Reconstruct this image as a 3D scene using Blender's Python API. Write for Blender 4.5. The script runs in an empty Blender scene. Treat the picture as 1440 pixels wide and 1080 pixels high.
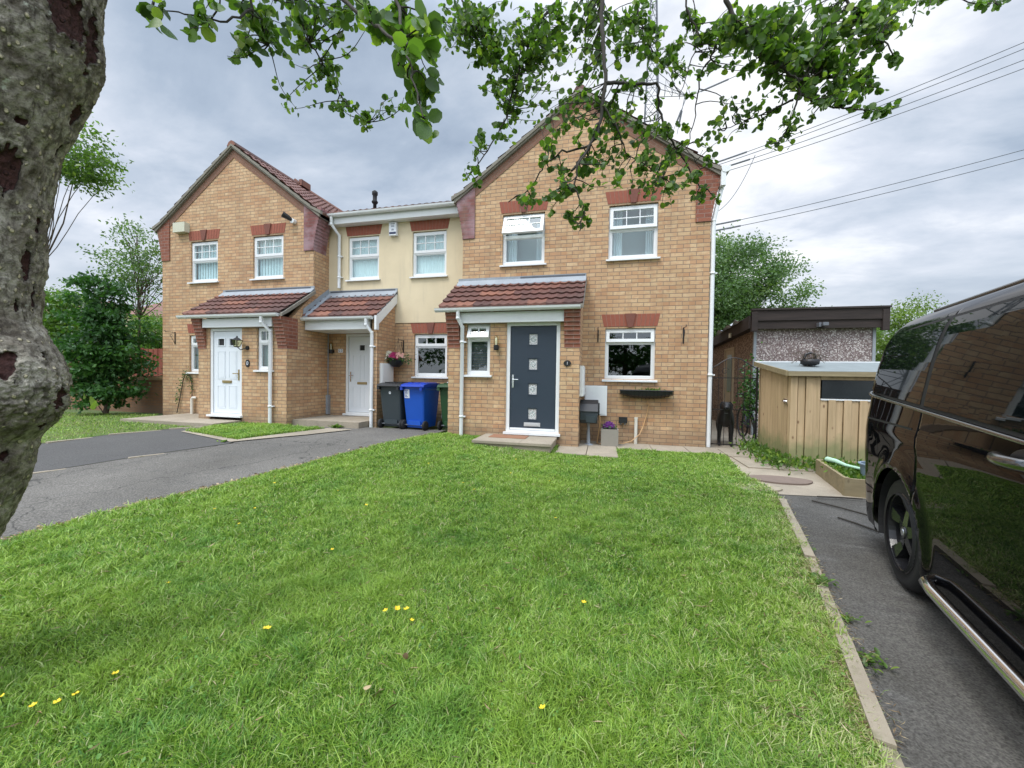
import bpy, bmesh, math, random
import numpy as np
from mathutils import Vector, Matrix
random.seed(7); rng = np.random.default_rng(7)
PI = math.pi
sc = bpy.context.scene
COL = sc.collection

# ------------------------------------------------------------------ camera
CAM = Vector((-1.819, -7.649, 1.26))
FW = Vector((-0.233406, 0.972204, -0.018479)).normalized()
RT = Vector((0.972196, 0.233689, 0.014997)).normalized()
UP = RT.cross(FW).normalized(); RT = FW.cross(UP).normalized()
F = 541.0
def P(px, py, d):                       # a point d metres ahead of the photographer
    v = CAM + (FW*F + RT*(px-720) + UP*(540-py)) * (d/F)
    return (v.x, v.y, v.z)
cam = bpy.data.cameras.new('camera'); co = bpy.data.objects.new('camera', cam); COL.objects.link(co)
co.matrix_world = Matrix(((RT.x, UP.x, -FW.x, CAM.x), (RT.y, UP.y, -FW.y, CAM.y), (RT.z, UP.z, -FW.z, CAM.z), (0, 0, 0, 1)))
cam.lens = 36*F/1440; cam.sensor_width = 36; cam.sensor_fit = 'HORIZONTAL'
cam.clip_start = 0.05; cam.clip_end = 2000
sc.camera = co

def ss(t): t = max(0.0, min(1.0, t)); return t*t*(3-2*t)
def gz(x, y): return .13*ss((-x-1.7)/3.2)*ss((y+5.5)/4)

# ------------------------------------------------------------------ materials
class NT:
    def __init__(s, name):
        s.m = bpy.data.materials.new(name); s.m.use_nodes = True; s.t = s.m.node_tree; s.t.nodes.clear()
        s.out = s.n('ShaderNodeOutputMaterial')
    def n(s, ty, **kw):
        nd = s.t.nodes.new(ty)
        for k, v in kw.items():
            if k[0] == '_': setattr(nd, k[1:], v)
            else:
                key = k.replace('__', ' ')
                nd.inputs[int(key[1:]) if key[0] == 'i' and key[1:].isdigit() else key].default_value = v
        return nd
    def l(s, a, b): s.t.links.new(a, b)
    def coord(s, kind='Object', scale=1.0):
        c = s.n('ShaderNodeTexCoord'); mp = s.n('ShaderNodeMapping')
        mp.inputs['Scale'].default_value = scale if isinstance(scale, tuple) else (scale,)*3
        s.l(c.outputs[kind], mp.inputs[0]); return mp.outputs[0]
    def noise(s, vec, scale, detail=4, rough=.55):
        nd = s.n('ShaderNodeTexNoise', Scale=scale, Detail=detail, Roughness=rough); s.l(vec, nd.inputs['Vector']); return nd.outputs['Fac']
    def ramp(s, fac, stops):
        r = s.n('ShaderNodeValToRGB'); e = r.color_ramp.elements
        while len(e) < len(stops): e.new(.5)
        for k, (p, c) in enumerate(stops):
            e[k].position = p; e[k].color = (c, c, c, 1) if isinstance(c, (int, float)) else (*c, 1)
        s.l(fac, r.inputs[0]); return r.outputs[0]
    def mix(s, fac, a, b, mode='MIX'):
        m = s.n('ShaderNodeMix', _data_type='RGBA', _blend_type=mode)
        for sock, v in ((m.inputs[0], fac), (m.inputs[6], a), (m.inputs[7], b)):
            if isinstance(v, bpy.types.NodeSocket): s.l(v, sock)
            elif isinstance(v, (int, float)): sock.default_value = v
            else: sock.default_value = (*v, 1)
        return m.outputs[2]
    def bump(s, h, strength=.3, dist=.01, normal=None):
        b = s.n('ShaderNodeBump', Strength=strength, Distance=dist); s.l(h, b.inputs['Height'])
        if normal: s.l(normal, b.inputs['Normal'])
        return b.outputs[0]
    def bsdf(s, color, rough=.6, normal=None, **kw):
        p = s.n('ShaderNodeBsdfPrincipled')
        for sock, v in ((p.inputs['Base Color'], color), (p.inputs['Roughness'], rough)):
            if isinstance(v, bpy.types.NodeSocket): s.l(v, sock)
            elif isinstance(v, (int, float)): sock.default_value = v
            else: sock.default_value = (*v, 1)
        if normal: s.l(normal, p.inputs['Normal'])
        for k, v in kw.items(): p.inputs[k.replace('__', ' ')].default_value = v
        s.l(p.outputs[0], s.out.inputs[0]); return p

def plain(name, c, rough=.6, var=.12, nscale=8, bump=.0, **kw):
    t = NT(name); v = t.coord(); f = t.noise(v, nscale, 5)
    f2 = t.noise(v, nscale*9, 3)
    col = t.mix(f, tuple(x*(1-var) for x in c), tuple(min(1, x*(1+var)) for x in c))
    col = t.mix(.35, col, t.ramp(f2, [(.3, tuple(x*(1-var*1.4) for x in c)), (.7, c)]))
    t.bsdf(col, rough, t.bump(f2, bump, .004) if bump else None, **kw)
    return t.m

def brick(name, c1, c2, mort, tint, tamt=.45, wash=None):
    t = NT(name)
    uv = t.n('ShaderNodeTexCoord').outputs['UV']
    wob = t.noise(uv, 14, 2)
    b = t.n('ShaderNodeTexBrick', _offset=.5, _offset_frequency=2, Scale=1.0)
    b.inputs['Mortar Size'].default_value = .0065; b.inputs['Mortar Smooth'].default_value = .25
    b.inputs['Brick Width'].default_value = .225; b.inputs['Row Height'].default_value = .075; b.inputs['Bias'].default_value = 0
    b.inputs['Color1'].default_value = (*c1, 1); b.inputs['Color2'].default_value = (*c2, 1); b.inputs['Mortar'].default_value = (*mort, 1)
    wv = t.n('ShaderNodeVectorMath', _operation='ADD'); sv = t.n('ShaderNodeVectorMath', _operation='SCALE', Scale=.004)
    nz = t.n('ShaderNodeTexNoise', Scale=22.0, Detail=2.0); t.l(uv, nz.inputs['Vector']); t.l(nz.outputs['Color'], sv.inputs[0])
    t.l(uv, wv.inputs[0]); t.l(sv.outputs[0], wv.inputs[1]); t.l(wv.outputs[0], b.inputs['Vector'])
    # per-brick random tint: white noise on the brick cell
    sp = t.n('ShaderNodeSeparateXYZ'); t.l(uv, sp.inputs[0])
    row = t.n('ShaderNodeMath', _operation='DIVIDE', i1=.075); t.l(sp.outputs[1], row.inputs[0])
    rf = t.n('ShaderNodeMath', _operation='FLOOR'); t.l(row.outputs[0], rf.inputs[0])
    md = t.n('ShaderNodeMath', _operation='FLOORED_MODULO', i1=2.0); t.l(rf.outputs[0], md.inputs[0])
    hf = t.n('ShaderNodeMath', _operation='MULTIPLY', i1=-.5); t.l(md.outputs[0], hf.inputs[0])
    cx = t.n('ShaderNodeMath', _operation='DIVIDE', i1=.225); t.l(sp.outputs[0], cx.inputs[0])
    ca = t.n('ShaderNodeMath', _operation='ADD'); t.l(cx.outputs[0], ca.inputs[0]); t.l(hf.outputs[0], ca.inputs[1])
    cf = t.n('ShaderNodeMath', _operation='FLOOR'); t.l(ca.outputs[0], cf.inputs[0])
    cb = t.n('ShaderNodeCombineXYZ'); t.l(cf.outputs[0], cb.inputs[0]); t.l(rf.outputs[0], cb.inputs[1])
    wn = t.n('ShaderNodeTexWhiteNoise', _noise_dimensions='2D'); t.l(cb.outputs[0], wn.inputs['Vector'])
    # blotch inside bricks, orange ends
    blot = t.ramp(t.noise(uv, 9, 4, .65), [(.42, 0.0), (.68, 1.0)])
    rnd = t.ramp(wn.outputs['Value'], [(.35, 0.0), (.95, 1.0)])
    mm = t.n('ShaderNodeMath', _operation='MAXIMUM'); t.l(blot, mm.inputs[0]); t.l(rnd, mm.inputs[1])
    ml = t.n('ShaderNodeMath', _operation='MULTIPLY', i1=tamt); t.l(mm.outputs[0], ml.inputs[0])
    keep = t.n('ShaderNodeMath', _operation='SUBTRACT', i0=1.0); t.l(b.outputs['Fac'], keep.inputs[1])
    m3 = t.n('ShaderNodeMath', _operation='MULTIPLY'); t.l(ml.outputs[0], m3.inputs[0]); t.l(keep.outputs[0], m3.inputs[1])
    col = t.mix(m3.outputs[0], b.outputs['Color'], tint)
    val = t.ramp(t.noise(uv, 1.1, 5), [(.3, .86), (.7, 1.06)])
    col = t.mix(1.0, col, val, 'MULTIPLY')
    fine = t.ramp(t.noise(uv, 160, 3), [(.3, .86), (.7, 1.08)])
    col = t.mix(1.0, col, fine, 'MULTIPLY')
    # damp grime near the ground course: a stain with its own ragged edge
    g1 = t.n('ShaderNodeMath', _operation='MULTIPLY_ADD', i1=.5, i2=.0); t.l(t.noise(uv, 3.5, 4), g1.inputs[0])
    g2 = t.n('ShaderNodeMath', _operation='SUBTRACT'); t.l(sp.outputs[1], g2.inputs[0]); t.l(g1.outputs[0], g2.inputs[1])
    grime = t.ramp(g2.outputs[0], [(.0, 1.0), (.16, 0.0)])
    gm = t.n('ShaderNodeMath', _operation='MULTIPLY', i1=.45); t.l(grime, gm.inputs[0])
    col = t.mix(gm.outputs[0], col, (.16, .12, .08))
    smp = t.n('ShaderNodeMapping'); smp.inputs['Scale'].default_value = (4.5, .35, 1); t.l(uv, smp.inputs[0]); col = t.mix(t.ramp(t.noise(smp.outputs[0], 1.0, 5, .6), [(.50, 0.0), (.78, .38)]), col, (.24, .17, .11))
    if wash:
        w = t.ramp(t.noise(uv, 2.2, 5), [(.4, 0.0), (.6, .75)]); col = t.mix(w, col, wash)
    n1 = t.bump(keep.outputs[0], .55, .006); n2 = t.bump(t.noise(uv, 90, 4), .25, .003, n1)
    t.bsdf(col, .85, n2)
    return t.m

M = {}
M['brick'] = brick('buff_brick', (.65, .462, .27), (.53, .35, .19), (.25, .18, .125), (.43, .195, .09), .60)
M['red'] = brick('red_brick', (.26, .088, .052), (.18, .060, .038), (.30, .19, .15), (.36, .13, .07), .45)
M['redwash'] = brick('red_brick_bloomed', (.23, .075, .065), (.17, .06, .055), (.20, .12, .11), (.28, .10, .09), .3, (.36, .25, .27))
M['redplain'] = plain('red_soldier_brick', (.31, .095, .058), .85, .3, 16, .2)
M['reddark'] = plain('dark_key_brick', (.19, .07, .05), .85, .3, 16, .2)
M['mortar'] = plain('mortar_joint', (.30, .19, .14), .95, .1)
M['wallbrick'] = brick('brown_brick', (.30, .15, .07), (.24, .12, .06), (.2, .13, .09), (.34, .14, .06), .4)
M['white'] = plain('white_upvc', (.77, .785, .785), .34, .07, 5)
M['whitedoor'] = plain('white_door_skin', (.74, .78, .82), .35, .03, 3)
M['cream'] = None
t = NT('cream_render'); v = t.coord(); a = t.noise(v, 1.3, 6, .6); b_ = t.noise(v, 60, 4)
st = t.n('ShaderNodeMapping'); st.inputs['Scale'].default_value = (3, 3, .35); t.l(v, st.inputs[0])
c_ = t.mix(t.ramp(a, [(.35, 0.0), (.7, 1.0)]), (.71, .60, .41), (.62, .52, .35))
c_ = t.mix(t.ramp(t.noise(st.outputs[0], 2.0, 5), [(.55, 0.0), (.75, .35)]), c_, (.44, .38, .28))
t.bsdf(c_, .9, t.bump(b_, .5, .004)); M['cream'] = t.m
M['navy'] = plain('navy_door_skin', (.028, .042, .062), .45, .1, 5, .05)
M['frost'] = None
t = NT('frosted_glass'); v = t.coord(); n_ = t.noise(v, 70, 2)
t.bsdf(t.ramp(n_, [(.35, .12), (.5, .55), (.62, .85)]), .12, t.bump(n_, .4, .004)); M['frost'] = t.m
M['chrome'] = plain('polished_chrome', (.75, .76, .78), .14, .03, 4, 0, Metallic=1.0)
M['darkchrome'] = plain('dark_chrome', (.22, .225, .23), .22, .05, 4, 0, Metallic=1.0)
M['bikepaint'] = plain('dark_blue_bike_paint', (.012, .02, .05), .3, .1, 5)
M['satin'] = plain('satin_metal', (.62, .62, .63), .45, .05, 4, 0, Metallic=.5)
M['brass'] = plain('aged_brass', (.42, .32, .16), .4, .1, 9, 0, Metallic=.8)
M['black'] = plain('black_iron', (.012, .012, .013), .5, .2, 12, .1)
M['blackplastic'] = plain('black_plastic', (.02, .021, .023), .42, .1)
M['greyplastic'] = plain('dark_grey_plastic', (.035, .048, .055), .45, .15, 6)
M['blueplastic'] = plain('blue_plastic', (.008, .085, .46), .38, .12, 5)
M['bluelid'] = plain('blue_lid_plastic', (.01, .05, .40), .38, .12, 5)
M['greenplastic'] = plain('green_plastic', (.018, .07, .022), .5, .15, 6)
M['rubber'] = plain('rubber', (.018, .018, .019), .8, .2, 14, .15)
M['lead'] = plain('lead_flashing', (.30, .33, .36), .6, .35, 5, .2)
M['lead_dark'] = plain('dark_lead', (.10, .11, .13), .6, .5, 6, .2)
M['cement'] = plain('cement_verge', (.24, .22, .18), .95, .35, 9, .5)
M['meter'] = plain('meter_box_white', (.82, .83, .82), .45, .04, 3)
M['aged'] = plain('aged_cream_plastic', (.58, .57, .44), .5, .15, 8)
M['stone_pot'] = plain('grey_stone_pot', (.27, .25, .21), .8, .1, 20, .2)
M['soil'] = plain('soil', (.045, .032, .02), .95, .4, 20, .5)
M['copper'] = plain('ochre_pipe', (.55, .33, .15), .5, .1)
M['offwhite'] = plain('aged_white_pipe', (.70, .68, .60), .45, .1)
M['purple'] = plain('purple_petals', (.16, .03, .22), .7, .3, 30)
M['magenta'] = plain('magenta_petals', (.36, .01, .10), .7, .3, 30)
M['pink'] = plain('pink_petals', (.75, .42, .36), .7, .2, 30)
M['cream_petal'] = plain('cream_petals', (.82, .80, .66), .7, .1, 30)
M['yellow'] = plain('yellow_petals', (.85, .62, .02), .5, .1, 30)
M['bluegrey'] = plain('blue_grey_tub', (.20, .27, .34), .45, .1, 6)
M['mint'] = plain('mint_green_hose', (.45, .68, .52), .5, .1, 6)
M['clearplastic'] = plain('crumpled_film', (.62, .65, .72), .3, .15, 12, .4)
M['paper'] = plain('white_sticker', (.78, .80, .84), .5, .04, 9)
M['navyprint'] = plain('navy_print', (.02, .03, .09), .5, .1)
M['blind'] = plain('pale_blind', (.72, .82, .83), .8, .06, 4)
M['blind_dark'] = plain('grey_blind', (.13, .125, .13), .7, .15, 30)
M['curtain'] = plain('white_curtain', (.74, .80, .82), .9, .05, 6)
M['green_glass'] = plain('green_frosted_pane', (.24, .31, .27), .35, .12, 6)
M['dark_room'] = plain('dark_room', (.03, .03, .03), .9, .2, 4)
M['steel'] = plain('galvanised_steel', (.16, .17, .19), .6, .1, 3, 0, Metallic=.3)
M['alu'] = plain('conductor', (.10, .11, .13), .6, .1, 3)
M['fascia'] = None
def wood(name, c1, c2, knot, sc_=(9, 9, .7), rough=.8, green=None):
    t = NT(name); v = t.coord('Object', sc_); a = t.noise(v, 1.6, 6, .6)
    col = t.ramp(a, [(.3, c1), (.7, c2)])
    v2 = t.coord('Object', (7, 7, 4.0)); vo = t.n('ShaderNodeTexVoronoi', Scale=1.0); t.l(v2, vo.inputs['Vector'])
    col = t.mix(t.ramp(vo.outputs['Distance'], [(.05, 1.0), (.13, 0.0)]), col, knot)
    if green:
        v3 = t.coord(); sp = t.n('ShaderNodeSeparateXYZ'); t.l(v3, sp.inputs[0])
        ad = t.n('ShaderNodeMath', _operation='MULTIPLY_ADD', i1=-.55); t.l(t.noise(v3, 4, 4), ad.inputs[0]); t.l(sp.outputs[2], ad.inputs[2])
        col = t.mix(t.ramp(ad.outputs[0], [(-.0, .75), (.22, 0.0)]), col, green)
    t.bsdf(col, rough, t.bump(t.noise(t.coord('Object', (30, 30, 2)), 2, 4), .3, .004)); return t.m
M['shedwood'] = wood('treated_timber', (.37, .265, .145), (.55, .40, .235), (.18, .10, .05), green=(.17, .20, .08))
M['sleeper'] = wood('weathered_planter_timber', (.20, .16, .09), (.32, .26, .15), (.12, .09, .05), (.8, 9, 9))
M['paledoor'] = wood('pale_painted_timber', (.40, .34, .24), (.50, .43, .31), (.3, .24, .16))
M['fascia'] = wood('dark_brown_timber', (.018, .012, .010), (.040, .027, .023), (.02, .012, .01), (.9, 9, 9))
M['fence'] = wood('red_brown_fence_timber', (.22, .055, .035), (.33, .10, .06), (.1, .03, .02))
M['brownfence'] = wood('brown_fence_timber', (.09, .05, .03), (.15, .09, .06), (.05, .03, .02))

def tile_mat(name, cols):
    t = NT(name); uv = t.n('ShaderNodeTexCoord').outputs['UV']
    fl = t.n('ShaderNodeVectorMath', _operation='FLOOR'); t.l(uv, fl.inputs[0])
    wn = t.n('ShaderNodeTexWhiteNoise', _noise_dimensions='2D'); t.l(fl.outputs[0], wn.inputs['Vector'])
    col = t.ramp(wn.outputs['Value'], cols)
    v = t.coord(); nz = t.noise(v, 5, 6, .65); fz = t.noise(v, 70, 3)
    col = t.mix(t.ramp(nz, [(.4, 0.0), (.75, .5)]), col, (.075, .055, .045))
    col = t.mix(t.ramp(fz, [(.6, 0.0), (.85, .35)]), col, (.26, .19, .15))
    t.bsdf(col, .7, t.bump(fz, .3, .004)); return t.m
M['tile'] = tile_mat('red_roof_tile', [(0, (.07, .027, .022)), (.45, (.105, .04, .031)), (.8, (.15, .058, .04)), (1, (.25, .10, .06))])
M['tile2'] = tile_mat('brown_roof_tile', [(0, (.15, .07, .056)), (.5, (.19, .088, .07)), (1, (.24, .12, .09))])

def glass(name, ior=1.9, tint=(.9, .95, .95)):
    t = NT(name); fr = t.n('ShaderNodeFresnel', IOR=ior); tr = t.n('ShaderNodeBsdfTransparent', Color=(*tint, 1))
    gl = t.n('ShaderNodeBsdfGlossy', Roughness=.015, Color=(.95, 1, 1, 1)); mx = t.n('ShaderNodeMixShader')
    v = t.coord(); b = t.bump(t.noise(v, 1.5, 2), .05, .02); t.l(b, gl.inputs['Normal'])
    ge = t.n('ShaderNodeNewGeometry'); iv = t.n('ShaderNodeMath', _operation='SUBTRACT', i0=1.0); t.l(ge.outputs['Backfacing'], iv.inputs[1]); ml = t.n('ShaderNodeMath', _operation='MULTIPLY'); t.l(fr.outputs[0], ml.inputs[0]); t.l(iv.outputs[0], ml.inputs[1])
    t.l(ml.outputs[0], mx.inputs[0]); t.l(tr.outputs[0], mx.inputs[1]); t.l(gl.outputs[0], mx.inputs[2]); t.l(mx.outputs[0], t.out.inputs[0]); return t.m
M['glass'] = glass('window_glass', 1.95)
M['lampglass'] = glass('lamp_glass', 1.6, (.8, .78, .6))

# ground materials
t = NT('asphalt'); v = t.coord(); big = t.noise(v, .7, 5, .6); sp_ = t.noise(v, 85, 3); md_ = t.noise(v, 6, 6, .7)
c_ = t.mix(t.ramp(big, [(.3, 0.0), (.7, 1.0)]), (.115, .108, .096), (.175, .164, .146))
c_ = t.mix(t.ramp(md_, [(.5, 0.0), (.8, .5)]), c_, (.10, .098, .095))
c_ = t.mix(1.0, c_, t.ramp(sp_, [(.3, .5), (.5, 1.0), (.72, 1.7)]), 'MULTIPLY')
vc = t.n('ShaderNodeTexVoronoi', _feature='DISTANCE_TO_EDGE', Scale=.55); wv = t.n('ShaderNodeVectorMath', _operation='ADD')
nz_ = t.n('ShaderNodeTexNoise', Scale=1.5, Detail=5.0); t.l(v, nz_.inputs['Vector']); t.l(v, wv.inputs[0]); t.l(nz_.outputs['Color'], wv.inputs[1]); t.l(wv.outputs[0], vc.inputs['Vector'])
crk = t.ramp(vc.outputs['Distance'], [(.0, .8), (.006, 0.0)]); c_ = t.mix(crk, c_, (.03, .03, .028))
t.bsdf(c_, .95, t.bump(sp_, .9, .008), Specular__IOR__Level=.15); M['asphalt'] = t.m
t = NT('worn_black_asphalt'); v = t.coord(); big = t.noise(v, 1.1, 6, .65); sp_ = t.noise(v, 120, 3)
c_ = t.mix(t.ramp(big, [(.35, 0.0), (.65, 1.0)]), (.085, .080, .070), (.135, .128, .115))
swm = t.coord('Object', (1.0, 1.0, 1)); wav = t.n('ShaderNodeTexWave', _wave_type='RINGS', Scale=2.2, Distortion=9.0, Detail=3.0); t.l(swm, wav.inputs['Vector'])
c_ = t.mix(t.ramp(t.noise(v, 3.2, 5), [(.5, 0.0), (.72, .55)]), c_, t.mix(wav.outputs['Fac'], (.09, .087, .082), (.19, .185, .175)))
c_ = t.mix(1.0, c_, t.ramp(sp_, [(.3, .55), (.5, 1.0), (.72, 1.55)]), 'MULTIPLY')
t.bsdf(c_, .95, t.bump(sp_, 1.0, .009), Specular__IOR__Level=.2); M['asphalt2'] = t.m
M['asphalt3'] = None
t = NT('dark_asphalt'); v = t.coord(); big = t.noise(v, .8, 5, .6); sp_ = t.noise(v, 85, 3)
c_ = t.mix(big, (.085, .082, .08), (.12, .117, .11)); c_ = t.mix(1.0, c_, t.ramp(sp_, [(.25, .6), (.5, 1.0), (.75, 1.4)]), 'MULTIPLY')
t.bsdf(c_, .95, t.bump(sp_, .9, .008), Specular__IOR__Level=.15); M['asphalt3'] = t.m
t = NT('concrete_slab'); v = t.coord(); a = t.noise(v, 1.6, 6, .65); sp_ = t.noise(v, 110, 3)
c_ = t.mix(t.ramp(a, [(.3, 0.0), (.7, 1.0)]), (.40, .34, .26), (.28, .24, .18))
c_ = t.mix(1.0, c_, t.ramp(sp_, [(.3, .75), (.7, 1.15)]), 'MULTIPLY'); c_ = t.mix(t.ramp(t.noise(v, 9, 5, .7), [(.55, 0.0), (.8, .6)]), c_, (.14, .13, .10))
t.bsdf(c_, .92, t.bump(sp_, .4, .004)); M['concrete'] = t.m
t = NT('kerb_concrete'); v = t.coord(); a = t.noise(v, 4, 6, .7); sp_ = t.noise(v, 120, 3)
c_ = t.mix(a, (.42, .36, .27), (.26, .22, .16)); c_ = t.mix(t.ramp(t.noise(v, 12, 4), [(.55, 0.0), (.72, .7)]), c_, (.17, .17, .08))
t.bsdf(c_, .95, t.bump(sp_, .5, .005)); M['kerb'] = t.m
t = NT('lawn_soil'); v = t.coord(); a = t.noise(v, 1.4, 5); b_ = t.noise(v, 45, 4)
c_ = t.mix(t.ramp(a, [(.35, 0.0), (.65, 1.0)]), (.10, .17, .03), (.15, .17, .045)); c_ = t.mix(t.ramp(b_, [(.4, 0.0), (.7, .7)]), c_, (.03, .045, .012))
t.bsdf(c_, .95, t.bump(b_, 1.0, .02)); M['lawnsoil'] = t.m
t = NT('far_ground'); v = t.coord(); a = t.noise(v, .2, 5)
t.bsdf(t.mix(a, (.06, .10, .025), (.10, .13, .04)), .95); M['ground'] = t.m
t = NT('pebbledash'); v = t.coord(); vo = t.n('ShaderNodeTexVoronoi', Scale=42.0); t.l(v, vo.inputs['Vector'])
bw = t.n('ShaderNodeSeparateColor'); t.l(vo.outputs['Color'], bw.inputs[0])
c_ = t.ramp(bw.outputs[0], [(0, (.09, .065, .07)), (.4, (.22, .16, .16)), (.7, (.45, .40, .39)), (1, (.72, .68, .66))])
c_ = t.mix(t.ramp(vo.outputs['Distance'], [(.35, 0.0), (.7, .8)]), c_, (.16, .12, .11))
t.bsdf(c_, .85, t.bump(vo.outputs['Distance'], -.9, .01)); M['dash'] = t.m
t = NT('brown_pebbledash'); v = t.coord(); vo = t.n('ShaderNodeTexVoronoi', Scale=42.0); t.l(v, vo.inputs['Vector'])
bw = t.n('ShaderNodeSeparateColor'); t.l(vo.outputs['Color'], bw.inputs[0])
c_ = t.ramp(bw.outputs[0], [(0, (.07, .045, .035)), (.5, (.20, .135, .10)), (1, (.42, .33, .26))])
t.bsdf(c_, .85, t.bump(vo.outputs['Distance'], -.9, .01)); M['dash2'] = t.m
M['felt'] = plain('roof_felt', (.21, .24, .24), .8, .3, 6, .3)

def leafmat(name, dark, light, trans=.35, hue2=None, gloss=.45):
    t = NT(name); uv = t.n('ShaderNodeTexCoord').outputs['UV']; sp = t.n('ShaderNodeSeparateXYZ'); t.l(uv, sp.inputs[0])
    col = t.ramp(sp.outputs[0], [(0, dark), (.75, light), (1, hue2 or light)])
    p = t.n('ShaderNodeBsdfPrincipled', Roughness=gloss); t.l(col, p.inputs['Base Color'])
    tr = t.n('ShaderNodeBsdfTranslucent'); t.l(t.mix(1.0, col, (1.5, 1.7, .6), 'MULTIPLY'), tr.inputs[0])
    mx = t.n('ShaderNodeMixShader', i0=trans); t.l(p.outputs[0], mx.inputs[1]); t.l(tr.outputs[0], mx.inputs[2]); t.l(mx.outputs[0], t.out.inputs[0]); return t.m
M['alder'] = leafmat('alder_leaf', (.05, .10, .025), (.12, .215, .04), .46, (.27, .36, .07))
M['ash'] = leafmat('ash_leaf', (.06, .12, .045), (.14, .23, .085), .35, (.20, .28, .09))
M['shrubleaf'] = leafmat('dark_shrub_leaf', (.02, .065, .016), (.05, .14, .03), .3, (.10, .22, .05))
M['lightleaf'] = leafmat('light_tree_leaf', (.06, .12, .02), (.12, .22, .04), .4, (.24, .33, .06))
M['hedgeleaf'] = leafmat('yellow_green_leaf', (.08, .13, .025), (.16, .24, .05), .4, (.28, .34, .09))
t = NT('grass_blade'); uv = t.n('ShaderNodeTexCoord').outputs['UV']; sp = t.n('ShaderNodeSeparateXYZ'); t.l(uv, sp.inputs[0])
c_ = t.ramp(sp.outputs[0], [(0, (.06, .19, .02)), (.4, (.22, .40, .04)), (.7, (.41, .58, .085)), (.9, (.48, .64, .20)), (1, (.74, .66, .40))])
v = t.coord(); c_ = t.mix(t.ramp(t.noise(v, 1.0, 5, .6), [(.45, 0.0), (.68, .5)]), c_, (.42, .60, .09))
c_ = t.mix(t.ramp(t.noise(v, 2.3, 4, .6), [(.52, 0.0), (.7, .5)]), c_, (.14, .34, .06))
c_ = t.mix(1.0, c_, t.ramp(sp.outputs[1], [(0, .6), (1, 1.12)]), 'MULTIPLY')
p = t.n('ShaderNodeBsdfPrincipled', Roughness=.5); t.l(c_, p.inputs['Base Color']); tr = t.n('ShaderNodeBsdfTranslucent'); t.l(c_, tr.inputs[0])
mx = t.n('ShaderNodeMixShader', i0=.35); t.l(p.outputs[0], mx.inputs[1]); t.l(tr.outputs[0], mx.inputs[2]); t.l(mx.outputs[0], t.out.inputs[0]); M['grass'] = t.m
# bark
t = NT('alder_bark'); v = t.coord(); n1 = t.noise(v, 7, 7, .7); n2 = t.noise(v, 38, 5, .7)
c_ = t.mix(t.ramp(n1, [(.38, 0.0), (.60, 1.0)]), (.16, .132, .095), (.44, .40, .32)); fis = t.coord('Object', (1, 1, .30)); c_ = t.mix(t.ramp(t.noise(fis, 30, 5, .7), [(.50, 0.0), (.62, .8)]), c_, (.05, .036, .024))
c_ = t.mix(t.ramp(n2, [(.45, 0.0), (.66, .8)]), c_, (.055, .042, .03))
vl = t.coord('Object', (1, 1, .75)); vo = t.n('ShaderNodeTexVoronoi', Scale=34.0, Randomness=1.0); t.l(vl, vo.inputs['Vector'])
len_ = t.ramp(vo.outputs['Distance'], [(.16, 1.0), (.27, 0.0)]); sel = t.n('ShaderNodeSeparateColor'); t.l(vo.outputs['Color'], sel.inputs[0])
ls = t.n('ShaderNodeMath', _operation='MULTIPLY'); t.l(len_, ls.inputs[0]); t.l(t.ramp(sel.outputs[0], [(.25, 0.0), (.30, 1.0)]), ls.inputs[1])
c_ = t.mix(ls.outputs[0], c_, (.62, .54, .36))
lich = t.ramp(t.noise(v, 5.0, 6, .7), [(.64, 0.0), (.68, 1.0)]); c_ = t.mix(lich, c_, (.50, .52, .42))
scar = t.n('ShaderNodeMapping'); scar.inputs['Scale'].default_value = (1, 1, .42); scar.inputs['Location'].default_value = (.7, .2, .35); t.l(v, scar.inputs[0])
uvs = t.n('ShaderNodeTexCoord').outputs['UV']; usp = t.n('ShaderNodeSeparateXYZ'); t.l(uvs, usp.inputs[0]); sadd = t.n('ShaderNodeMath', _operation='MULTIPLY_ADD', i1=.5, i2=-.25); t.l(t.noise(v, 60, 4), sadd.inputs[0]); sm2 = t.n('ShaderNodeMath', _operation='ADD'); t.l(sadd.outputs[0], sm2.inputs[0]); t.l(usp.outputs[0], sm2.inputs[1]); sf = t.ramp(sm2.outputs[0], [(.38, 0.0), (.55, 1.0)])
c_ = t.mix(sf, c_, t.mix(t.noise(v, 50, 4), (.018, .007, .006), (.10, .036, .027)))
h = t.n('ShaderNodeMath', _operation='MULTIPLY_ADD', i1=-1.3); t.l(sf, h.inputs[0]); t.l(n2, h.inputs[2])
h2 = t.n('ShaderNodeMath', _operation='MULTIPLY_ADD', i1=.6); t.l(ls.outputs[0], h2.inputs[0]); t.l(h.outputs[0], h2.inputs[2])
t.bsdf(c_, .9, t.bump(h2.outputs[0], 1.0, .018)); M['bark'] = t.m
M['twig'] = plain('twig_bark', (.045, .038, .028), .85, .35, 30, .3)
M['brownbark'] = plain('brown_bark', (.10, .075, .05), .9, .3, 12, .4)
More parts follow.
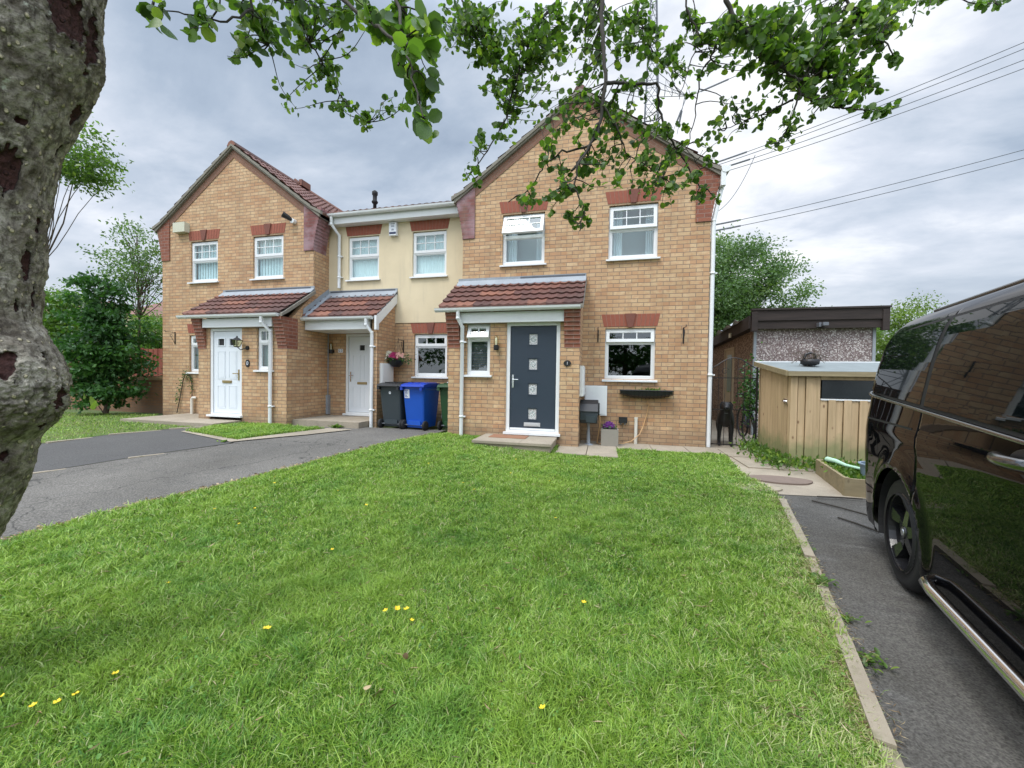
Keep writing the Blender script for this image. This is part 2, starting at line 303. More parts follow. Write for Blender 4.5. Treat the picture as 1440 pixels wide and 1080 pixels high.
# van
t = NT('black_car_paint'); p = t.bsdf((.004, .004, .005), .22, None); p.inputs['Coat Weight'].default_value = .6; p.inputs['Coat Roughness'].default_value = .012; p.inputs['Coat IOR'].default_value = 1.33
p.inputs['Specular IOR Level'].default_value = .0; M['paint'] = t.m
t = NT('tinted_car_glass'); p = t.bsdf((.004, .006, .007), .02, None); p.inputs['Specular IOR Level'].default_value = .35; p.inputs['IOR'].default_value = 1.22; M['carglass'] = t.m
M['shedpane'] = plain('dark_film_pane', (.02, .024, .03), .12, .5, 5)
M['blackgloss'] = plain('gloss_black_alloy', (.02, .02, .022), .2, .1, 5)
M['dogfur'] = plain('black_fur', (.010, .010, .011), .45, .3, 60, .4)
M['redlamp'] = plain('red_lens', (.20, .008, .008), .15, .1, 5)
M['doormat'] = plain('brown_doormat', (.30, .15, .085), .95, .2, 60, .5)
M['pinkmat'] = M['doormat']

# ------------------------------------------------------------------ mesh building
WL = {}
def tag(o, label=None, cat=None, group=None, kind=None):
    if label: o['label'] = label
    if cat: o['category'] = cat
    if group: o['group'] = group
    if kind: o['kind'] = kind
    return o
def thing(name, loc, label, cat, group=None, rz=0):
    o = bpy.data.objects.new(name, None); COL.objects.link(o); o.location = loc; o.rotation_euler = (0, 0, rz); o.empty_display_size = .1
    WL[o.name] = Vector(loc); return tag(o, label, cat, group)
def copy_tree(o, parent=None):
    c = o.copy(); COL.objects.link(c); c.parent = parent
    for ch in list(o.children): copy_tree(ch, c)
    return c
def link(name, me, mat, parent=None, smooth=False):
    o = bpy.data.objects.new(name, me); COL.objects.link(o)
    for m in (mat if isinstance(mat, (list, tuple)) else [mat]): me.materials.append(m)
    if smooth: me.polygons.foreach_set('use_smooth', np.ones(len(me.polygons), bool))
    if parent is not None:
        o.parent = parent; WL[o.name] = WL[parent.name]
    else: WL[o.name] = Vector((0, 0, 0))
    return o
class MB:
    def __init__(s): s.v = []; s.f = []; s.uv = []; s.mi = []
    def face(s, pts, uv=None, mi=0):
        k = len(s.v); s.v += [tuple(p) for p in pts]; s.f.append(tuple(range(k, k+len(pts)))); s.uv.append(uv); s.mi.append(mi); return s
    def box(s, x0, x1, y0, y1, z0, z1, mi=0, skip=''):
        a = [(x0, y0, z0), (x1, y0, z0), (x1, y1, z0), (x0, y1, z0), (x0, y0, z1), (x1, y0, z1), (x1, y1, z1), (x0, y1, z1)]
        for nm, ix in (('b', (3, 2, 1, 0)), ('t', (4, 5, 6, 7)), ('f', (0, 1, 5, 4)), ('r', (1, 2, 6, 5)), ('k', (2, 3, 7, 6)), ('l', (3, 0, 4, 7))):
            if nm not in skip: s.face([a[i] for i in ix], None, mi)
        return s
    def prism(s, poly, axis, a, b, mi=0):
        # poly: list of 2d points; axis 'x','y','z' extrude from a to b
        def m(p, c): return {'x': (c, p[0], p[1]), 'y': (p[0], c, p[1]), 'z': (p[0], p[1], c)}[axis]
        n = len(poly); s.face([m(p, a) for p in poly], None, mi); s.face([m(p, b) for p in reversed(poly)], None, mi)
        for i in range(n):
            p, q = poly[i], poly[(i+1) % n]; s.face([m(q, a), m(p, a), m(p, b), m(q, b)], None, mi)
        return s
    def tube(s, path, rad, seg=8, cap=True, mi=0):
        path = [Vector(p) for p in path]; n = len(path); R = rad if isinstance(rad, (list, tuple)) else [rad]*n
        k0 = len(s.v); prev = None
        for i, p in enumerate(path):
            d = (path[min(i+1, n-1)]-path[max(i-1, 0)]).normalized()
            if prev is None: ref = Vector((0, 0, 1)) if abs(d.z) < .9 else Vector((1, 0, 0)); a = d.cross(ref).normalized()
            else:
                a = (prev-d*prev.dot(d)); a = a.normalized() if a.length > 1e-6 else d.orthogonal().normalized()
            prev = a; b = d.cross(a)
            for j in range(seg):
                t_ = 2*PI*j/seg; q = p+(a*math.cos(t_)+b*math.sin(t_))*R[i]; s.v.append(tuple(q))
        for i in range(n-1):
            for j in range(seg):
                j2 = (j+1) % seg; s.f.append((k0+i*seg+j, k0+i*seg+j2, k0+(i+1)*seg+j2, k0+(i+1)*seg+j)); s.uv.append(None); s.mi.append(mi)
        if cap:
            e0 = [s.v[k0+j] for j in range(seg)]; e1 = [s.v[k0+(n-1)*seg+j] for j in range(seg)]; s.face(e0[::-1], None, mi); s.face(e1, None, mi)
        return s
    def lathe(s, prof, c=(0, 0, 0), axis='z', seg=24, mi=0):
        k0 = len(s.v); n = len(prof)
        for (r, h) in prof:
            for j in range(seg):
                t_ = 2*PI*j/seg; a, b = r*math.cos(t_), r*math.sin(t_)
                q = {'z': (a, b, h), 'x': (h, a, b), 'y': (a, h, b)}[axis]; s.v.append((q[0]+c[0], q[1]+c[1], q[2]+c[2]))
        for i in range(n-1):
            for j in range(seg):
                j2 = (j+1) % seg; s.f.append((k0+i*seg+j, k0+i*seg+j2, k0+(i+1)*seg+j2, k0+(i+1)*seg+j)); s.uv.append(None); s.mi.append(mi)
        return s
    def ball(s, c, r, seg=10, mi=0, sq=(1, 1, 1)):
        k0 = len(s.v); n = seg//2+1
        for i in range(n):
            a = PI*i/(n-1)
            for j in range(seg):
                t_ = 2*PI*j/seg; s.v.append((c[0]+r*sq[0]*math.sin(a)*math.cos(t_), c[1]+r*sq[1]*math.sin(a)*math.sin(t_), c[2]+r*sq[2]*math.cos(a)))
        for i in range(n-1):
            for j in range(seg):
                j2 = (j+1) % seg; s.f.append((k0+i*seg+j, k0+(i+1)*seg+j, k0+(i+1)*seg+j2, k0+i*seg+j2)); s.uv.append(None); s.mi.append(mi)
        return s
    def build(s, name, mat, parent=None, smooth=False, local=False, bevel=0):
        off = Vector((0, 0, 0)) if (local or parent is None) else WL[parent.name]
        me = bpy.data.meshes.new(name); V = [(x-off.x, y-off.y, z-off.z) for x, y, z in s.v]
        me.from_pydata(V, [], s.f); uvl = me.uv_layers.new(name='UVMap'); data = np.zeros((len(me.loops), 2), np.float32)
        for p, uv in zip(me.polygons, s.uv):
            idx = range(p.loop_start, p.loop_start+p.loop_total)
            if uv is not None:
                for k, li in enumerate(idx): data[li] = uv[k]
            else:
                nx, ny, nz = (abs(c) for c in p.normal)
                for li in idx:
                    x, y, z = s.v[me.loops[li].vertex_index]
                    data[li] = (x, y) if (nz > .72) else ((y+.06, z) if nx > ny else (x, z))
        uvl.data.foreach_set('uv', data.ravel())
        me.polygons.foreach_set('material_index', np.array(s.mi, np.int32)); me.update()
        o = link(name, me, mat, parent, smooth)
        if bevel:
            b = o.modifiers.new('bevel', 'BEVEL'); b.width = bevel; b.segments = 2; b.limit_method = 'ANGLE'; b.angle_limit = math.radians(50)
        return o
def npmesh(name, V, Fs, uv, mat, parent=None, off=None):
    V = np.asarray(V, np.float32)
    if parent is not None: V = V-np.array(WL[parent.name] if off is None else off, np.float32)
    me = bpy.data.meshes.new(name); me.vertices.add(len(V)); me.vertices.foreach_set('co', V.ravel())
    loops = np.concatenate([f.ravel() for f in Fs]).astype(np.int32); tot = np.concatenate([np.full(len(f), f.shape[1]) for f in Fs]).astype(np.int32)
    st = np.concatenate([[0], np.cumsum(tot)[:-1]]).astype(np.int32)
    me.loops.add(len(loops)); me.loops.foreach_set('vertex_index', loops); me.polygons.add(len(tot)); me.polygons.foreach_set('loop_start', st); me.polygons.foreach_set('loop_total', tot)
    if uv is not None:
        l = me.uv_layers.new(name='UVMap'); l.data.foreach_set('uv', np.asarray(uv, np.float32)[loops].ravel())
    me.update(calc_edges=True); return link(name, me, mat, parent)
def scatter(name, tv, tf, pos, rot, scale, mat, parent=None, hue=None):
    N = len(pos); k = len(tv); V = np.einsum('nij,kj->nki', rot, tv)*scale[:, None, None]+pos[:, None, :]
    Fs = [(f[None]+(np.arange(N)*k)[:, None, None]).reshape(-1, f.shape[1]) for f in tf]
    h = rng.random(N) if hue is None else hue; uv = np.stack([np.repeat(h, k), np.tile(tv[:, 1], N)], 1)
    return npmesh(name, V.reshape(-1, 3), Fs, uv, mat, parent)
def rots(dirs, up=None, spin=None):
    # matrices whose y column is dir, z column random perpendicular
    d = dirs/np.linalg.norm(dirs, axis=1, keepdims=True); r = rng.normal(size=d.shape) if up is None else up
    x = np.cross(d, r); x /= np.linalg.norm(x, axis=1, keepdims=True)+1e-9; z = np.cross(x, d); return np.stack([x, d, z], 2)
LEAFV = np.array([(0, 0, 0), (-.30, .18, .05), (-.44, .5, .10), (-.30, .84, .05), (0, 1.0, -.06), (.30, .84, .05), (.44, .5, .10), (.30, .18, .05), (0, .5, 0)], float)
LEAFF = [np.array([(8, 0, 1), (8, 1, 2), (8, 2, 3), (8, 3, 4), (8, 4, 5), (8, 5, 6), (8, 6, 7), (8, 7, 0)])]
DIAV = np.array([(0, 0, 0), (-.26, .5, .07), (0, 1, -.04), (.26, .5, .07)], float)
DIAF = [np.array([(0, 1, 2), (0, 2, 3)])]

# ------------------------------------------------------------------ world and sun
w = bpy.data.worlds.new('World'); sc.world = w; w.use_nodes = True; nt = w.node_tree; nt.nodes.clear()
def wn(ty, **kw):
    nd = nt.nodes.new(ty)
    for k, v in kw.items():
        if k[0] == '_': setattr(nd, k[1:], v)
        else: nd.inputs[k.replace('__', ' ')].default_value = v
    return nd
SUN_EL, SUN_AZ = math.radians(58), math.radians(215)     # azimuth measured clockwise from +y
sky = wn('ShaderNodeTexSky', _sky_type='NISHITA', _sun_disc=False, _sun_elevation=SUN_EL, _sun_rotation=SUN_AZ, _altitude=50, _air_density=1.2, _dust_density=2.0)
tc = wn('ShaderNodeTexCoord'); sep = wn('ShaderNodeSeparateXYZ'); nt.links.new(tc.outputs['Generated'], sep.inputs[0])
zc = wn('ShaderNodeMath', _operation='MAXIMUM'); zc.inputs[1].default_value = 0; nt.links.new(sep.outputs[2], zc.inputs[0])
den = wn('ShaderNodeMath', _operation='ADD'); den.inputs[1].default_value = .22; nt.links.new(zc.outputs[0], den.inputs[0])
dv = []
for k in (0, 1):
    d = wn('ShaderNodeMath', _operation='DIVIDE'); nt.links.new(sep.outputs[k], d.inputs[0]); nt.links.new(den.outputs[0], d.inputs[1]); dv.append(d)
cmb = wn('ShaderNodeCombineXYZ'); nt.links.new(dv[0].outputs[0], cmb.inputs[0]); nt.links.new(dv[1].outputs[0], cmb.inputs[1])
mpw = wn('ShaderNodeMapping'); mpw.inputs['Location'].default_value = (1.7, .6, 0); mpw.inputs['Rotation'].default_value = (0, 0, .35); mpw.inputs['Scale'].default_value = (.75, 1.15, 1); nt.links.new(cmb.outputs[0], mpw.inputs[0])
n1 = wn('ShaderNodeTexNoise', Scale=1.05, Detail=8.0, Roughness=.55, Distortion=.35); n2 = wn('ShaderNodeTexNoise', Scale=3.1, Detail=8.0, Roughness=.6, Distortion=.3)
nt.links.new(mpw.outputs[0], n1.inputs['Vector']); nt.links.new(mpw.outputs[0], n2.inputs['Vector'])
ad = wn('ShaderNodeMath', _operation='MULTIPLY_ADD'); ad.inputs[1].default_value = .42; nt.links.new(n2.outputs['Fac'], ad.inputs[0]); nt.links.new(n1.outputs['Fac'], ad.inputs[2])
# bright area where the sun sits behind the cloud, ahead and high
bd = Vector(P(960, 60, 1))-CAM; bd.normalize()
dot = wn('ShaderNodeVectorMath', _operation='DOT_PRODUCT'); dot.inputs[1].default_value = bd; nt.links.new(tc.outputs['Generated'], dot.inputs[0])
gl = wn('ShaderNodeMapRange', _interpolation_type='SMOOTHSTEP'); gl.inputs['From Min'].default_value = .86; gl.inputs['From Max'].default_value = 1.0; gl.inputs['To Max'].default_value = .17; nt.links.new(dot.outputs['Value'], gl.inputs['Value'])
ad2 = wn('ShaderNodeMath', _operation='ADD'); nt.links.new(ad.outputs[0], ad2.inputs[0]); nt.links.new(gl.outputs[0], ad2.inputs[1])
rp = wn('ShaderNodeValToRGB'); e = rp.color_ramp.elements
stops = [(.50, (.37, .455, .585)), (.60, (.46, .55, .68)), (.69, (.60, .68, .80)), (.78, (.76, .82, .93)), (.90, (1.10, 1.12, 1.16))]
while len(e) < len(stops): e.new(.5)
for k, (p_, c) in enumerate(stops): e[k].position = p_; e[k].color = (*c, 1)
nt.links.new(ad2.outputs[0], rp.inputs[0])
# brighter cloud overhead, pale haze on the horizon
zr = wn('ShaderNodeMapRange'); zr.inputs['From Min'].default_value = .66; zr.inputs['From Max'].default_value = 1.0; zr.inputs['To Min'].default_value = 1.0; zr.inputs['To Max'].default_value = 3.6; nt.links.new(zc.outputs[0], zr.inputs['Value'])
hz = wn('ShaderNodeMapRange', _interpolation_type='SMOOTHSTEP'); hz.inputs['From Min'].default_value = 0; hz.inputs['From Max'].default_value = .30; hz.inputs['To Min'].default_value = .75; hz.inputs['To Max'].default_value = 0; nt.links.new(zc.outputs[0], hz.inputs['Value'])
hm = wn('ShaderNodeMix', _data_type='RGBA'); nt.links.new(hz.outputs[0], hm.inputs[0]); nt.links.new(rp.outputs[0], hm.inputs[6]); hm.inputs[7].default_value = (.76, .81, .88, 1)
# added glow in the unseen sky behind the photographer, to light the house fronts
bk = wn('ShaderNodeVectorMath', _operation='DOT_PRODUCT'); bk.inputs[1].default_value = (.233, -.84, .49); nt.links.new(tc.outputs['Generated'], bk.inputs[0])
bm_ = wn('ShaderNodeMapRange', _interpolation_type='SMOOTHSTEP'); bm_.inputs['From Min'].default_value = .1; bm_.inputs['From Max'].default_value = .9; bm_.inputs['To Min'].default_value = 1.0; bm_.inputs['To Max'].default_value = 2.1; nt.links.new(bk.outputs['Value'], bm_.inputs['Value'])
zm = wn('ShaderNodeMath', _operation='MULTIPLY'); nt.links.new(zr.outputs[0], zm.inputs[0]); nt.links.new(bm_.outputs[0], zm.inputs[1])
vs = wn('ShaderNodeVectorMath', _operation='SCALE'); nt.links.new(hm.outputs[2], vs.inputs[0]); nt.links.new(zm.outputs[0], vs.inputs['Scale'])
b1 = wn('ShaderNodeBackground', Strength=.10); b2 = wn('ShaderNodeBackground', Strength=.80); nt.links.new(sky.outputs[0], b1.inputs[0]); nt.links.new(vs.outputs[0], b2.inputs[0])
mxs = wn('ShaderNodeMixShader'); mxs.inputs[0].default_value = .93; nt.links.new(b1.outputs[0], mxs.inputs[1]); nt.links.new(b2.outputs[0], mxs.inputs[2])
wo = wn('ShaderNodeOutputWorld'); nt.links.new(mxs.outputs[0], wo.inputs[0])
sl = bpy.data.lights.new('sun', 'SUN'); sl.energy = 1.5; sl.angle = math.radians(20); sl.color = (1, .96, .90)
so = bpy.data.objects.new('sun', sl); COL.objects.link(so)
sd = Vector((math.sin(SUN_AZ)*math.cos(SUN_EL), math.cos(SUN_AZ)*math.cos(SUN_EL), math.sin(SUN_EL)))
so.rotation_euler = (-sd).to_track_quat('-Z', 'Y').to_euler()
sc.view_settings.view_transform = 'Standard'; sc.view_settings.look = 'None'; sc.view_settings.exposure = .36; sc.view_settings.gamma = 1
sc.cycles.max_bounces = 6; sc.cycles.transparent_max_bounces = 10; sc.cycles.use_denoising = True

# ------------------------------------------------------------------ ground sheets
def sheet(name, poly, z, mat, kind='structure', grid=.5, lim=16, label=None):
    bm = bmesh.new(); vs_ = [bm.verts.new((x, y, 0)) for x, y in poly]; bm.faces.new(vs_)
    xs = [p[0] for p in poly]; ys = [p[1] for p in poly]
    for ax, lo, hi in ((0, min(xs), max(xs)), (1, min(ys), max(ys))):
        c = math.ceil(max(lo, -lim)/grid)*grid
        while c < min(hi, lim):
            no = (1, 0, 0) if ax == 0 else (0, 1, 0); bmesh.ops.bisect_plane(bm, geom=bm.verts[:]+bm.edges[:]+bm.faces[:], plane_co=(c+1e-4, c+1e-4, 0), plane_no=no); c += grid
    for v_ in bm.verts: v_.co.z = gz(v_.co.x, v_.co.y)+z
    bmesh.ops.recalc_face_normals(bm, faces=bm.faces)
    if sum(f_.normal.z for f_ in bm.faces) < 0: bmesh.ops.reverse_faces(bm, faces=bm.faces)
    me = bpy.data.meshes.new(name); bm.to_mesh(me); bm.free()
    o = link(name, me, mat); tag(o, label, None, None, kind); return o
sheet('ground', [(-300, -120), (300, -120), (300, 400), (-300, 400)], -.03, M['ground'])
LAWN = [(-6.0, -11), (-6.0, -6.5), (-5.98, -5.85), (-6.03, -5.46), (-5.97, -4.99), (-5.83, -4.44), (-5.65, -3.69), (-5.4, -2.64), (-5.18, -1.8), (-5.05, -1.2), (-4.93, -.77),
        (-2.60, -.77), (-2.60, -1.46), (-1.58, -1.46), (-1.58, -.69), (.13, -.61), (.06, -1.3), (-.03, -2.05), (.05, -2.75), (.0, -3.1), (-.41, -4.57), (-.69, -5.49), (-.88, -6.1), (-2.3, -11)]
sheet('driveway', [(-5.0, -.2), (-8.0, -.5), (-8.2, -1.6), (-7.7, -2.65), (-8.2, -3.74), (-8.5, -4.8), (-12.0, -14), (-5.9, -14), (-5.9, -5), (-5.0, -1.6)], .004, M['asphalt'])
sheet('upper_driveway', [(-7.72, -2.66), (-8.2, -3.74), (-8.5, -4.8), (-12.0, -14), (-20, -14), (-20, -7), (-12.2, -5), (-10.55, -3.4), (-10.45, -2.65), (-10.1, -1.9), (-9.75, -1.5), (-9.55, -2.05), (-7.8, -2.5)], .009, M['asphalt3'])
sheet('right_driveway', [(.02, -2.85), (1.0, -2.75), (1.3, -1.6), (6, -1.6), (6, -14), (-3.3, -14), (-.88, -6.1), (-.69, -5.49), (-.41, -4.57), (.0, -3.1)], .004, M['asphalt2'])
sheet('lawn', LAWN, .012, M['lawnsoil'])
PATCH = [(-10.55, -3.4), (-10.45, -2.65), (-10.1, -1.9), (-9.8, -1.55), (-11.7, -1.4), (-12.9, -.2), (-13.1, -.1), (-18, -.9), (-20, -7), (-12.2, -5)]
sheet('grass_patch', PATCH, .014, M['lawnsoil'])
STRIP = [(-9.5, -2.02), (-7.85, -2.42), (-7.55, -1.6), (-7.35, -.95), (-8.4, -.87), (-9.6, -.87), (-9.6, -1.5)]
sheet('grass_strip', STRIP, .016, M['lawnsoil'])
sheet('edge_path', [(-9.75, -1.5), (-9.55, -2.08), (-7.78, -2.6), (-7.1, -1.7), (-6.75, -.85), (-7.35, -.85), (-7.55, -1.6), (-7.85, -2.42), (-9.5, -2.0), (-9.6, -1.5)], .020, M['concrete'])
sheet('side_path', [(.13, -.6), (.10, 7), (1.5, 7), (1.5, .3), (.98, -1.3), (1.3, -1.3), (1.05, -2.75), (.02, -2.86), (-.03, -2.05), (.06, -1.3)], .010, M['concrete'])
# paving slabs along the front wall
for i, (x0, x1, y0, y1) in enumerate([(-2.58, -2.09, -1.45, -.02), (-2.08, -1.59, -1.45, -.02), (-1.58, -.99, -.67, -.02), (-.98, -.39, -.66, -.02), (-.38, .16, -.64, -.02), (.17, 1.0, -.78, -.1), (.2, 1.0, -1.55, -.80)]):
    mb = MB(); g = gz((x0+x1)/2, y0); mb.box(x0, x1, y0, y1, g-.04, g+.028+.002*(i % 3))
    o = mb.build('paving_slab', M['concrete'], bevel=.004)
    tag(o, ['pale slab directly right of the front step', 'pale slab in front of the black hose box', 'narrow slab under the white pipe stub', 'narrow slab under the hanging trough', 'end slab at the foot of the corner downpipe', 'slab just in front of the iron gate', 'long slab between the lawn and the timber shed'][i], 'slab', 'paving slabs round the end house')
mb = MB()
for x, y, r in [(-.14, -2.62, .30), (.22, -2.18, .34)]:
    pass
for (x, y, rx, ry, lb) in [(-.12, -2.68, .30, .14, 'cracked grey drain cover set in the lawn edge'), (.34, -2.2, .36, .19, 'brown iron drain cover in the concrete path')]:
    mb = MB(); mb.prism([(x+rx*math.cos(a)*(1+.08*math.sin(3*a)), y+ry*math.sin(a)) for a in [2*PI*k/22 for k in range(22)]], 'z', -.02, .030); tag(mb.build('drain_cover', M['kerb'] if x < 0 else plain('rusty_cover', (.20, .15, .12), .9, .3, 10, .3)), lb, 'drain cover')
# edging kerb, one stone after another
def kerb_run(pts, wd, z0, z1, mat, name, step, label, cat):
    mb = MB()
    for (a, b) in zip(pts[:-1], pts[1:]):
        L = math.dist(a, b); n = max(1, round(L/step)); dx, dy = (b[0]-a[0])/L, (b[1]-a[1])/L
        for k in range(n):
            s0, s1 = L*k/n+.004, L*(k+1)/n-.004; j = random.uniform(-.008, .008); jz = random.uniform(-.009, .007)
            q = [(a[0]+dx*s0-dy*(j), a[1]+dy*s0+dx*j), (a[0]+dx*s1-dy*j, a[1]+dy*s1+dx*j), (a[0]+dx*s1+dy*wd, a[1]+dy*s1-dx*wd), (a[0]+dx*s0+dy*wd, a[1]+dy*s0-dx*wd)]
            g = gz(*a); mb.prism(q, 'z', g+z0, g+z1+jz)
    o = mb.build(name, mat, bevel=.006); return tag(o, label, cat, None, 'structure')
kerb_run([(-2.32, -11), (-.90, -6.1), (-.71, -5.49), (-.43, -4.57), (-.02, -3.1)], .058, -.06, .040, M['kerb'], 'kerb', .9, 'worn concrete edging between the lawn and the right driveway', 'kerb')
kerb_run([(-12.0, -14), (-8.52, -4.8), (-8.2, -3.74), (-7.72, -2.64)], .06, -.05, .02, M['kerb'], 'driveway_divider', .9, 'pale edging line between the two driveways', 'kerb')
kerb_run([(-12.2, -5.0), (-10.55, -3.4), (-10.45, -2.65), (-10.1, -1.9), (-9.76, -1.5)], .07, -.05, .03, M['kerb'], 'patch_kerb', .9, 'pale edging beside the small left lawn', 'kerb')

# ------------------------------------------------------------------ houses
def wall_xz(mb, x0, x1, z0, z1, y, t, holes, mi=0):
    xs = sorted({x0, x1, *[h[0] for h in holes], *[h[1] for h in holes]}); zs = sorted({z0, z1, *[h[2] for h in holes], *[h[3] for h in holes]})
    for i in range(len(xs)-1):
        for j in range(len(zs)-1):
            cx, cz = (xs[i]+xs[i+1])/2, (zs[j]+zs[j+1])/2
            if any(h[0] < cx < h[1] and h[2] < cz < h[3] for h in holes): continue
            a, b, c, d = xs[i], xs[i+1], zs[j], zs[j+1]
            mb.face([(a, y, c), (b, y, c), (b, y, d), (a, y, d)], None, mi); mb.face([(b, y+t, c), (a, y+t, c), (a, y+t, d), (b, y+t, d)], None, mi)
    for a, b, c, d in holes:
        mb.face([(a, y, c), (a, y, d), (a, y+t, d), (a, y+t, c)], None, mi); mb.face([(b, y, d), (b, y, c), (b, y+t, c), (b, y+t, d)], None, mi)
        mb.face([(a, y, c), (a, y+t, c), (b, y+t, c), (b, y, c)], None, mi); mb.face([(a, y, d), (b, y, d), (b, y+t, d), (a, y+t, d)], None, mi)
    mb.face([(x0, y+t, z0), (x0, y, z0), (x0, y, z1), (x0, y+t, z1)], None, mi); mb.face([(x1, y, z0), (x1, y+t, z0), (x1, y+t, z1), (x1, y, z1)], None, mi)

def lintel(parent, xc, w, z0, h, y, flare=.05, key=True, name='lintel'):
    mb = MB(); yb = y+.05; n = max(6, int(round(w/.075))); top = w+2*flare
    def e(s, lv):
        return xc-(w/2+flare*lv)+(w+2*flare*lv)*s
    mb.face([(e(0, 0), y-.001, z0), (e(1, 0), y-.001, z0), (e(1, 1), y-.001, z0+h), (e(0, 1), y-.001, z0+h)], None, 1)
    kw = .5*1.25/n if key else 0
    k = 0
    for i in range(n):
        s0, s1 = i/n, (i+1)/n
        if key and abs((s0+s1)/2-.5) < kw*1.1: continue
        g = .06/n; a, b = s0+g, s1-g
        q = [(e(a, 0), z0+.004), (e(b, 0), z0+.004), (e(b, 1), z0+h-.004), (e(a, 1), z0+h-.004)]
        mb.prism([(p[0], p[1]) for p in q], 'y', y+.04, y-.006)
    if key:
        q = [(xc-.045, z0-.012), (xc+.045, z0-.012), (xc+.10, z0+h+.004), (xc-.10, z0+h+.004)]; mb.prism(q, 'y', y+.04, y-.028, 2)
    return mb.build(name, [M['redplain'], M['mortar'], M['reddark']], parent)

def window(parent, x0, x1, z0, z1, y, rows=2, cols=3, frac=.42, openang=0, back=None, label=None, curtains=False, sill=True, ajar_dark=True):
    """upvc window set in a wall whose face is at y: frame + fanlight with bars + pane + sill"""
    yf = y+.045; d = .06; fw = .05; W = x1-x0; zt = z1-(z1-z0)*frac
    mb = MB(); mb.box(x0, x0+fw, yf, yf+d, z0, z1); mb.box(x1-fw, x1, yf, yf+d, z0, z1); mb.box(x0+fw, x1-fw, yf, yf+d, z0, z0+fw); mb.box(x0+fw, x1-fw, yf, yf+d, z1-fw, z1)
    mb.box(x0+fw, x1-fw, yf, yf+d, zt-.03, zt+.03)
    for a, b, c, e_ in ((x0+fw, x1-fw, z0+fw, zt-.03),):
        mb.box(a, a+.018, yf+.012, yf+.045, c, e_); mb.box(b-.018, b, yf+.012, yf+.045, c, e_); mb.box(a+.018, b-.018, yf+.012, yf+.045, c, c+.018); mb.box(a+.018, b-.018, yf+.012, yf+.045, e_-.018, e_)
    wi = mb.build('window', M['white'], parent, bevel=.004)
    if label: wi['label'] = label
    mb = MB(); mb.box(x0+fw+.016, x1-fw-.016, yf+.022, yf+.032, z0+fw+.016, zt-.046); mb.build('pane', M['glass'], wi)
    # fanlight sash, hinged at its top edge
    mb = MB(); a0, a1 = x0+.02, x1-.02; hh = z1-.02-(zt+.0); sw = .06
    mb.box(0, a1-a0, 0, .05, -sw, 0); mb.box(0, a1-a0, 0, .05, -hh, -hh+sw); mb.box(0, sw, 0, .05, -hh+sw, -sw); mb.box(a1-a0-sw, a1-a0, 0, .05, -hh+sw, -sw)
    gx0, gx1, gz0, gz1 = sw, a1-a0-sw, -hh+sw, -sw
    for k in range(1, cols): c = gx0+(gx1-gx0)*k/cols; mb.box(c-.008, c+.008, .006, .044, gz0, gz1)
    for k in range(1, rows): c = gz0+(gz1-gz0)*k/rows; mb.box(gx0, gx1, .009, .041, c-.008, c+.008)
    R_ = Matrix.Rotation(-openang, 4, 'X'); T_ = Matrix.Translation((a0, yf-.012, z1-.02))
    mb.v = [tuple(T_ @ (R_ @ Vector(p_))) for p_ in mb.v]; sa = mb.build('sash', M['white'], wi)
    mb = MB(); mb.box(gx0-.002, gx1+.002, .020, .030, gz0-.002, gz1+.002); mb.v = [tuple(T_ @ (R_ @ Vector(p_))) for p_ in mb.v]; mb.build('fanlight_pane', M['glass'], wi)
    if sill:
        mb = MB(); mb.prism([(yf+.01, z0-.002), (y-.055, z0-.022), (y-.055, z0-.052), (yf+.01, z0-.040)], 'x', x0-.045, x1+.045); mb.build('sill', M['white'], wi, bevel=.003)
    if back:
        mb = MB()
        if back == 'vertical':
            n = int((W-.1)/.085)
            for k in range(n+1):
                c = x0+.05+k*.085; mb.face([(c, yf+.10, z0), (c+.09, yf+.088, z0), (c+.09, yf+.088, z1), (c, yf+.10, z1)])
            mb.build('blind', M['blind'], wi)
        elif back == 'venetian':
            n = int((z1-z0)/.035)
            for k in range(n): c = z0+k*.035; mb.box(x0+.04, x1-.04, yf+.08, yf+.10, c, c+.026)
            mb.build('blind', M['blind_dark'], wi)
        elif back == 'green':
            mb.box(x0+.03, x1-.03, yf+.10, yf+.12, z0+.02, z1-.02); mb.build('blind', M['green_glass'], wi)
        elif back == 'net':
            nn = 40; pts = [(x0+.02+(W-.04)*k/nn, yf+.09+.006*math.sin(k*1.9)) for k in range(nn+1)]
            for p_, q_ in zip(pts[:-1], pts[1:]): mb.face([(p_[0], p_[1], z0), (q_[0], q_[1], z0), (q_[0], q_[1], z1), (p_[0], p_[1], z1)])
            mb.build('blind', M['blind'], wi, smooth=True)
    if curtains:
        for s_, ww in ((0, .20), (1, .14)):
            mb = MB(); nn = 16; xa = x0+.06 if s_ == 0 else x1-.06-ww
            pts = [(xa+ww*k/nn, yf+.17+.02*math.sin(k*1.6)) for k in range(nn+1)]
            for p_, q_ in zip(pts[:-1], pts[1:]): mb.face([(p_[0], p_[1], z0-.1), (q_[0], q_[1], z0-.1), (q_[0], q_[1], z1), (p_[0], p_[1], z1)])
            mb.build('curtain', M['curtain'], wi, smooth=True)
        mb = MB(); mb.box(x0-.3, x1+.3, yf+.55, yf+.57, z0-.4, z1+.2); mb.build('room_wall', M['blind'], wi)
    return wi

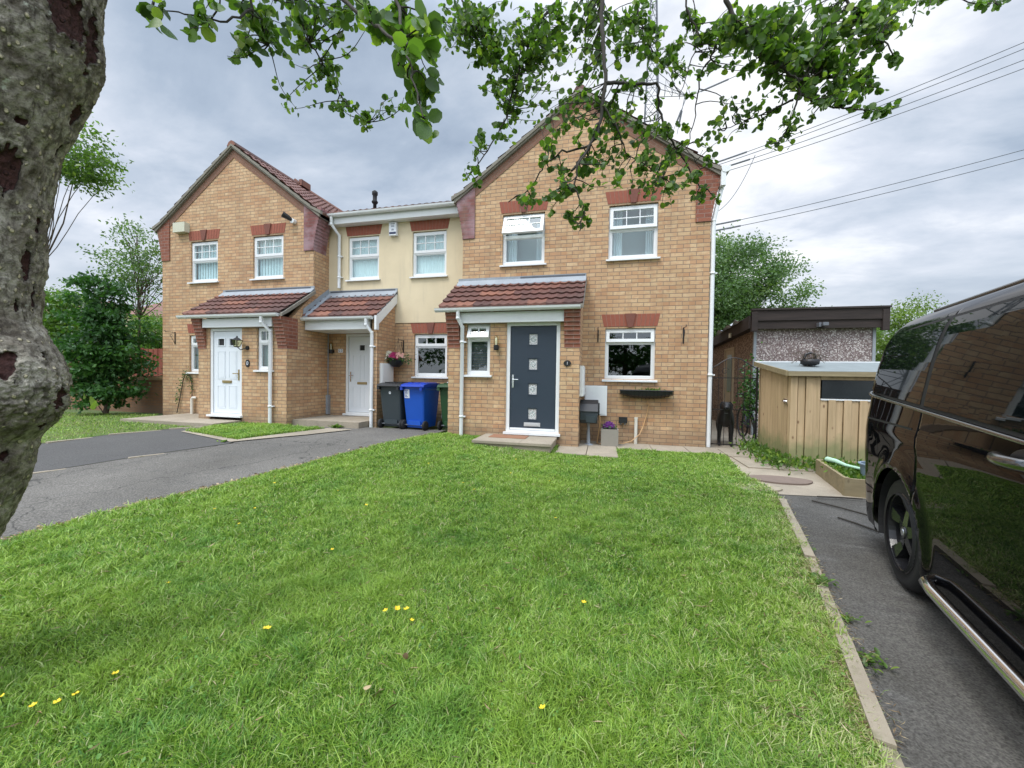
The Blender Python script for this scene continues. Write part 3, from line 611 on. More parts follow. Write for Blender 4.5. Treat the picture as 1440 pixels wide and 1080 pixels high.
def tiled(mb, O, U, S, width, slen, ch=.3, wave=.167, amp=.014, seg=6):
    U = Vector(U).normalized(); S = Vector(S).normalized(); N = U.cross(S).normalized(); O = Vector(O)
    if N.z < 0: N = -N
    nu = max(2, int(width/wave*seg)); us = [width*i/nu for i in range(nu+1)]
    def prof(u): q = math.sin(PI*u/wave); return amp*(1-abs(q))**1.0*1.5-amp*.2
    nc = max(1, int(math.ceil(slen/ch-1e-6)))
    for j in range(nc):
        s0, s1 = j*ch, min((j+1)*ch, slen)+.0
        for i in range(nu):
            u0, u1 = us[i], us[i+1]; dr = .0
            a = O+U*u0+S*s0+N*(.038+prof(u0)); b = O+U*u1+S*s0+N*(.038+prof(u1)); c = O+U*u1+S*s1+N*(.008+prof(u1)); d = O+U*u0+S*s1+N*(.008+prof(u0))
            tu = ((u0+u1)/2/(2*wave)+(j % 2)*.5, j+.5); 
            mb.face([a, b, c, d], [tu]*4)
            a2 = O+U*u0+S*s0-N*.002; b2 = O+U*u1+S*s0-N*.002; mb.face([a2, b2, b, a], [tu]*4)

XS = {}
def gable_house(name, x0, x1, label, wash_right):
    xm = (x0+x1)/2; D = 7.5; zs = 5.0; za = 6.72
    root = thing(name, (xm, 0, 0), label, 'house')
    UF = [(x0+.86, x0+1.73), (x0+2.97, x0+3.86)]
    if name == 'end_house': UF = [(-3.9, -3.03), (-1.79, -.90)]; GF = [(-1.82, -.905, 1.25, 2.22)]
    else: UF = [(-12.11, -11.24), (-10.165, -9.28)]; GF = [(-12.15, -11.3, 1.27, 2.2)]
    holes = [(a, b, 3.52, 4.56) for a, b in UF]+GF
    mb = MB(); wall_xz(mb, x0, x1, -.2, zs, 0, .28, holes)
    mb.face([(x0, 0, zs), (x1, 0, zs), (xm, 0, za)]); mb.face([(x1, .28, zs), (x0, .28, zs), (xm, .28, za)])
    mb.box(x0, x0+.28, .28, D, -.2, zs); mb.box(x1-.28, x1, .28, D, -.2, zs); mb.box(x0+.28, x1-.28, D-.28, D, -.2, zs)
    mb.face([(x1, D, zs), (x0, D, zs), (xm, D, za)])
    mb.build('wall', M['brick'], root)
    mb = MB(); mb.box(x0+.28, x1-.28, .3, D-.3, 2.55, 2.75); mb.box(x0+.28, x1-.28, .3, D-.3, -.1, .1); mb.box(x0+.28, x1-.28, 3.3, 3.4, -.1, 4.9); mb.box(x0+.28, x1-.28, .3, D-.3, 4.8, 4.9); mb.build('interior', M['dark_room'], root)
    for k, (a, b) in enumerate(UF):
        lintel(root, (a+b)/2, b-a+.06, 4.59, .24, 0)
        if name == 'end_house': window(root, a, b, 3.55, 4.55, 0, 2, 3, .44, math.radians(24 if k == 0 else 5), None, None, True)
        else: window(root, a, b, 3.55, 4.55, 0, 2, 3, .47, 0, 'vertical')
    a, b, c, d = GF[0]
    lintel(root, (a+b)/2, b-a+.06, 2.25, .24, 0)
    window(root, a, b, c, d, 0, 1, 3, .27, math.radians(7 if name == 'end_house' else 0), None if name == 'end_house' else 'green')
    # roof
    pit = math.atan2(za-zs, xm-x0); SL = (xm-x0+.20)/math.cos(pit)
    rf = MB()
    for sgn, xe in ((1, x0-.20), (-1, x1+.20)):
        ze = za-(xm-x0+.20)*math.tan(pit)+.10
        S = Vector((sgn*math.cos(pit), 0, math.sin(pit)))
        if sgn > 0: tiled(rf, (xe, D+.05, ze), (0, -1, 0), S, D+.13, SL, .3, .167, .016, 5)
        else: tiled(rf, (xe, -.08, ze), (0, 1, 0), S, D+.13, SL, .3, .167, .016, 5)
    ro = rf.build('roof', M['tile2' if name != 'end_house' else 'tile'], root)
    tk = .09; mb = MB()
    for sgn, xe in ((1, x0-.19), (-1, x1+.19)):
        ze = za-(xm-x0+.19)*math.tan(pit)+.005
        p_ = [(xe, ze), (xm, za+.005), (xm, za+.095), (xe, ze+.09)]
        mb.prism(p_, 'y', D+.04, -.06)
    mb.build('roof_deck', M['cement'], root)
    mb = MB()
    for k in range(int(D/.42)): y_ = -.08+k*.42; mb.prism([(xm-.13, za+.06), (xm-.075, za+.15), (xm, za+.185), (xm+.075, za+.15), (xm+.13, za+.06)], 'y', y_+.412, y_+.0+.004*(k % 2))
    mb.build('ridge_tile', M['tile'], ro)
    # verge: cement fillet and tile ends stepping down the gable
    mb = MB(); n = 9
    for sgn in (1, -1):
        for k in range(n):
            s0, s1 = k/n, (k+1)/n; xa = xm-sgn*(xm-x0+.24)*s0; xb = xm-sgn*(xm-x0+.24)*s1
            za_ = za+.10-(xm-x0+.24)*s0*math.tan(pit); zb_ = za+.10-(xm-x0+.24)*s1*math.tan(pit)
            if k == n-1: zb_ += .055
            mb.prism([(xa, za_-.055), (xb, zb_-.055), (xb, zb_+.022), (xa, za_+.002)], 'y', -.015, -.085)
    mb.build('verge', M['cement'], root)
    # red brick band following the slopes
    mb = MB(); bw = .16
    for sgn in (1, -1):
        S = Vector((-sgn*math.cos(pit), 0, -math.sin(pit))); N_ = Vector((-sgn*math.sin(pit), 0, math.cos(pit)))
        L = (xm-x0+.02)/math.cos(pit); A = Vector((xm, 0, za-.0))
        q = [A, A+S*L, A+S*L-N_*bw, A-Vector((0, 0, bw/math.cos(pit)))]
        y_ = -.012; q = [(p_.x, y_, p_.z) for p_ in q]; uvs = [(0, .225), (L, .225), (L, 0), (bw*math.tan(pit), 0)]
        if sgn < 0: q = q[::-1]; uvs = uvs[::-1]
        mb.face(q[::-1], uvs[::-1])
        z0_, z1_ = q[2], q[3]
        lo = [(A+S*L-N_*bw), (A-Vector((0, 0, bw/math.cos(pit))))]
        mb.face([(lo[0].x, y_, lo[0].z), (lo[1].x, y_, lo[1].z), (lo[1].x, 0, lo[1].z), (lo[0].x, 0, lo[0].z)])
    mb.build('gable_band', M['red'], root)
    # corbelled kneelers
    for sgn, xe in ((-1, x0), (1, x1)):
        mb = MB(); n = 13
        for k in range(n):
            z_ = 4.125+k*.075; off = .20*(k/(n-1))**1.35+.004; zt = z_+.075
            inn = .26
            if k == n-1: zt = z_+.06
            a, b = (xe-off, xe+inn) if sgn < 0 else (xe-inn, xe+off)
            mb.box(a, b, -.024-.0015*(k % 2), .40, z_, zt)
        zk = 4.125+n*.075-.015
        a, b = (xe-.19, xe+.26) if sgn < 0 else (xe-.26, xe+.19)
        ti, to = za-(xm-x0-.26)*math.tan(pit), za-(xm-x0+.17)*math.tan(pit)
        pts = [(a, zk), (b, zk), (b, ti), (a, to)] if sgn < 0 else [(a, zk), (b, zk), (b, to), (a, ti)]
        mb.prism(pts, 'y', .38, -.022)
        mb.build('kneeler', M['redwash' if (wash_right == (sgn > 0)) else 'red'], root)
    return root

end_house = gable_house('end_house', -4.76, 0.0, 'buff brick gabled end house with a navy front door and open windows', False)
left_house = gable_house('gabled_house', -13.05, -8.43, 'buff brick gabled house with a white panelled door and brown roof', True)

def gutter(parent, x0, x1, y, z, name='gutter'):
    mb = MB(); n = 8
    pr = [(y+.057*math.cos(PI+PI*k/n), z+.057*math.sin(PI+PI*k/n)) for k in range(n+1)]; pr = [(y-.062, z+.012)]+pr+[(y+.062, z+.012)]
    mb.prism(pr, 'x', x0, x1)
    k = x0+.25
    while k < x1-.1: mb.prism([(p_[0]+(p_[0]-y)*.10, p_[1]+(p_[1]-z)*.10) for p_ in pr], 'x', k-.022, k+.022); k += .85
    o = mb.build(name, M['white'], parent); return o
def downpipe(parent, path, r=.034, brackets=()):
    mb = MB(); mb.tube(path, r, 12)
    for p_ in path[1:-1]: mb.ball(p_, r*1.16, 12)
    for (x, y, z) in brackets: mb.lathe([(r, -.02), (r*1.22, -.02), (r*1.22, .02), (r, .02)], (x, y, z), 'z', 12); mb.box(x+r, x+r+.04, y-.012, y+.05, z-.012, z+.012)
    return mb.build('downpipe', M['white'], parent, smooth=True)

def porch_roof(parent, x0, x1, yw, ze, zw, ye, gx0, gx1, tm='tile', lead_dark=(.45, 1.0), wing=0):
    dy = yw-ye; sl = math.hypot(dy, zw-ze); S = Vector((0, dy, zw-ze))
    mb = MB(); tiled(mb, (x0, ye, ze+.03), (1, 0, 0), S, x1-x0, sl, .225, .167, .016, 6); ro = mb.build('porch_roof', M[tm], parent)
    mb = MB(); mb.prism([(ye+.03, ze-.03), (yw, zw-.03), (yw, zw+.015), (ye+.03, ze+.015)], 'x', x0+.02, x1-.02); mb.build('roof_deck', M['cement'], ro)
    mb = MB(); nx = Vector((0, -(zw-ze), dy)).normalized()
    # lead apron and upstand against the wall
    mb.box(x0+.02, x1, yw-.012, yw, zw+.0, zw+.15); k = x0+.02
    a = Vector((0, ye, ze+.03))
    mb.prism([(yw-.013, zw+.06), (yw-.013, zw+.10), (yw-.14, zw-.02), (yw-.14, zw-.045)], 'x', x0+.02, x1)
    mb.build('flashing', M['lead'], ro)
    mb = MB(); L0, L1 = x0+.02+(x1-x0)*lead_dark[0], x0+.02+(x1-x0)*lead_dark[1]-.04
    mb.box(L0, L1, yw-.016, yw-.0125, zw+.045, zw+.135); mb.build('flashing_strip', M['lead_dark'], ro)
    gutter(parent, gx0, gx1, ye-.03, ze-.0)
    return ro

def porch_walls(parent, x0, x1, yf, holes, zt, name='porch'):
    mb = MB(); wall_xz(mb, x0, x1, -.2, zt, yf, .12, holes)
    def side(xa, xb):
        mb.prism([(yf+.12, -.2), (-.001, -.2), (-.001, 3.12), (yf+.12, zt)], 'x', xa, xb)
    side(x0, x0+.11); side(x1-.11, x1)
    # triangle fill of the first 12 cm so that the flank is one face
    return mb.build('porch_wall', M['brick'], parent)
YP = -.77
# ---- end house porch
pw = porch_walls(end_house, -4.73, -2.25, YP, [(-4.36, -3.90, 1.28, 2.25), (-3.585, -2.60, .15, 2.26)], 2.45)
porch_roof(end_house, -4.86, -2.20, 0, 2.50, 3.15, -.93, -4.92, -2.24, lead_dark=(.5, 1.0))
mb = MB(); mb.prism([(-.96, 2.46), (-.96, 2.52), (.0, 3.20), (.0, 3.12), (-.77, 2.575)], 'x', -2.25, -2.19); mb.build('verge', M['cement'], end_house)
mb = MB(); mb.box(-4.49, -2.53, -.875, -.79, 2.25, 2.44); mb.box(-4.49, -2.53, -.79, YP, 2.26, 2.44); mb.build('fascia', M['white'], end_house, bevel=.003)
def porch_kneeler(parent, x0, x1, zb, zt, side=None):
    mb = MB(); n = int(round((zt-zb)/.075))
    for k in range(n):
        z_ = zb+k*.075; o_ = .008+.15*(k/(n-1))**1.2; d = .0012*(k % 2)
        mb.box(x0-(.003+d if side != 'r' else 0), x1+(.003+d if side != 'l' else 0), YP-o_, YP+.002, z_+.0, z_+.073)
        mb.box(x0, x1, YP-o_+.006, YP+.002, z_+.073, z_+.075, 1)
    return mb.build('porch_kneeler', [M['red'], M['mortar']], parent)
porch_kneeler(end_house, -4.735, -4.50, 1.79, 2.47); porch_kneeler(end_house, -2.52, -2.25, 1.79, 2.47)
window(end_house, -4.36, -3.90, 1.30, 2.24, YP, 1, 2, .29, math.radians(24), 'venetian')
downpipe(end_house, [(-4.47, -.96, 2.46), (-4.47, -.96, 2.33), (-4.43, -.83, 2.18), (-4.43, -.83, .10)], .036, [(-4.43, -.83, 1.9), (-4.43, -.83, .5)])
# navy door
def door(parent, x0, x1, z0, z1, y, skin, frame=.065, hinge_right=True, navy=False, letter='chrome', pane_mat='frost', handle_left=True, panels=True, winn=2):
    mb = MB(); d0, d1 = y+.02, y+.10
    mb.box(x0, x0+frame, d0, d1, z0, z1); mb.box(x1-frame, x1, d0, d1, z0, z1); mb.box(x0+frame, x1-frame, d0, d1, z1-frame*.9, z1); mb.box(x0+frame, x1-frame, d0, d1, z0, z0+.045); mb.box(x0-.03, x1+.03, y-.06, d0, z0-.03, z0+.012)
    dr = mb.build('door', M['white'], parent, bevel=.004)
    a, b, c, e_ = x0+frame+.008, x1-frame-.008, z0+.05, z1-frame*.9-.008; yf = d0+.022
    wx = b-a
    rec = []
    if navy: rec = [((a+b)/2-.075, (a+b)/2+.075, c+(e_-c)*f-.095, c+(e_-c)*f+.095) for f in (.875, .635, .395, .155)]
    mb = MB()
    if navy:
        wall_xz(mb, a, b, c, e_, yf, .04, rec)
        k = a+.07
        while k < b-.02:
            k += .105
        for r in rec:
            for q in ((r[0]-.03, r[1]+.03, r[3]+.015, r[3]+.022), (r[0]-.03, r[1]+.03, r[2]-.022, r[2]-.015)): mb.box(q[0], q[1], yf-.006, yf, q[2], q[3])
    else:
        px = [(a+wx*.14, a+wx*.44), (a+wx*.56, a+wx*.86)] if winn == 2 else [(a+wx*.32, a+wx*.68)]
        H = e_-c
        rec = [(p_[0]+.03, p_[1]-.03, c+H*.83, c+H*.91) for p_ in px] if winn == 2 else [((a+b)/2-.07, (a+b)/2+.07, c+H*.82, c+H*.89)]
        wall_xz(mb, a, b, c, e_, yf, .04, rec)
        for r in rec:
            mb.box(r[0]-.03, r[1]+.03, yf-.012, yf, r[3], r[3]+.02); mb.box(r[0]-.03, r[1]+.03, yf-.012, yf, r[2]-.02, r[2]); mb.box(r[0]-.03, r[0], yf-.012, yf, r[2], r[3]); mb.box(r[1], r[1]+.03, yf-.012, yf, r[2], r[3])
        px2 = [(a+wx*.14, a+wx*.44), (a+wx*.56, a+wx*.86)]
        for p_ in px2:
            for z_a, z_b in ((.42, .76), (.06, .34)):
                za_, zb_ = c+H*z_a, c+H*z_b
                for q in ((p_[0], p_[1], zb_-.014, zb_), (p_[0], p_[1], za_, za_+.014), (p_[0], p_[0]+.014, za_+.014, zb_-.014), (p_[1]-.014, p_[1], za_+.014, zb_-.014)): mb.box(q[0], q[1], yf-.007, yf, q[2], q[3])
                mb.box(p_[0]+.03, p_[1]-.03, yf-.005, yf, za_+.03, zb_-.03)
    mb.build('leaf', M[skin], dr)
    for r in rec: mb = MB(); mb.box(r[0], r[1], yf+.014, yf+.022, r[2], r[3]); mb.build('glazing', M[pane_mat], dr)
    if navy:
        for r in rec:
            mb = MB(); cx, cz = (r[0]+r[1])/2, (r[2]+r[3])/2
            for s_ in (.035, .055): mb.prism([(cx-s_, cz), (cx, cz-s_), (cx+s_, cz), (cx, cz+s_)], 'y', yf+.013, yf+.0125-.001*(s_ == .035), 0 if s_ == .055 else 1)
            mb.build('glazing_bevel', [M['glass'], M['frost']], dr)
        mb = MB(); mb.box(a, b, yf-.014, yf, c, c+.035); mb.build('weather_bar', M['white'], dr)
    hx = a+.05 if handle_left else b-.05; sg = 1 if handle_left else -1; hz = c+(e_-c)*.47
    mb = MB(); mb.box(hx-.016, hx+.016, yf-.012, yf, hz-.12, hz+.12); mb.tube([(hx, yf-.01, hz+.03), (hx, yf-.055, hz+.03), (hx+sg*.11, yf-.055, hz+.03)], .010, 8); mb.build('handle', M['chrome' if navy or winn == 1 else 'brass'], dr, smooth=False)
    mb = MB(); lz = c+(e_-c)*(.055 if navy else .385); lx = (a+b)/2
    mb.box(lx-.15, lx+.15, yf-.012, yf, lz-.035, lz+.035) if navy else mb.box(lx-.13, lx+.13, yf-.012, yf, lz-.03, lz+.03)
    mb.box(lx-.12, lx+.12, yf-.022, yf-.012, lz-.016, lz+.020)
    mb.build('letterbox', M['satin' if letter == 'chrome' else 'brass'], dr, bevel=.003)
    return dr
door(end_house, -3.585, -2.60, .24, 2.255, YP, 'navy', navy=True)
# front step of paving on a kerb
mb = MB(); mb.box(-3.92, -2.64, -1.56, YP-.001, -.05, .155); st = mb.build('front_step', M['concrete'], bevel=.006); tag(st, 'low concrete doorstep below the navy front door', 'step')
mb = MB(); mb.box(-3.95, -3.15, -1.59, YP-.002, .157, .197); mb.box(-3.145, -2.62, -1.59, YP-.002, .157, .197); o = mb.build('tread', M['concrete'], st, bevel=.005)
mb = MB(); mb.box(-3.78, -3.12, -1.20, -.86, .1975, .206); tag(mb.build('doormat', M['doormat']), 'thin reddish brown mat on the step by the navy door', 'doormat')
# right corner downpipe and gutter of the end house (seen end on)
mb = MB()
mb.prism([(.13, 5.02), (.15, 4.96), (.21, 4.94), (.27, 4.97), (.28, 5.05), (.13, 5.06)], 'y', -.10, 7.4); mb.build('gutter', M['white'], end_house)
mb = MB(); mb.prism([(.13, -.09), (.21, -.09), (.21, .0), (.13, .0)], 'z', 4.72, 4.98); mb.build('box_end', M['white'], end_house)
downpipe(end_house, [(.17, .05, 4.95), (.17, .05, 4.72), (.055, .045, 4.15), (.055, .045, .03)], .040, [(.055, .045, 3.2), (.055, .045, 1.35)])
mb = MB(); mb.box(-4.99, -4.90, -.05, 7.4, 4.96, 5.05); mb.build('gutter', M['white'], end_house)
# ---- left house porch
porch_walls(left_house, -10.84, -8.432, YP, [(-10.52, -9.62, .2, 2.26), (-9.21, -8.80, 1.33, 2.26)], 2.45)
porch_roof(left_house, -11.08, -8.40, 0, 2.51, 3.15, -.93, -11.17, -8.48, lead_dark=(.03, .97))
mb = MB(); mb.prism([(-.96, 2.46), (-.96, 2.52), (.0, 3.20), (.0, 3.12), (-.77, 2.575)], 'x', -8.425, -8.37); mb.build('verge', M['cement'], left_house)
mb = MB(); mb.box(-10.60, -8.72, -.875, -.79, 2.26, 2.45); mb.box(-10.60, -8.72, -.79, YP, 2.27, 2.45); mb.build('fascia', M['white'], left_house, bevel=.003)
porch_kneeler(left_house, -10.85, -10.62, 1.79, 2.47)
porch_kneeler(left_house, -8.66, -8.432, 1.79, 2.47)
mb = MB()
for k in range(9): mb.box(-8.434, -8.4285+.0012*(k % 2), YP-.006, -.47, 1.79+k*.075, 1.862+k*.075)
mb.build('porch_kneeler', M['red'], left_house)
window(left_house, -9.21, -8.80, 1.34, 2.25, YP, 1, 2, .36, 0, 'green')
door(left_house, -10.52, -9.62, .30, 2.25, YP, 'whitedoor', letter='brass', pane_mat='dark_room', handle_left=False)
downpipe(left_house, [(-8.90, -.96, 2.46), (-8.90, -.96, 2.34), (-8.80, -.83, 2.16), (-8.80, -.83, .14)], .036, [(-8.80, -.83, .55)])
mb = MB(); mb.box(-12.2, -9.62, -1.42, YP-.001, .0, .205); mb.box(-12.2, -10.85, YP-.001, -.001, .0, .203); tag(mb.build('door_step', M['concrete'], bevel=.006), 'wide stained concrete step below the white panelled door', 'step')

# ---- middle house
mid = thing('terraced_house', (-6.6, .52, 0), 'cream rendered middle house with a brick ground floor and white gutter', 'house')
YM = .52
holes_u = [(-7.89, -7.055, 3.52, 4.57), (-6.19, -5.345, 3.52, 4.57)]
mb = MB(); wall_xz(mb, -8.43, -4.76, 2.48, 4.98, YM-.015, .26, holes_u); mb.build('rendered_wall', M['cream'], mid)
mb = MB(); wall_xz(mb, -8.43, -4.76, -.2, 2.478, YM, .24, [(-6.13, -5.31, 1.24, 2.22), (-7.96, -7.08, .2, 2.25)]); mb.build('wall', M['brick'], mid)
mb = MB(); mb.box(-8.43, -4.76, 7.2, 7.4, -.2, 5.0); mb.build('back_wall', M['brick'], mid)
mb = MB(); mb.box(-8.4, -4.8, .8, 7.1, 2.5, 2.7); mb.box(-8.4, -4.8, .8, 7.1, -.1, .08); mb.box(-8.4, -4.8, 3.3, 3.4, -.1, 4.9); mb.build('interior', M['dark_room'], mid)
for a, b in ((-7.89, -7.055), (-6.19, -5.345)):
    lintel(mid, (a+b)/2, b-a+.06, 4.585, .23, YM-.015, .05, False)
    window(mid, a, b, 3.55, 4.56, YM-.015, 2, 3, .47, 0, 'net')
lintel(mid, -5.72, .90, 2.235, .235, YM, .06, True)
window(mid, -6.13, -5.31, 1.25, 2.21, YM, 1, 3, .28, 0, None)
# roof, low pitch
mb = MB(); S = Vector((0, 3.4, 1.1)); tiled(mb, (-8.42, .30, 5.06), (1, 0, 0), S, 3.66, S.length, .3, .167, .014, 4); ro = mb.build('roof', M['tile'], mid)
mb = MB(); mb.prism([(.32, 4.98), (3.7, 6.07), (7.3, 4.95), (7.3, 5.0), (3.7, 6.12), (.32, 5.03)], 'x', -8.42, -4.77); mb.build('roof_deck', M['cement'], ro)
mb = MB(); mb.box(-8.44, -4.93, .30, .33, 4.82, 4.99); mb.box(-8.44, -4.93, .33, YM-.016, 4.82, 4.84); mb.build('fascia', M['white'], mid)
gutter(mid, -8.50, -4.98, .24, 5.02)
downpipe(mid, [(-8.16, .24, 4.97), (-8.16, .24, 4.80), (-8.10, .45, 4.60), (-8.10, .45, 3.34)], .036, [(-8.10, .45, 4.1), (-8.10, .45, 3.6)])
mb = MB(); fx, fy = -7.90, 1.6; mb.lathe([(.045, 5.3), (.045, 5.85), (.07, 5.86), (.085, 5.90), (.055, 5.94), (.055, 6.06), (.075, 6.09), (.075, 6.16), (.03, 6.20)], (fx, fy, 0), 'z', 14); mb.build('flue', M['rubber'], ro, smooth=True)
mb = MB(); mb.box(-6.60, -6.25, 1.5, 1.8, 5.40, 5.66); mb.build('roof_vent', M['tile'], ro)
# ridge vent of the left house
mb = MB(); mb.prism([(-10.93, 6.80), (-10.74, 6.98), (-10.55, 6.80)], 'y', 1.9, 2.25); mb.box(-10.60, -10.50, 1.9, 2.25, 6.76, 6.93); mb.build('roof_vent', M['tile'], left_house)
# porch canopy of the middle house
porch_roof(mid, -8.425, -6.56, YM-.015, 2.50, 3.14, -.32, -8.60, -6.66, lead_dark=(.02, .98))
mb = MB(); mb.box(-8.42, -6.78, -.27, -.22, 2.25, 2.45); mb.box(-8.42, -6.78, -.22, YM-.001, 2.25, 2.27); mb.build('fascia', M['white'], mid)
mb = MB(); mb.prism([(-.34, 2.44), (-.34, 2.52), (YM-.02, 3.16), (YM-.02, 2.94), (-.24, 2.36), (-.24, 2.23), (-.34, 2.23)], 'x', -6.615, -6.565); mb.build('bargeboard', M['white'], mid)
mb = MB(); mb.prism([(-.22, -.2), (YM-.002, -.2), (YM-.002, 3.08), (-.22, 2.50)], 'x', -6.75, -6.617); mb.build('porch_wall', M['brick'], mid)
mb = MB()
n = 9
for k in range(n):
    y0_ = -.32+.84*k/n; y1_ = -.32+.84*(k+1)/n; z0_ = 2.50+.64*(k)/n; z1_ = 2.50+.64*(k+1)/n
    mb.prism([(y0_, z0_+.05), (y1_, z1_+.05), (y1_, z1_+.22), (y0_, z0_+.22-.0)], 'x', -8.4285, -8.419-.001*(k % 2))
mb.prism([(-.34, 2.56), (YM-.03, 3.22), (YM-.03, 3.19), (-.34, 2.53)], 'x', -8.419, -8.30)
mb.build('flashing', M['lead'], mid)
mb = MB(); mb.box(-6.755, -6.61, -.24, -.221, 0, 2.24); mb.build('porch_wall_end', M['brick'], mid)
downpipe(mid, [(-6.80, -.36, 2.46), (-6.80, -.36, 2.33), (-6.71, -.28, 2.17), (-6.71, -.28, .12)], .037, [(-6.71, -.28, 1.87), (-6.71, -.28, .5)])
door(mid, -7.96, -7.08, .30, 2.24, YM, 'whitedoor', letter='brass', pane_mat='dark_room', winn=1)
mb = MB(); mb.box(-8.42, -6.78, -.62, YM-.002, .0, .26); tag(mb.build('porch_step', M['concrete'], bevel=.008), 'mossy concrete step under the middle porch canopy', 'step')
mb = MB(); mb.box(-8.44, -8.37, .42, .51, .28, .75); mb.tube([(-8.41, .47, .75), (-8.41, .47, 2.25)], .012, 6); tag(mb.build('pipe_casing', M['lead']), 'grey boxed pipe in the corner beside the middle door', 'pipe')

# ------------------------------------------------------------------ things fixed to or standing by the houses
def wall_box(name, x0, x1, y0, y1, z0, z1, mat, label, cat, door_axis='y', group=None, lid=True, bev=.012):
    mb = MB(); mb.box(x0, x1, y0, y1, z0, z1); o = mb.build(name, M[mat], bevel=bev); tag(o, label, cat, group)
    if lid:
        mb = MB(); i = .022
        if door_axis == 'y': mb.box(x0+i, x1-i, y0-.007, y0-.0005, z0+i, z1-i); mb.tube([(x0+.06, y0-.007, (z0+z1)/2), (x0+.06, y0-.013, (z0+z1)/2)], .012, 8)
        else: mb.box(x1+.0005, x1+.007, y0+i, y1-i, z0+i, z1-i); mb.tube([(x1+.007, y0+.06, (z0+z1)/2), (x1+.013, y0+.06, (z0+z1)/2)], .012, 8)
        mb.build('lid', M[mat], o, bevel=.004)
    return o
wall_box('meter_box', -2.185, -1.765, -.10, -.001, .545, 1.115, 'meter', 'square white meter box on the wall beside the plain grey planter', 'meter box', 'y', 'white meter boxes')
wall_box('meter_box', -2.249, -2.185, -.66, -.20, .93, 1.48, 'meter', 'narrow white meter box on the flank of the navy door porch', 'meter box', 'x', 'white meter boxes')
wall_box('meter_box', -6.616, -6.55, -.12, .34, .95, 1.52, 'meter', 'white meter box on the canopy wall above the dark grey bin', 'meter box', 'x', 'white meter boxes')
wall_box('meter_box', -5.38, -5.02, .41, .519, .30, .78, 'meter', 'low grey meter box on the wall between the blue and green bins', 'meter box', 'y', 'white meter boxes')
wall_box('alarm_box', -12.52, -12.14, -.13, -.001, 4.79, 5.03, 'aged', 'yellowed square alarm box high on the left gable', 'alarm box', lid=False)
ab = wall_box('alarm_box', -6.75, -6.56, .42, .504, 4.50, 4.80, 'paper', 'white alarm box with a navy stripe between the cream wall windows', 'alarm box', lid=False)
mb = MB(); mb.box(-6.74, -6.57, .414, .4205, 4.53, 4.575); mb.build('stripe', M['navyprint'], ab); mb = MB()
for z_, w_ in ((4.765, .10), (4.73, .07), (4.70, .08), (4.64, .05), (4.62, .06)): mb.box(-6.655-w_/2, -6.655+w_/2, .417, .4205, z_-.006, z_+.004)
mb.build('lettering', M['navyprint'], ab)
t_ = thing('floodlight', (-9.0, -.001, 4.85), 'small black and white floodlight high by the purple corner brickwork', 'light')
mb = MB(); mb.tube([(-8.96, 0, 4.82), (-8.96, -.09, 4.82)], .055, 14); mb.build('mount', M['white'], t_)
mb = MB(); mb.tube([(-8.97, -.05, 4.83), (-9.03, -.12, 4.88), (-9.10, -.22, 4.93)], [.035, .055, .07], 12); mb.build('lamp_head', M['blackplastic'], t_)

def flower_cloud(mb, c, r, n, s, mi=0):
    for _ in range(n):
        a, b = random.uniform(0, 2*PI), random.uniform(-.3, 1); q = math.sqrt(max(0, 1-b*b)); x, y, z = c[0]+r*q*math.cos(a)*random.uniform(.5, 1), c[1]+r*q*math.sin(a)*random.uniform(.5, 1), c[2]+r*b*.8
        ph = random.uniform(0, 1)
        for k in range(5):
            t1, t2 = ph+2*PI*k/5, ph+2*PI*(k+.8)/5; mb.face([(x, y-.004, z), (x+s*math.cos(t1), y-random.uniform(-.3, .3)*s, z+s*math.sin(t1)), (x+1.2*s*math.cos((t1+t2)/2), y-.01, z+1.2*s*math.sin((t1+t2)/2)), (x+s*math.cos(t2), y-random.uniform(-.3, .3)*s, z+s*math.sin(t2))], None, mi)

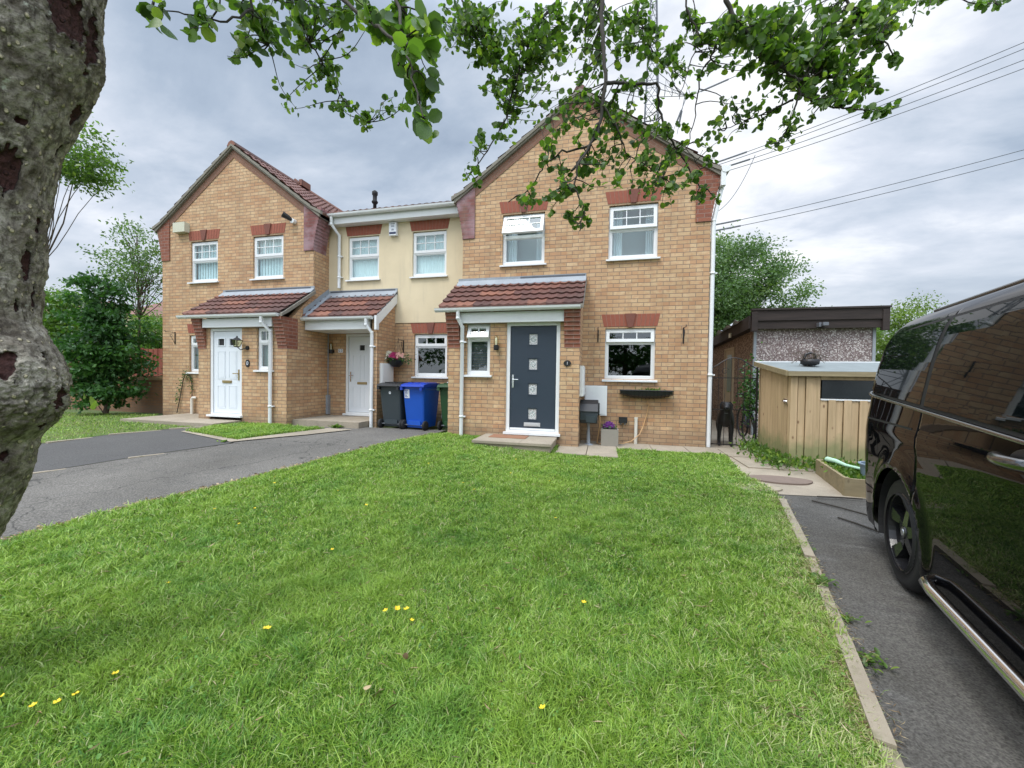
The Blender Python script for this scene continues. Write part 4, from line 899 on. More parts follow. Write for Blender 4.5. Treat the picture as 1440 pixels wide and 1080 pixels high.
def lantern(x, y, z, label, coach=True, number=0):
    if coach:   # four sided carriage lantern on a bracket
        t_ = thing('wall_lantern', (x+.12, y, z-.05), label, 'wall lamp', 'wall lamps by the doors'); cy = y-.15
        mb = MB(); r0, r1 = .055, .105
        for k in range(4):
            a, b = PI/4+k*PI/2, PI/4+(k+1)*PI/2
            mb.face([(x+r0*math.cos(a), cy+r0*math.sin(a), z-.10), (x+r0*math.cos(b), cy+r0*math.sin(b), z-.10), (x+r1*math.cos(b), cy+r1*math.sin(b), z+.04), (x+r1*math.cos(a), cy+r1*math.sin(a), z+.04)])
        mb.build('lantern_glass', M['lampglass'], t_)
        mb = MB(); mb.ball((x, cy, z-.03), .035, 10); mb.build('bulb', M['paper'], t_, smooth=True)
        mb = MB()
        for k in range(4):
            a = PI/4+k*PI/2; mb.tube([(x+r0*math.cos(a), cy+r0*math.sin(a), z-.10), (x+r1*math.cos(a), cy+r1*math.sin(a), z+.04)], .006, 5)
        mb.lathe([(.125*1.05, .035), (.05, .085), (.018, .10), (.018, .125), (0, .13)], (x, cy, z), 'z', 4); mb.lathe([(0, -.12), (.045, -.115), (.06, -.10), (0, -.098)], (x, cy, z), 'z', 8)
        mb.tube([(x+.02, cy, z-.12), (x+.06, cy+.03, z-.17), (x+.12, y-.02, z-.13)], .010, 6); mb.lathe([(.0, -.025), (.045, -.022), (.05, 0)], (x+.12, y, z-.12), 'y', 12); mb.build('bracket', M['black'], t_)
    else:
        t_ = thing('wall_lantern', (x, y, z-.06), label, 'wall lamp', 'wall lamps by the doors'); cy = y-.085
        mb = MB(); mb.lathe([(.042, -.02), (.045, .05), (.042, .12), (.03, .15), (0, .155)], (x, cy, z), 'z', 14); mb.build('lantern_glass', M['lampglass'], t_, smooth=True)
        mb = MB(); mb.lathe([(.018, -.02), (.018, .11), (0, .115)], (x, cy, z), 'z', 8); mb.build('bulb', M['paper'], t_, smooth=True)
        mb = MB(); mb.lathe([(0, -.12), (.04, -.115), (.045, -.10), (.048, -.02), (0, -.018)], (x, cy, z), 'z', 14); mb.box(x-.03, x+.03, y-.06, y-.001, z-.10, z-.03); mb.build('bracket', M['black'], t_)
    return t_
lantern(-9.58, YP, 1.93, 'black four sided carriage lantern beside the white panelled door')
lantern(-3.76, YP, 1.86, 'clear tube wall lamp with black base beside the navy door', False)
lantern(-8.30, YM, 1.88, 'black wall lamp in the shade of the middle porch', False)
def oval(name, x, y, z, rx, rz, label, digit):
    mb = MB(); mb.prism([(x+rx*math.cos(a), z+rz*math.sin(a)) for a in [2*PI*k/28 for k in range(28)]], 'y', y-.001, y-.016); o = mb.build(name, M['black']); tag(o, label, 'house number', 'house number plaques')
    cu = bpy.data.curves.new('digit', 'FONT'); cu.body = digit; cu.size = rz*1.35; cu.align_x = 'CENTER'; cu.align_y = 'CENTER'; cu.extrude = .0015
    tmp = bpy.data.objects.new('digit', cu); COL.objects.link(tmp); bpy.context.view_layer.update()
    me = bpy.data.meshes.new_from_object(tmp.evaluated_get(bpy.context.evaluated_depsgraph_get())); COL.objects.unlink(tmp); bpy.data.objects.remove(tmp)
    me.materials.clear(); d = link('digit', me, M['paper'], o); d.location = (x, y-.018, z); d.rotation_euler = (PI/2, 0, 0)
oval('number_plaque', -2.465, YP, 1.515, .066, .052, 'wide black oval number plaque right of the navy door', '1')
oval('number_plaque', -9.452, YP, 1.47, .055, .085, 'tall black oval number plaque under the carriage lantern', '0')
mb = MB(); mb.box(-8.16, -8.03, YM-.012, YM-.001, 1.79, 1.88); o = mb.build('number_plaque', M['paper']); tag(o, 'small pale square number plaque beside the middle door', 'house number', 'house number plaques')
mb = MB()
for (a, b, c, d) in ((-.045, -.015, .02, .026), (-.045, -.039, -.005, .02), (-.045, -.015, -.011, -.005), (-.021, -.015, -.026, -.011), (-.045, -.015, -.030, -.024), (.01, .045, .02, .026), (.039, .045, -.026, .02), (.01, .045, -.030, -.024)): mb.box(-8.095+a, -8.095+b, YM-.016, YM-.0125, 1.84+c, 1.84+d)
mb.build('digit', M['navyprint'], o)

def hook(x, y, z, label, side=1, h=.30):
    mb = MB(); mb.box(x-.011, x+.011, y-.014, y-.001, z-h/2, z+h/2)
    s = side*.0
    mb.tube([(x, y-.01, z+h*.42), (x, y-.12, z+h*.46), (x, y-.22, z+h*.44), (x, y-.25, z+h*.50), (x, y-.235, z+h*.56)], .007, 6)
    mb.tube([(x, y-.012, z-h*.4), (x, y-.07, z-h*.1), (x, y-.12, z+h*.15), (x, y-.10, z+h*.32), (x, y-.07, z+h*.22), (x, y-.09, z+h*.10)], .005, 6)
    return tag(mb.build('hanging_bracket', M['black']), label, 'bracket', 'iron hanging basket brackets')
hook(-1.955, 0, 2.08, 'thin black iron bracket left of the lower right hand window', h=.24)
hook(-.42, 0, 2.07, 'black iron bracket near the right corner of the end house', h=.30)
o = hook(-12.62, 0, 2.13, 'black iron bracket beyond the left house porch', h=.32)
o.rotation_euler = (0, 0, 0)
hook(-6.40, YM, 1.93, 'black iron bracket holding the flower basket', h=.30)
# flower basket
t_ = thing('flower_basket', (-6.44, .27, 1.58), 'hanging basket of cream and magenta flowers beside the middle window', 'flower basket')
mb = MB(); mb.lathe([(0, -.16), (.08, -.15), (.15, -.08), (.18, .0), (.16, .0), (0, -.03)], (-6.44, .27, 1.60), 'z', 18)
for k in range(3): a = 2*PI*k/3; mb.tube([(-6.44+.17*math.cos(a), .27+.17*math.sin(a), 1.60), (-6.40, .27, 2.05)], .003, 4)
mb.build('basket', M['black'], t_)
mb = MB(); flower_cloud(mb, (-6.60, .22, 1.66), .16, 60, .030); mb.build('cream_flowers', M['cream_petal'], t_)
mb = MB(); flower_cloud(mb, (-6.42, .14, 1.67), .10, 26, .038); mb.build('magenta_flowers', M['magenta'], t_)
mb = MB(); flower_cloud(mb, (-6.30, .18, 1.68), .11, 22, .026); mb.build('pink_flowers', M['pink'], t_)
pos = np.array([-6.44, .27, 1.63])+rng.normal(size=(500, 3))*np.array([.17, .10, .055]); scatter('foliage', DIAV, DIAF, pos, rots(rng.normal(size=(500, 3))), rng.uniform(.035, .06, 500), M['shrubleaf'], t_)
# fake yellow petals of the basket right side
# bins
def bin_(x, y, g, rz, body, lid, label, sc_=1.0, sticker=False):
    t_ = thing('wheelie_bin', (x, y, g), label, 'wheelie bin', 'wheelie bins', rz); t_.scale = (.9, .95, 1)
    H = 1.0*sc_
    mb = MB(); secs = [(.05, .235, .25), (.07, .24, .255), (.55, .265, .31), (.90, .285, .345), (.93, .30, .36), (.96, .30, .36)]
    def ring(z, hx, hy):
        c = .05; return [(-hx+c, -hy), (hx-c, -hy), (hx-.012, -hy+.012), (hx, -hy+c), (hx, hy-c), (hx-c, hy), (-hx+c, hy), (-hx, hy-c), (-hx, -hy+c), (-hx+.012, -hy+.012)]
    rs = [[(p_[0], p_[1]+.04, z*sc_) for p_ in ring(z, a, b)] for z, a, b in secs]
    for r0, r1 in zip(rs[:-1], rs[1:]):
        for k in range(10): k2 = (k+1) % 10; mb.face([r0[k], r0[k2], r1[k2], r1[k]])
    mb.face(rs[0][::-1]); mb.face(rs[-1])
    mb.box(-.17, .17, -.255, -.20, .10, .19); mb.build('body', M[body], t_, local=True, bevel=.006)
    mb = MB(); z = .965*sc_; a, b = .31, .40
    prof = [(.38, .0), (.41, .03), (.38, .06), (.20, .085), (-.20, .08), (-.38, .05), (-.40, .0)]
    mb.prism([(p_[0]+.04, z+p_[1]) for p_ in prof], 'x', -a, a)
    for xx in (-.18, 0, .18): mb.box(xx-.05, xx+.05, -.18, .30, z+.078, z+.096)
    mb.build('lid', M[lid], t_, local=True, bevel=.01)
    mb = MB(); mb.tube([(-.27, -.385, z+.015), (.27, -.385, z+.015)], .018, 8); mb.box(-.29, -.23, -.39, -.31, z-.06, z+.02); mb.box(.23, .29, -.39, -.31, z-.06, z+.02); mb.build('handle', M[lid], t_, local=True)
    for s_ in (-1, 1):
        mb = MB(); mb.lathe([(0, -.03), (.05, -.03), (.06, -.022), (.095, -.025), (.10, 0), (.095, .025), (.06, .022), (.05, .03), (0, .03)], (s_*.285, -.235, .10), 'x', 20); mb.build('wheel', M['rubber'], t_, smooth=True, local=True)
    mb = MB(); mb.tube([(-.28, -.235, .10), (.28, -.235, .10)], .012, 8); mb.build('axle', M['steel'], t_, local=True)
    if sticker:
        mb = MB(); mb.prism([(-.292, .66), (-.285, .66), (-.303, .84), (-.311, .84)], 'x', -.235, -.10); st_ = mb.build('sticker', M['paper'], t_, local=True)
        mb = MB()
        for zz, ww in ((.82, .08), (.79, .06), (.765, .07), (.72, .05), (.69, .075)): mb.box(-.22, -.22+ww, -.295-(zz-.66)*.105, -.290-(zz-.66)*.105, zz-.008, zz+.004)
        mb.build('sticker_print', M['bluelid'], st_, local=True)
    else:
        mb = MB(); mb.lathe([(.030, -.28), (.030, -.302), (.018, -.302), (.018, -.28)], (0, 0, .76), 'y', 14); mb.box(-.008, .008, -.302, -.285, .745, .775); mb.build('emblem', M['paper'], t_, local=True)
    return t_
# bins stand with their wheeled backs to the drive, as in the photograph
bin_(-6.17, -.12, gz(-6.2, -.1), math.radians(-4), 'greyplastic', 'blackplastic', 'dark grey wheelie bin, leftmost of the three by the canopy wall', .92)
bin_(-5.60, -.16, gz(-5.5, -.3), math.radians(-7), 'blueplastic', 'bluelid', 'blue wheelie bin with a white sticker', .92, True)
bin_(-4.86, -.02, gz(-4.9, -.2), math.radians(-2), 'greenplastic', 'greenplastic', 'dark green wheelie bin half hidden by the navy door porch', .92)
# bags / letters resting on the green bin
mb = MB(); mb.box(-5.02, -4.80, -.15, .05, 1.105, 1.13); tag(mb.build('folded_paper', M['paper'], bevel=.006), 'folded white paper lying on the green bin lid', 'paper')
# rounded hose box on its post
t_ = thing('hose_box', (-2.05, -.38, .03), 'rounded dark grey plastic box on a grey post beside the meter box', 'hose box')
mb = MB(); mb.prism([(-.20, .60), (-.20, .50), (-.15, .44), (.12, .42), (.16, .50), (.17, .70), (.12, .80), (-.02, .84), (-.13, .80), (-.19, .70)], 'x', -2.235, -1.93); mb.v = [(x, y-.38, z) for x, y, z in mb.v]; mb.build('casing', M['greyplastic'], t_, bevel=.02)
mb = MB(); mb.prism([(-.225, .66), (-.16, .79), (-.03, .86), (.12, .82), (.175, .72), (.16, .715), (.11, .80), (-.03, .84), (-.15, .775), (-.20, .665)], 'x', -2.245, -1.92); mb.v = [(x, y-.38, z) for x, y, z in mb.v]; mb.build('lid', M['blackplastic'], t_, bevel=.006)
mb = MB(); mb.box(-2.13, -1.96, -.61, -.575, .46, .58); mb.build('hand_grip', M['greyplastic'], t_, bevel=.012)
mb = MB(); mb.tube([(-2.09, -.40, .44), (-2.09, -.40, .24), (-2.085, -.42, .03)], [.022, .03, .036], 10); mb.lathe([(0, .03), (.09, .03), (.05, .05), (0, .05)], (-2.085, -.42, 0), 'z', 14); mb.build('post', M['lead'], t_)
mb = MB(); mb.tube([(-1.90, -.36, .58), (-1.885, -.36, .48), (-1.90, -.30, .30), (-1.93, -.30, .05), (-1.85, -.35, .045), (-1.7, -.33, .04)], .012, 8); mb.build('hose', M['copper'], t_)
mb = MB(); mb.box(-1.96, -1.78, -.34, -.30, .56, .86) if False else mb.box(-1.925, -1.895, -.50, -.25, .58, .80); mb.build('side_plate', M['blackplastic'], t_, bevel=.01)
# planter with purple plant
t_ = thing('stone_planter', (-1.70, -.33, .03), 'square grey planter with a small purple plant', 'planter')
mb = MB(); mb.box(-1.86, -1.555, -.48, -.18, .03, .045); 
for a in ((-1.86, -1.84, -.48, -.18), (-1.575, -1.555, -.48, -.18), (-1.84, -1.575, -.48, -.46), (-1.84, -1.575, -.20, -.18)): mb.box(a[0], a[1], a[2], a[3], .045, .335)
mb.build('pot', M['stone_pot'], t_, bevel=.004)
mb = MB(); mb.box(-1.84, -1.575, -.46, -.20, .10, .31); mb.build('soil', M['soil'], t_)
mb = MB(); flower_cloud(mb, (-1.72, -.33, .37), .09, 34, .028); mb.build('purple_flowers', M['purple'], t_)
pos = np.array([-1.71, -.33, .34])+rng.normal(size=(160, 3))*np.array([.06, .05, .025]); scatter('foliage', DIAV, DIAF, pos, rots(rng.normal(size=(160, 3))+[0, 0, 1]), rng.uniform(.03, .06, 160), M['shrubleaf'], t_)
# black outdoor socket, pipe stub, hose line
o = wall_box('outdoor_socket', -1.54, -1.385, -.075, -.001, .415, .525, 'blackplastic', 'small black weatherproof socket low on the brick wall', 'socket', lid=False)
mb = MB(); mb.tube([(-1.50, -.04, .415), (-1.50, -.04, .385)], .014, 8); mb.tube([(-1.425, -.04, .415), (-1.425, -.04, .385)], .014, 8); mb.build('cable_gland', M['lead'], o)
mb = MB(); mb.tube([(-1.225, -.05, .03), (-1.225, -.05, .525)], .030, 12); mb.lathe([(.030, .495), (.035, .497), (.035, .53), (0, .53)], (-1.225, -.05, 0), 'z', 12); tag(mb.build('pipe_stub', M['offwhite']), 'upright white pipe stub against the brick wall under the trough', 'pipe')
mb = MB(); mb.tube([(-11.99, -.06, .20), (-11.99, -.06, .58), (-11.97, -.06, .61), (-11.90, -.02, .61)], .032, 12); tag(mb.build('pipe_stub', M['offwhite']), 'white overflow pipe beside the wide left doorstep', 'pipe')
mb = MB(); mb.tube([(-1.03, -.02, .86), (-1.0, -.03, .78), (-1.03, -.03, .60), (-1.10, -.05, .36), (-1.16, -.10, .22), (-1.30, -.16, .10), (-1.45, -.2, .05), (-1.6, -.18, .045)], .009, 6); mb.ball((-1.03, -.025, .80), .026, 8); tag(mb.build('watering_tube', M['copper']), 'thin pale cable drooping from the hanging trough to the paving', 'cable')
# trough of black iron
t_ = thing('wall_trough', (-1.06, -.12, .95), 'long black iron hay trough on the wall below the window', 'trough')
mb = MB(); n = 14
def trx(s): return -1.53+.93*s
for k in range(n+1):
    s_ = k/n; x = trx(s_); dep = .16*math.sin(PI*min(1, max(0, .06+.88*s_)))**.4
    mb.tube([(x, -.22, 1.045), (x, -.20, 1.045-dep*.7), (x, -.10, 1.045-dep), (x, -.012, 1.045-dep)], .006, 5)
mb.tube([(trx(0), -.01, 1.045), (trx(0), -.22, 1.045), (trx(1), -.22, 1.045), (trx(1), -.01, 1.045)], .009, 6); mb.tube([(trx(0), -.012, 1.045), (trx(1), -.012, 1.045)], .007, 6); mb.build('trough_frame', M['black'], t_)
mb = MB(); m_ = 24
for k in range(m_):
    s0, s1 = k/m_, (k+1)/m_; d0, d1 = [.155*math.sin(PI*min(1, max(0, .07+.86*q)))**.4 for q in (s0, s1)]; w0, w1 = .004*math.sin(k*2.3), .004*math.sin((k+1)*2.3)
    x0_, x1_ = trx(.01+.98*s0), trx(.01+.98*s1)
    P0 = [(x0_, -.212+w0, 1.04), (x0_, -.19+w0, 1.045-d0*.65), (x0_, -.10, 1.05-d0), (x0_, -.015, 1.05-d0)]; P1 = [(x1_, -.212+w1, 1.04), (x1_, -.19+w1, 1.045-d1*.65), (x1_, -.10, 1.05-d1), (x1_, -.015, 1.05-d1)]
    for i in range(3): mb.face([P0[i], P1[i], P1[i+1], P0[i+1]])
    mb.face([(x0_, -.21, 1.03), (x1_, -.21, 1.03), (x1_, -.015, 1.03), (x0_, -.015, 1.03)])
mb.build('liner', M['blackplastic'], t_)
pos = np.array([-.95, -.11, 1.05])+rng.normal(size=(130, 3))*np.array([.13, .03, .012]); scatter('sprouts', DIAV, DIAF, pos, rots(rng.normal(size=(130, 3))*.5+[0, 0, 1]), rng.uniform(.02, .05, 130), M['lightleaf'], t_)
# climbing plant by the left step
t_ = thing('climbing_plant', (-12.45, -.05, .2), 'two thin green stems climbing the brick by the left step', 'plant')
mb = MB(); mb.tube([(-12.5, -.05, .2), (-12.42, -.03, .6), (-12.33, -.03, 1.0), (-12.25, -.03, 1.22)], .010, 5); mb.tube([(-12.0, -.05, .62), (-12.02, -.03, .9), (-12.08, -.03, 1.15), (-12.24, -.03, 1.22)], .010, 5); mb.build('stem', M['twig'], t_)
pts = np.array([(-12.5, -.06, .55), (-12.42, -.05, .8), (-12.36, -.05, 1.0), (-12.26, -.06, 1.2), (-12.02, -.05, .85), (-12.05, -.05, 1.05), (-12.15, -.06, 1.2)])
pos = pts[rng.integers(0, 7, 220)]+rng.normal(size=(220, 3))*np.array([.03, .02, .07]); scatter('foliage', DIAV, DIAF, pos, rots(rng.normal(size=(220, 3))), rng.uniform(.03, .055, 220), M['shrubleaf'], t_)

# ------------------------------------------------------------------ garage, shed, gate and side passage
gy = 2.2
ga = thing('prefab_garage', (2.6, gy, 0), 'pebbledashed flat roofed garage with a dark brown fascia', 'garage')
mb = MB(); mb.box(1.50, 3.81, gy, gy+.12, 0, 2.5); mb.build('front_wall', M['dash'], ga)
mb = MB(); holes = [(3.6, 4.45)]
for a, b, c, d in ((gy+.12, 3.58, -.05, 2.5), (4.47, 6.5, -.05, 2.4), (3.58, 4.47, 2.1, 2.45)): mb.box(1.5, 1.6, a, b, c, d)
mb.box(3.71, 3.81, gy+.12, 6.5, 0, 2.4); mb.box(1.6, 3.71, 6.4, 6.5, 0, 2.4); mb.build('side_wall', M['dash2'], ga)
for x in (1.475, 3.755): mb = MB(); mb.box(x, x+.055, gy-.02, gy+.04, 0, 2.44); mb.build('corner_trim', M['lead'], ga)
mb = MB(); mb.box(1.40, 3.93, gy-.14, gy-.10, 2.42, 2.60); mb.box(1.37, 3.96, gy-.17, gy-.13, 2.60, 2.86); mb.box(1.36, 3.97, gy-.20, gy-.12, 2.83, 2.87)
for x in (1.37, 3.83): mb.box(x, x+.12, gy-.185, gy-.10, 2.36, 2.80)
x = 1.52
while x < 3.82: mb.box(x, x+.004, gy-.133, gy-.129, 2.61, 2.83); x += .11
mb.build('fascia', M['fascia'], ga)
mb = MB(); mb.prism([(gy-.12, 2.43), (6.7, 2.18), (6.7, 2.42), (gy-.12, 2.72)], 'x', 1.33, 1.37); mb.prism([(gy-.1, 2.60), (6.7, 2.36), (6.7, 2.40), (gy-.1, 2.66)], 'x', 1.37, 3.9); mb.prism([(gy-.1, 2.43), (6.7, 2.18), (6.7, 2.20), (gy-.1, 2.45)], 'x', 1.37, 1.5); mb.build('roof', M['fascia'], ga)
mb = MB(); mb.box(1.49, 1.52, 3.60, 3.66, 0, 2.08); mb.box(1.49, 1.52, 4.39, 4.45, 0, 2.08); mb.box(1.49, 1.52, 3.60, 4.45, 2.08, 2.14); mb.box(1.51, 1.54, 3.66, 4.39, 0, 2.08)
dr = mb.build('door', M['paledoor'], ga)
mb = MB(); mb.box(1.503, 1.509, 3.84, 4.20, .95, 1.95); mb.build('pane', M['green_glass'], dr)
mb = MB(); mb.box(2.66, 2.78, gy-.24, gy-.10, 2.49, 2.53); mb.box(2.645, 2.685, gy-.25, gy-.13, 2.44, 2.53); mb.box(2.70, 2.80, gy-.30, gy-.18, 2.46, 2.53); tag(mb.build('security_light', M['steel']), 'small grey security light on the brown garage fascia', 'light')
mb = MB(); mb.box(1.30, 1.34, 3.3, 3.42, 2.36, 2.47); tag(mb.build('soffit_lamp', M['aged'], bevel=.01), 'small cream lamp under the side eave of the garage', 'light')
# sagging sheet on the garage roof edge
bm_v = []; mb = MB(); NN = 9
for i in range(NN):
    for j in range(5):
        x0_, y0_ = 1.22+.10*j, 2.5+.2*i; f_ = lambda x, y: 2.66-.055*(y-2.2)+.04*math.sin(x*23+y*9)+.03*math.sin(y*17)-.10*max(0, 1.33-x)
        q = [(x0_, y0_), (x0_+.1, y0_), (x0_+.1, y0_+.2), (x0_, y0_+.2)]; mb.face([(a, b, f_(a, b)+.05) for a, b in q])
tag(mb.build('plastic_sheet', M['clearplastic']), 'crumpled grey plastic sheet over the edge of the garage roof', 'sheet')
# shed: timber store
sy = -1.28; sh = thing('garden_store', (1.6, sy, 0), 'low timber bin store with a grey felt roof and dark window strip', 'shed')
def boards(mb, x0, x1, y, z0, z1, wid, axis='x', flip=1, topf=None):
    k = 0; a = x0
    while a < x1-.01:
        b = min(a+wid-.007, x1); o_ = .020 if k % 2 else 0.0; zt = z1 if topf is None else topf((a+b)/2)
        if axis == 'x': mb.box(a, b, y-.012-o_, y+.006-o_, z0+random.uniform(0, .012), zt)
        else: mb.box(y-.012-o_, y+.006-o_, a, b, z0+random.uniform(0, .012), zt)
        a += wid; k += 1
mb = MB(); boards(mb, .90, 1.18, sy, .01, 1.33, .094); boards(mb, 1.18, 2.75, sy, .01, 1.0, .094); mb.box(1.18, 2.75, sy-.018, sy+.004, 1.285, 1.335); mb.build('front_boards', M['shedwood'], sh, bevel=.003)
for q in ((.80, .885, sy-.03, sy+.05, 0, 1.36), (.80, .86, -.20, -.14, 0, 1.53), (2.72, 2.8, sy-.02, sy+.06, 0, 1.34)): mb = MB(); mb.box(*q); mb.build('post', M['shedwood'], sh, bevel=.003)
mb = MB(); boards(mb, sy+.06, -.20, .845, .22, 1.4, .118, 'y', 1, lambda y: 1.36+(y-sy)*.15); mb.box(.835, .865, sy+.05, -.18, .02, .19); mb.build('side_boards', M['shedwood'], sh, bevel=.003)
mb = MB()
a = -1.20
while a < -.28: mb.box(.80, .822, a, a+.11, .16, 1.33+(a-sy)*.14); a += .114
dd = mb.build('door', M['shedwood'], sh, bevel=.003)
mb = MB(); mb.box(.785, .80, -1.235, -1.12, .93, 1.0); mb.tube([(.785, -1.21, .965), (.76, -1.21, .965), (.76, -1.15, .965), (.785, -1.15, .965)], .008, 6); mb.build('latch', M['chrome'], dd)
mb = MB(); mb.box(1.2, 2.7, sy+.0, sy+.02, 1.02, 1.28); mb.build('window_pane', M['shedpane'], sh)
mb = MB(); mb.box(1.18, 2.75, sy-.028, sy-.002, .995, 1.015); mb.build('window_frame', M['white'], sh)
mb = MB(); mb.box(.83, 2.78, -.20, -.16, 0, 1.52); mb.box(2.76, 2.80, sy, -.17, 0, 1.35); mb.build('back_boards', M['shedwood'], sh)
mb = MB(); mb.prism([(sy-.07, 1.385), (-.10, 1.560), (-.10, 1.585), (sy-.07, 1.405)], 'x', .745, 2.86); rf = mb.build('roof', M['felt'], sh)
mb = MB(); mb.box(.74, 2.865, sy-.095, sy-.071, 1.335, 1.40); mb.prism([(sy-.07, 1.335), (-.09, 1.515), (-.09, 1.59), (sy-.07, 1.41)], 'x', .722, .744); mb.build('edge_trim', M['sleeper'], rf)
mb = MB(); mb.box(.74, 2.865, -.10, -.08, 1.55, 1.60); mb.build('back_trim', M['white'], rf)
# basket of dead twigs on the shed roof
t_ = thing('twiggy_basket', (1.28, -.75, 1.47), 'dark round basket with dead trailing twigs on the felt roof', 'plant basket')
mb = MB(); mb.lathe([(0, 1.50), (.07, 1.505), (.12, 1.53), (.125, 1.60), (.11, 1.60), (0, 1.58)], (1.28, -.75, 0), 'z', 18); mb.tube([(1.2, -.75, 1.6), (1.22, -.75, 1.68), (1.28, -.75, 1.70), (1.34, -.75, 1.68), (1.36, -.75, 1.6)], .018, 6); mb.build('basket', M['black'], t_, smooth=True)
mb = MB()
for k in range(60):
    a = random.uniform(0, 2*PI); r = random.uniform(.08, .30); z = random.uniform(-.09, .14); p0 = (1.28+.05*math.cos(a), -.75+.05*math.sin(a), 1.58); p2 = (1.28+r*math.cos(a), -.75+r*.5*math.sin(a), 1.58+z); mb.tube([p0, ((p0[0]+p2[0])/2, (p0[1]+p2[1])/2, 1.60+max(0, z)+.03), p2], .0035, 3, False)
mb.build('twigs', M['brownbark'], t_)
# raised planter with hose and tub
g = .01; t_ = thing('raised_bed', (1.2, -2.1, 0), 'low weathered timber planting bed full of green weeds', 'raised bed')
A, B, C_, D_ = (1.02, -1.60), (.78, -2.70), (1.42, -2.78), (1.66, -1.68)
mb = MB()
def plank(p, q, th=.04, h=.20, z0=.005):
    L = math.dist(p, q); nx, ny = -(q[1]-p[1])/L*th/2, (q[0]-p[0])/L*th/2
    mb.prism([(p[0]+nx, p[1]+ny), (q[0]+nx, q[1]+ny), (q[0]-nx, q[1]-ny), (p[0]-nx, p[1]-ny)], 'z', z0, z0+h)
plank(A, B, .035); plank((B[0]+.02, B[1]), C_, .037, .198); plank(C_, D_, .035); plank(A, D_, .036, .199); mb.box(B[0]-.02, B[0]+.03, B[1]-.02, B[1]+.03, .004, .212); mb.build('planks', M['sleeper'], t_, bevel=.003)
mb = MB(); mb.prism([A, B, C_, D_], 'z', .02, .12); mb.build('soil', M['soil'], t_)
uu, vv = rng.random(1500), rng.random(1500); pos = np.stack([1.03-.23*vv+.60*uu, -1.62-1.05*vv-.08*uu, np.full(1500, .12)+rng.random(1500)*.07], 1)
scatter('weeds', DIAV, DIAF, pos, rots(rng.normal(size=(1500, 3))*.6+[0, 0, 1]), rng.uniform(.03, .08, 1500), M['lightleaf'], t_)
mb = MB(); mb.tube([(1.05, -1.78, .24), (1.06, -1.95, .25), (1.10, -2.1, .23), (1.13, -2.3, .24), (1.15, -2.42, .25)], [.035, .03, .02, .017, .017], 8); tag(mb.build('garden_hose_lance', M['mint'], smooth=True), 'mint green plastic tube lying across the raised bed', 'tube')
t_ = thing('plastic_tub', (1.15, -2.5, .12), 'blue grey plastic tub in the raised bed beside the van', 'tub')
mb = MB(); a = [(.13, .0), (.155, .20), (.17, .205), (.17, .215), (.145, .215), (.12, .02), (0, .02)]; mb.lathe(a, (1.17, -2.53, .13), 'z', 4) if False else mb.lathe(a, (1.17, -2.53, .13), 'z', 24); mb.build('tub', M['bluegrey'], t_, smooth=False)
mb = MB(); mb.ball((1.21, -2.50, .36), .10, 10, 0, (1, 1, .8)); mb.v = [(x+random.uniform(-.012, .012), y+random.uniform(-.012, .012), z+random.uniform(-.02, .02)) for x, y, z in mb.v]; mb.build('bag', M['clearplastic'], t_)
# gate
gt = thing('iron_gate', (.47, .12, 0), 'thin black iron gate across the side passage', 'gate')
def arch(x): return 1.47+.20*math.sin(PI*max(0, min(1, (x-.08)/.78)))**1.4
mb = MB()
x = .12
while x < .85: mb.tube([(x, .12, .06), (x, .12, arch(x))], .0055, 5); x += .105
mb.build('bars', M['black'], gt)
mb = MB(); 
for z_ in (.08, .72, 1.30): mb.box(.08, .86, .112, .128, z_-.008, z_+.008)
for x in (.085, .855): mb.box(x-.012, x+.012, .108, .132, .03, 1.50)
mb.tube([(.08+.78*k/14, .12, arch(.08+.78*k/14)) for k in range(15)], .009, 6)
for s_ in (-1, 1):
    c = .47+s_*.14; mb.tube([(c+.07*q*math.cos(q*9)*s_, .118, 1.42+.07*q*math.sin(q*9)) for q in [k/16 for k in range(17)]], .005, 4)
mb.build('gate_frame', M['black'], gt)
# fence closing the passage
t_ = thing('passage_fence', (.8, 6.4, 0), 'brown boarded fence at the far end of the side passage', 'fence'); mb = MB(); boards(mb, -.3, 1.5, 6.45, 0, 1.95, .12); mb.build('boards', M['brownfence'], t_); mb = MB(); mb.box(-.3, 1.5, 6.40, 6.425, 1.95, 1.99); mb.build('rail', M['brownfence'], t_)
# bicycle behind the store: only its front wheel shows past the corner
t_ = thing('bicycle', (1.15, .95, 0), 'bicycle leaning on the brown garage wall behind the timber store', 'bicycle', None, 0)
for (y_, nm) in ((.80, 'wheel'), (1.85, 'wheel')):
    mb = MB(); cx, cz = .95+.22*(y_-.8), .34; ring = [(cx+.0, y_+.33*math.cos(a), cz+.33*math.sin(a)) for a in [2*PI*k/32 for k in range(33)]]; mb.tube(ring, .018, 8, False)
    for k in range(16): a = 2*PI*k/16; mb.tube([(cx, y_, cz), (cx, y_+.31*math.cos(a), cz+.31*math.sin(a))], .0015, 3, False)
    mb.tube([(cx-.04, y_, cz), (cx+.04, y_, cz)], .02, 8); wob = mb.build(nm, M['rubber'], t_)
mb = MB()
for a, b in (((.95, .80, .34), (1.03, .98, .85)), ((1.02, .96, .78), (1.13, 1.62, .82)), ((1.02, .96, .72), (1.10, 1.38, .32)), ((1.10, 1.38, .32), (1.14, 1.62, .9)), ((1.10, 1.38, .32), (1.18, 1.85, .34)), ((1.18, 1.85, .34), (1.13, 1.6, .78))): mb.tube([a, b], .016, 8)
mb.build('bike_frame', M['bikepaint'], t_)
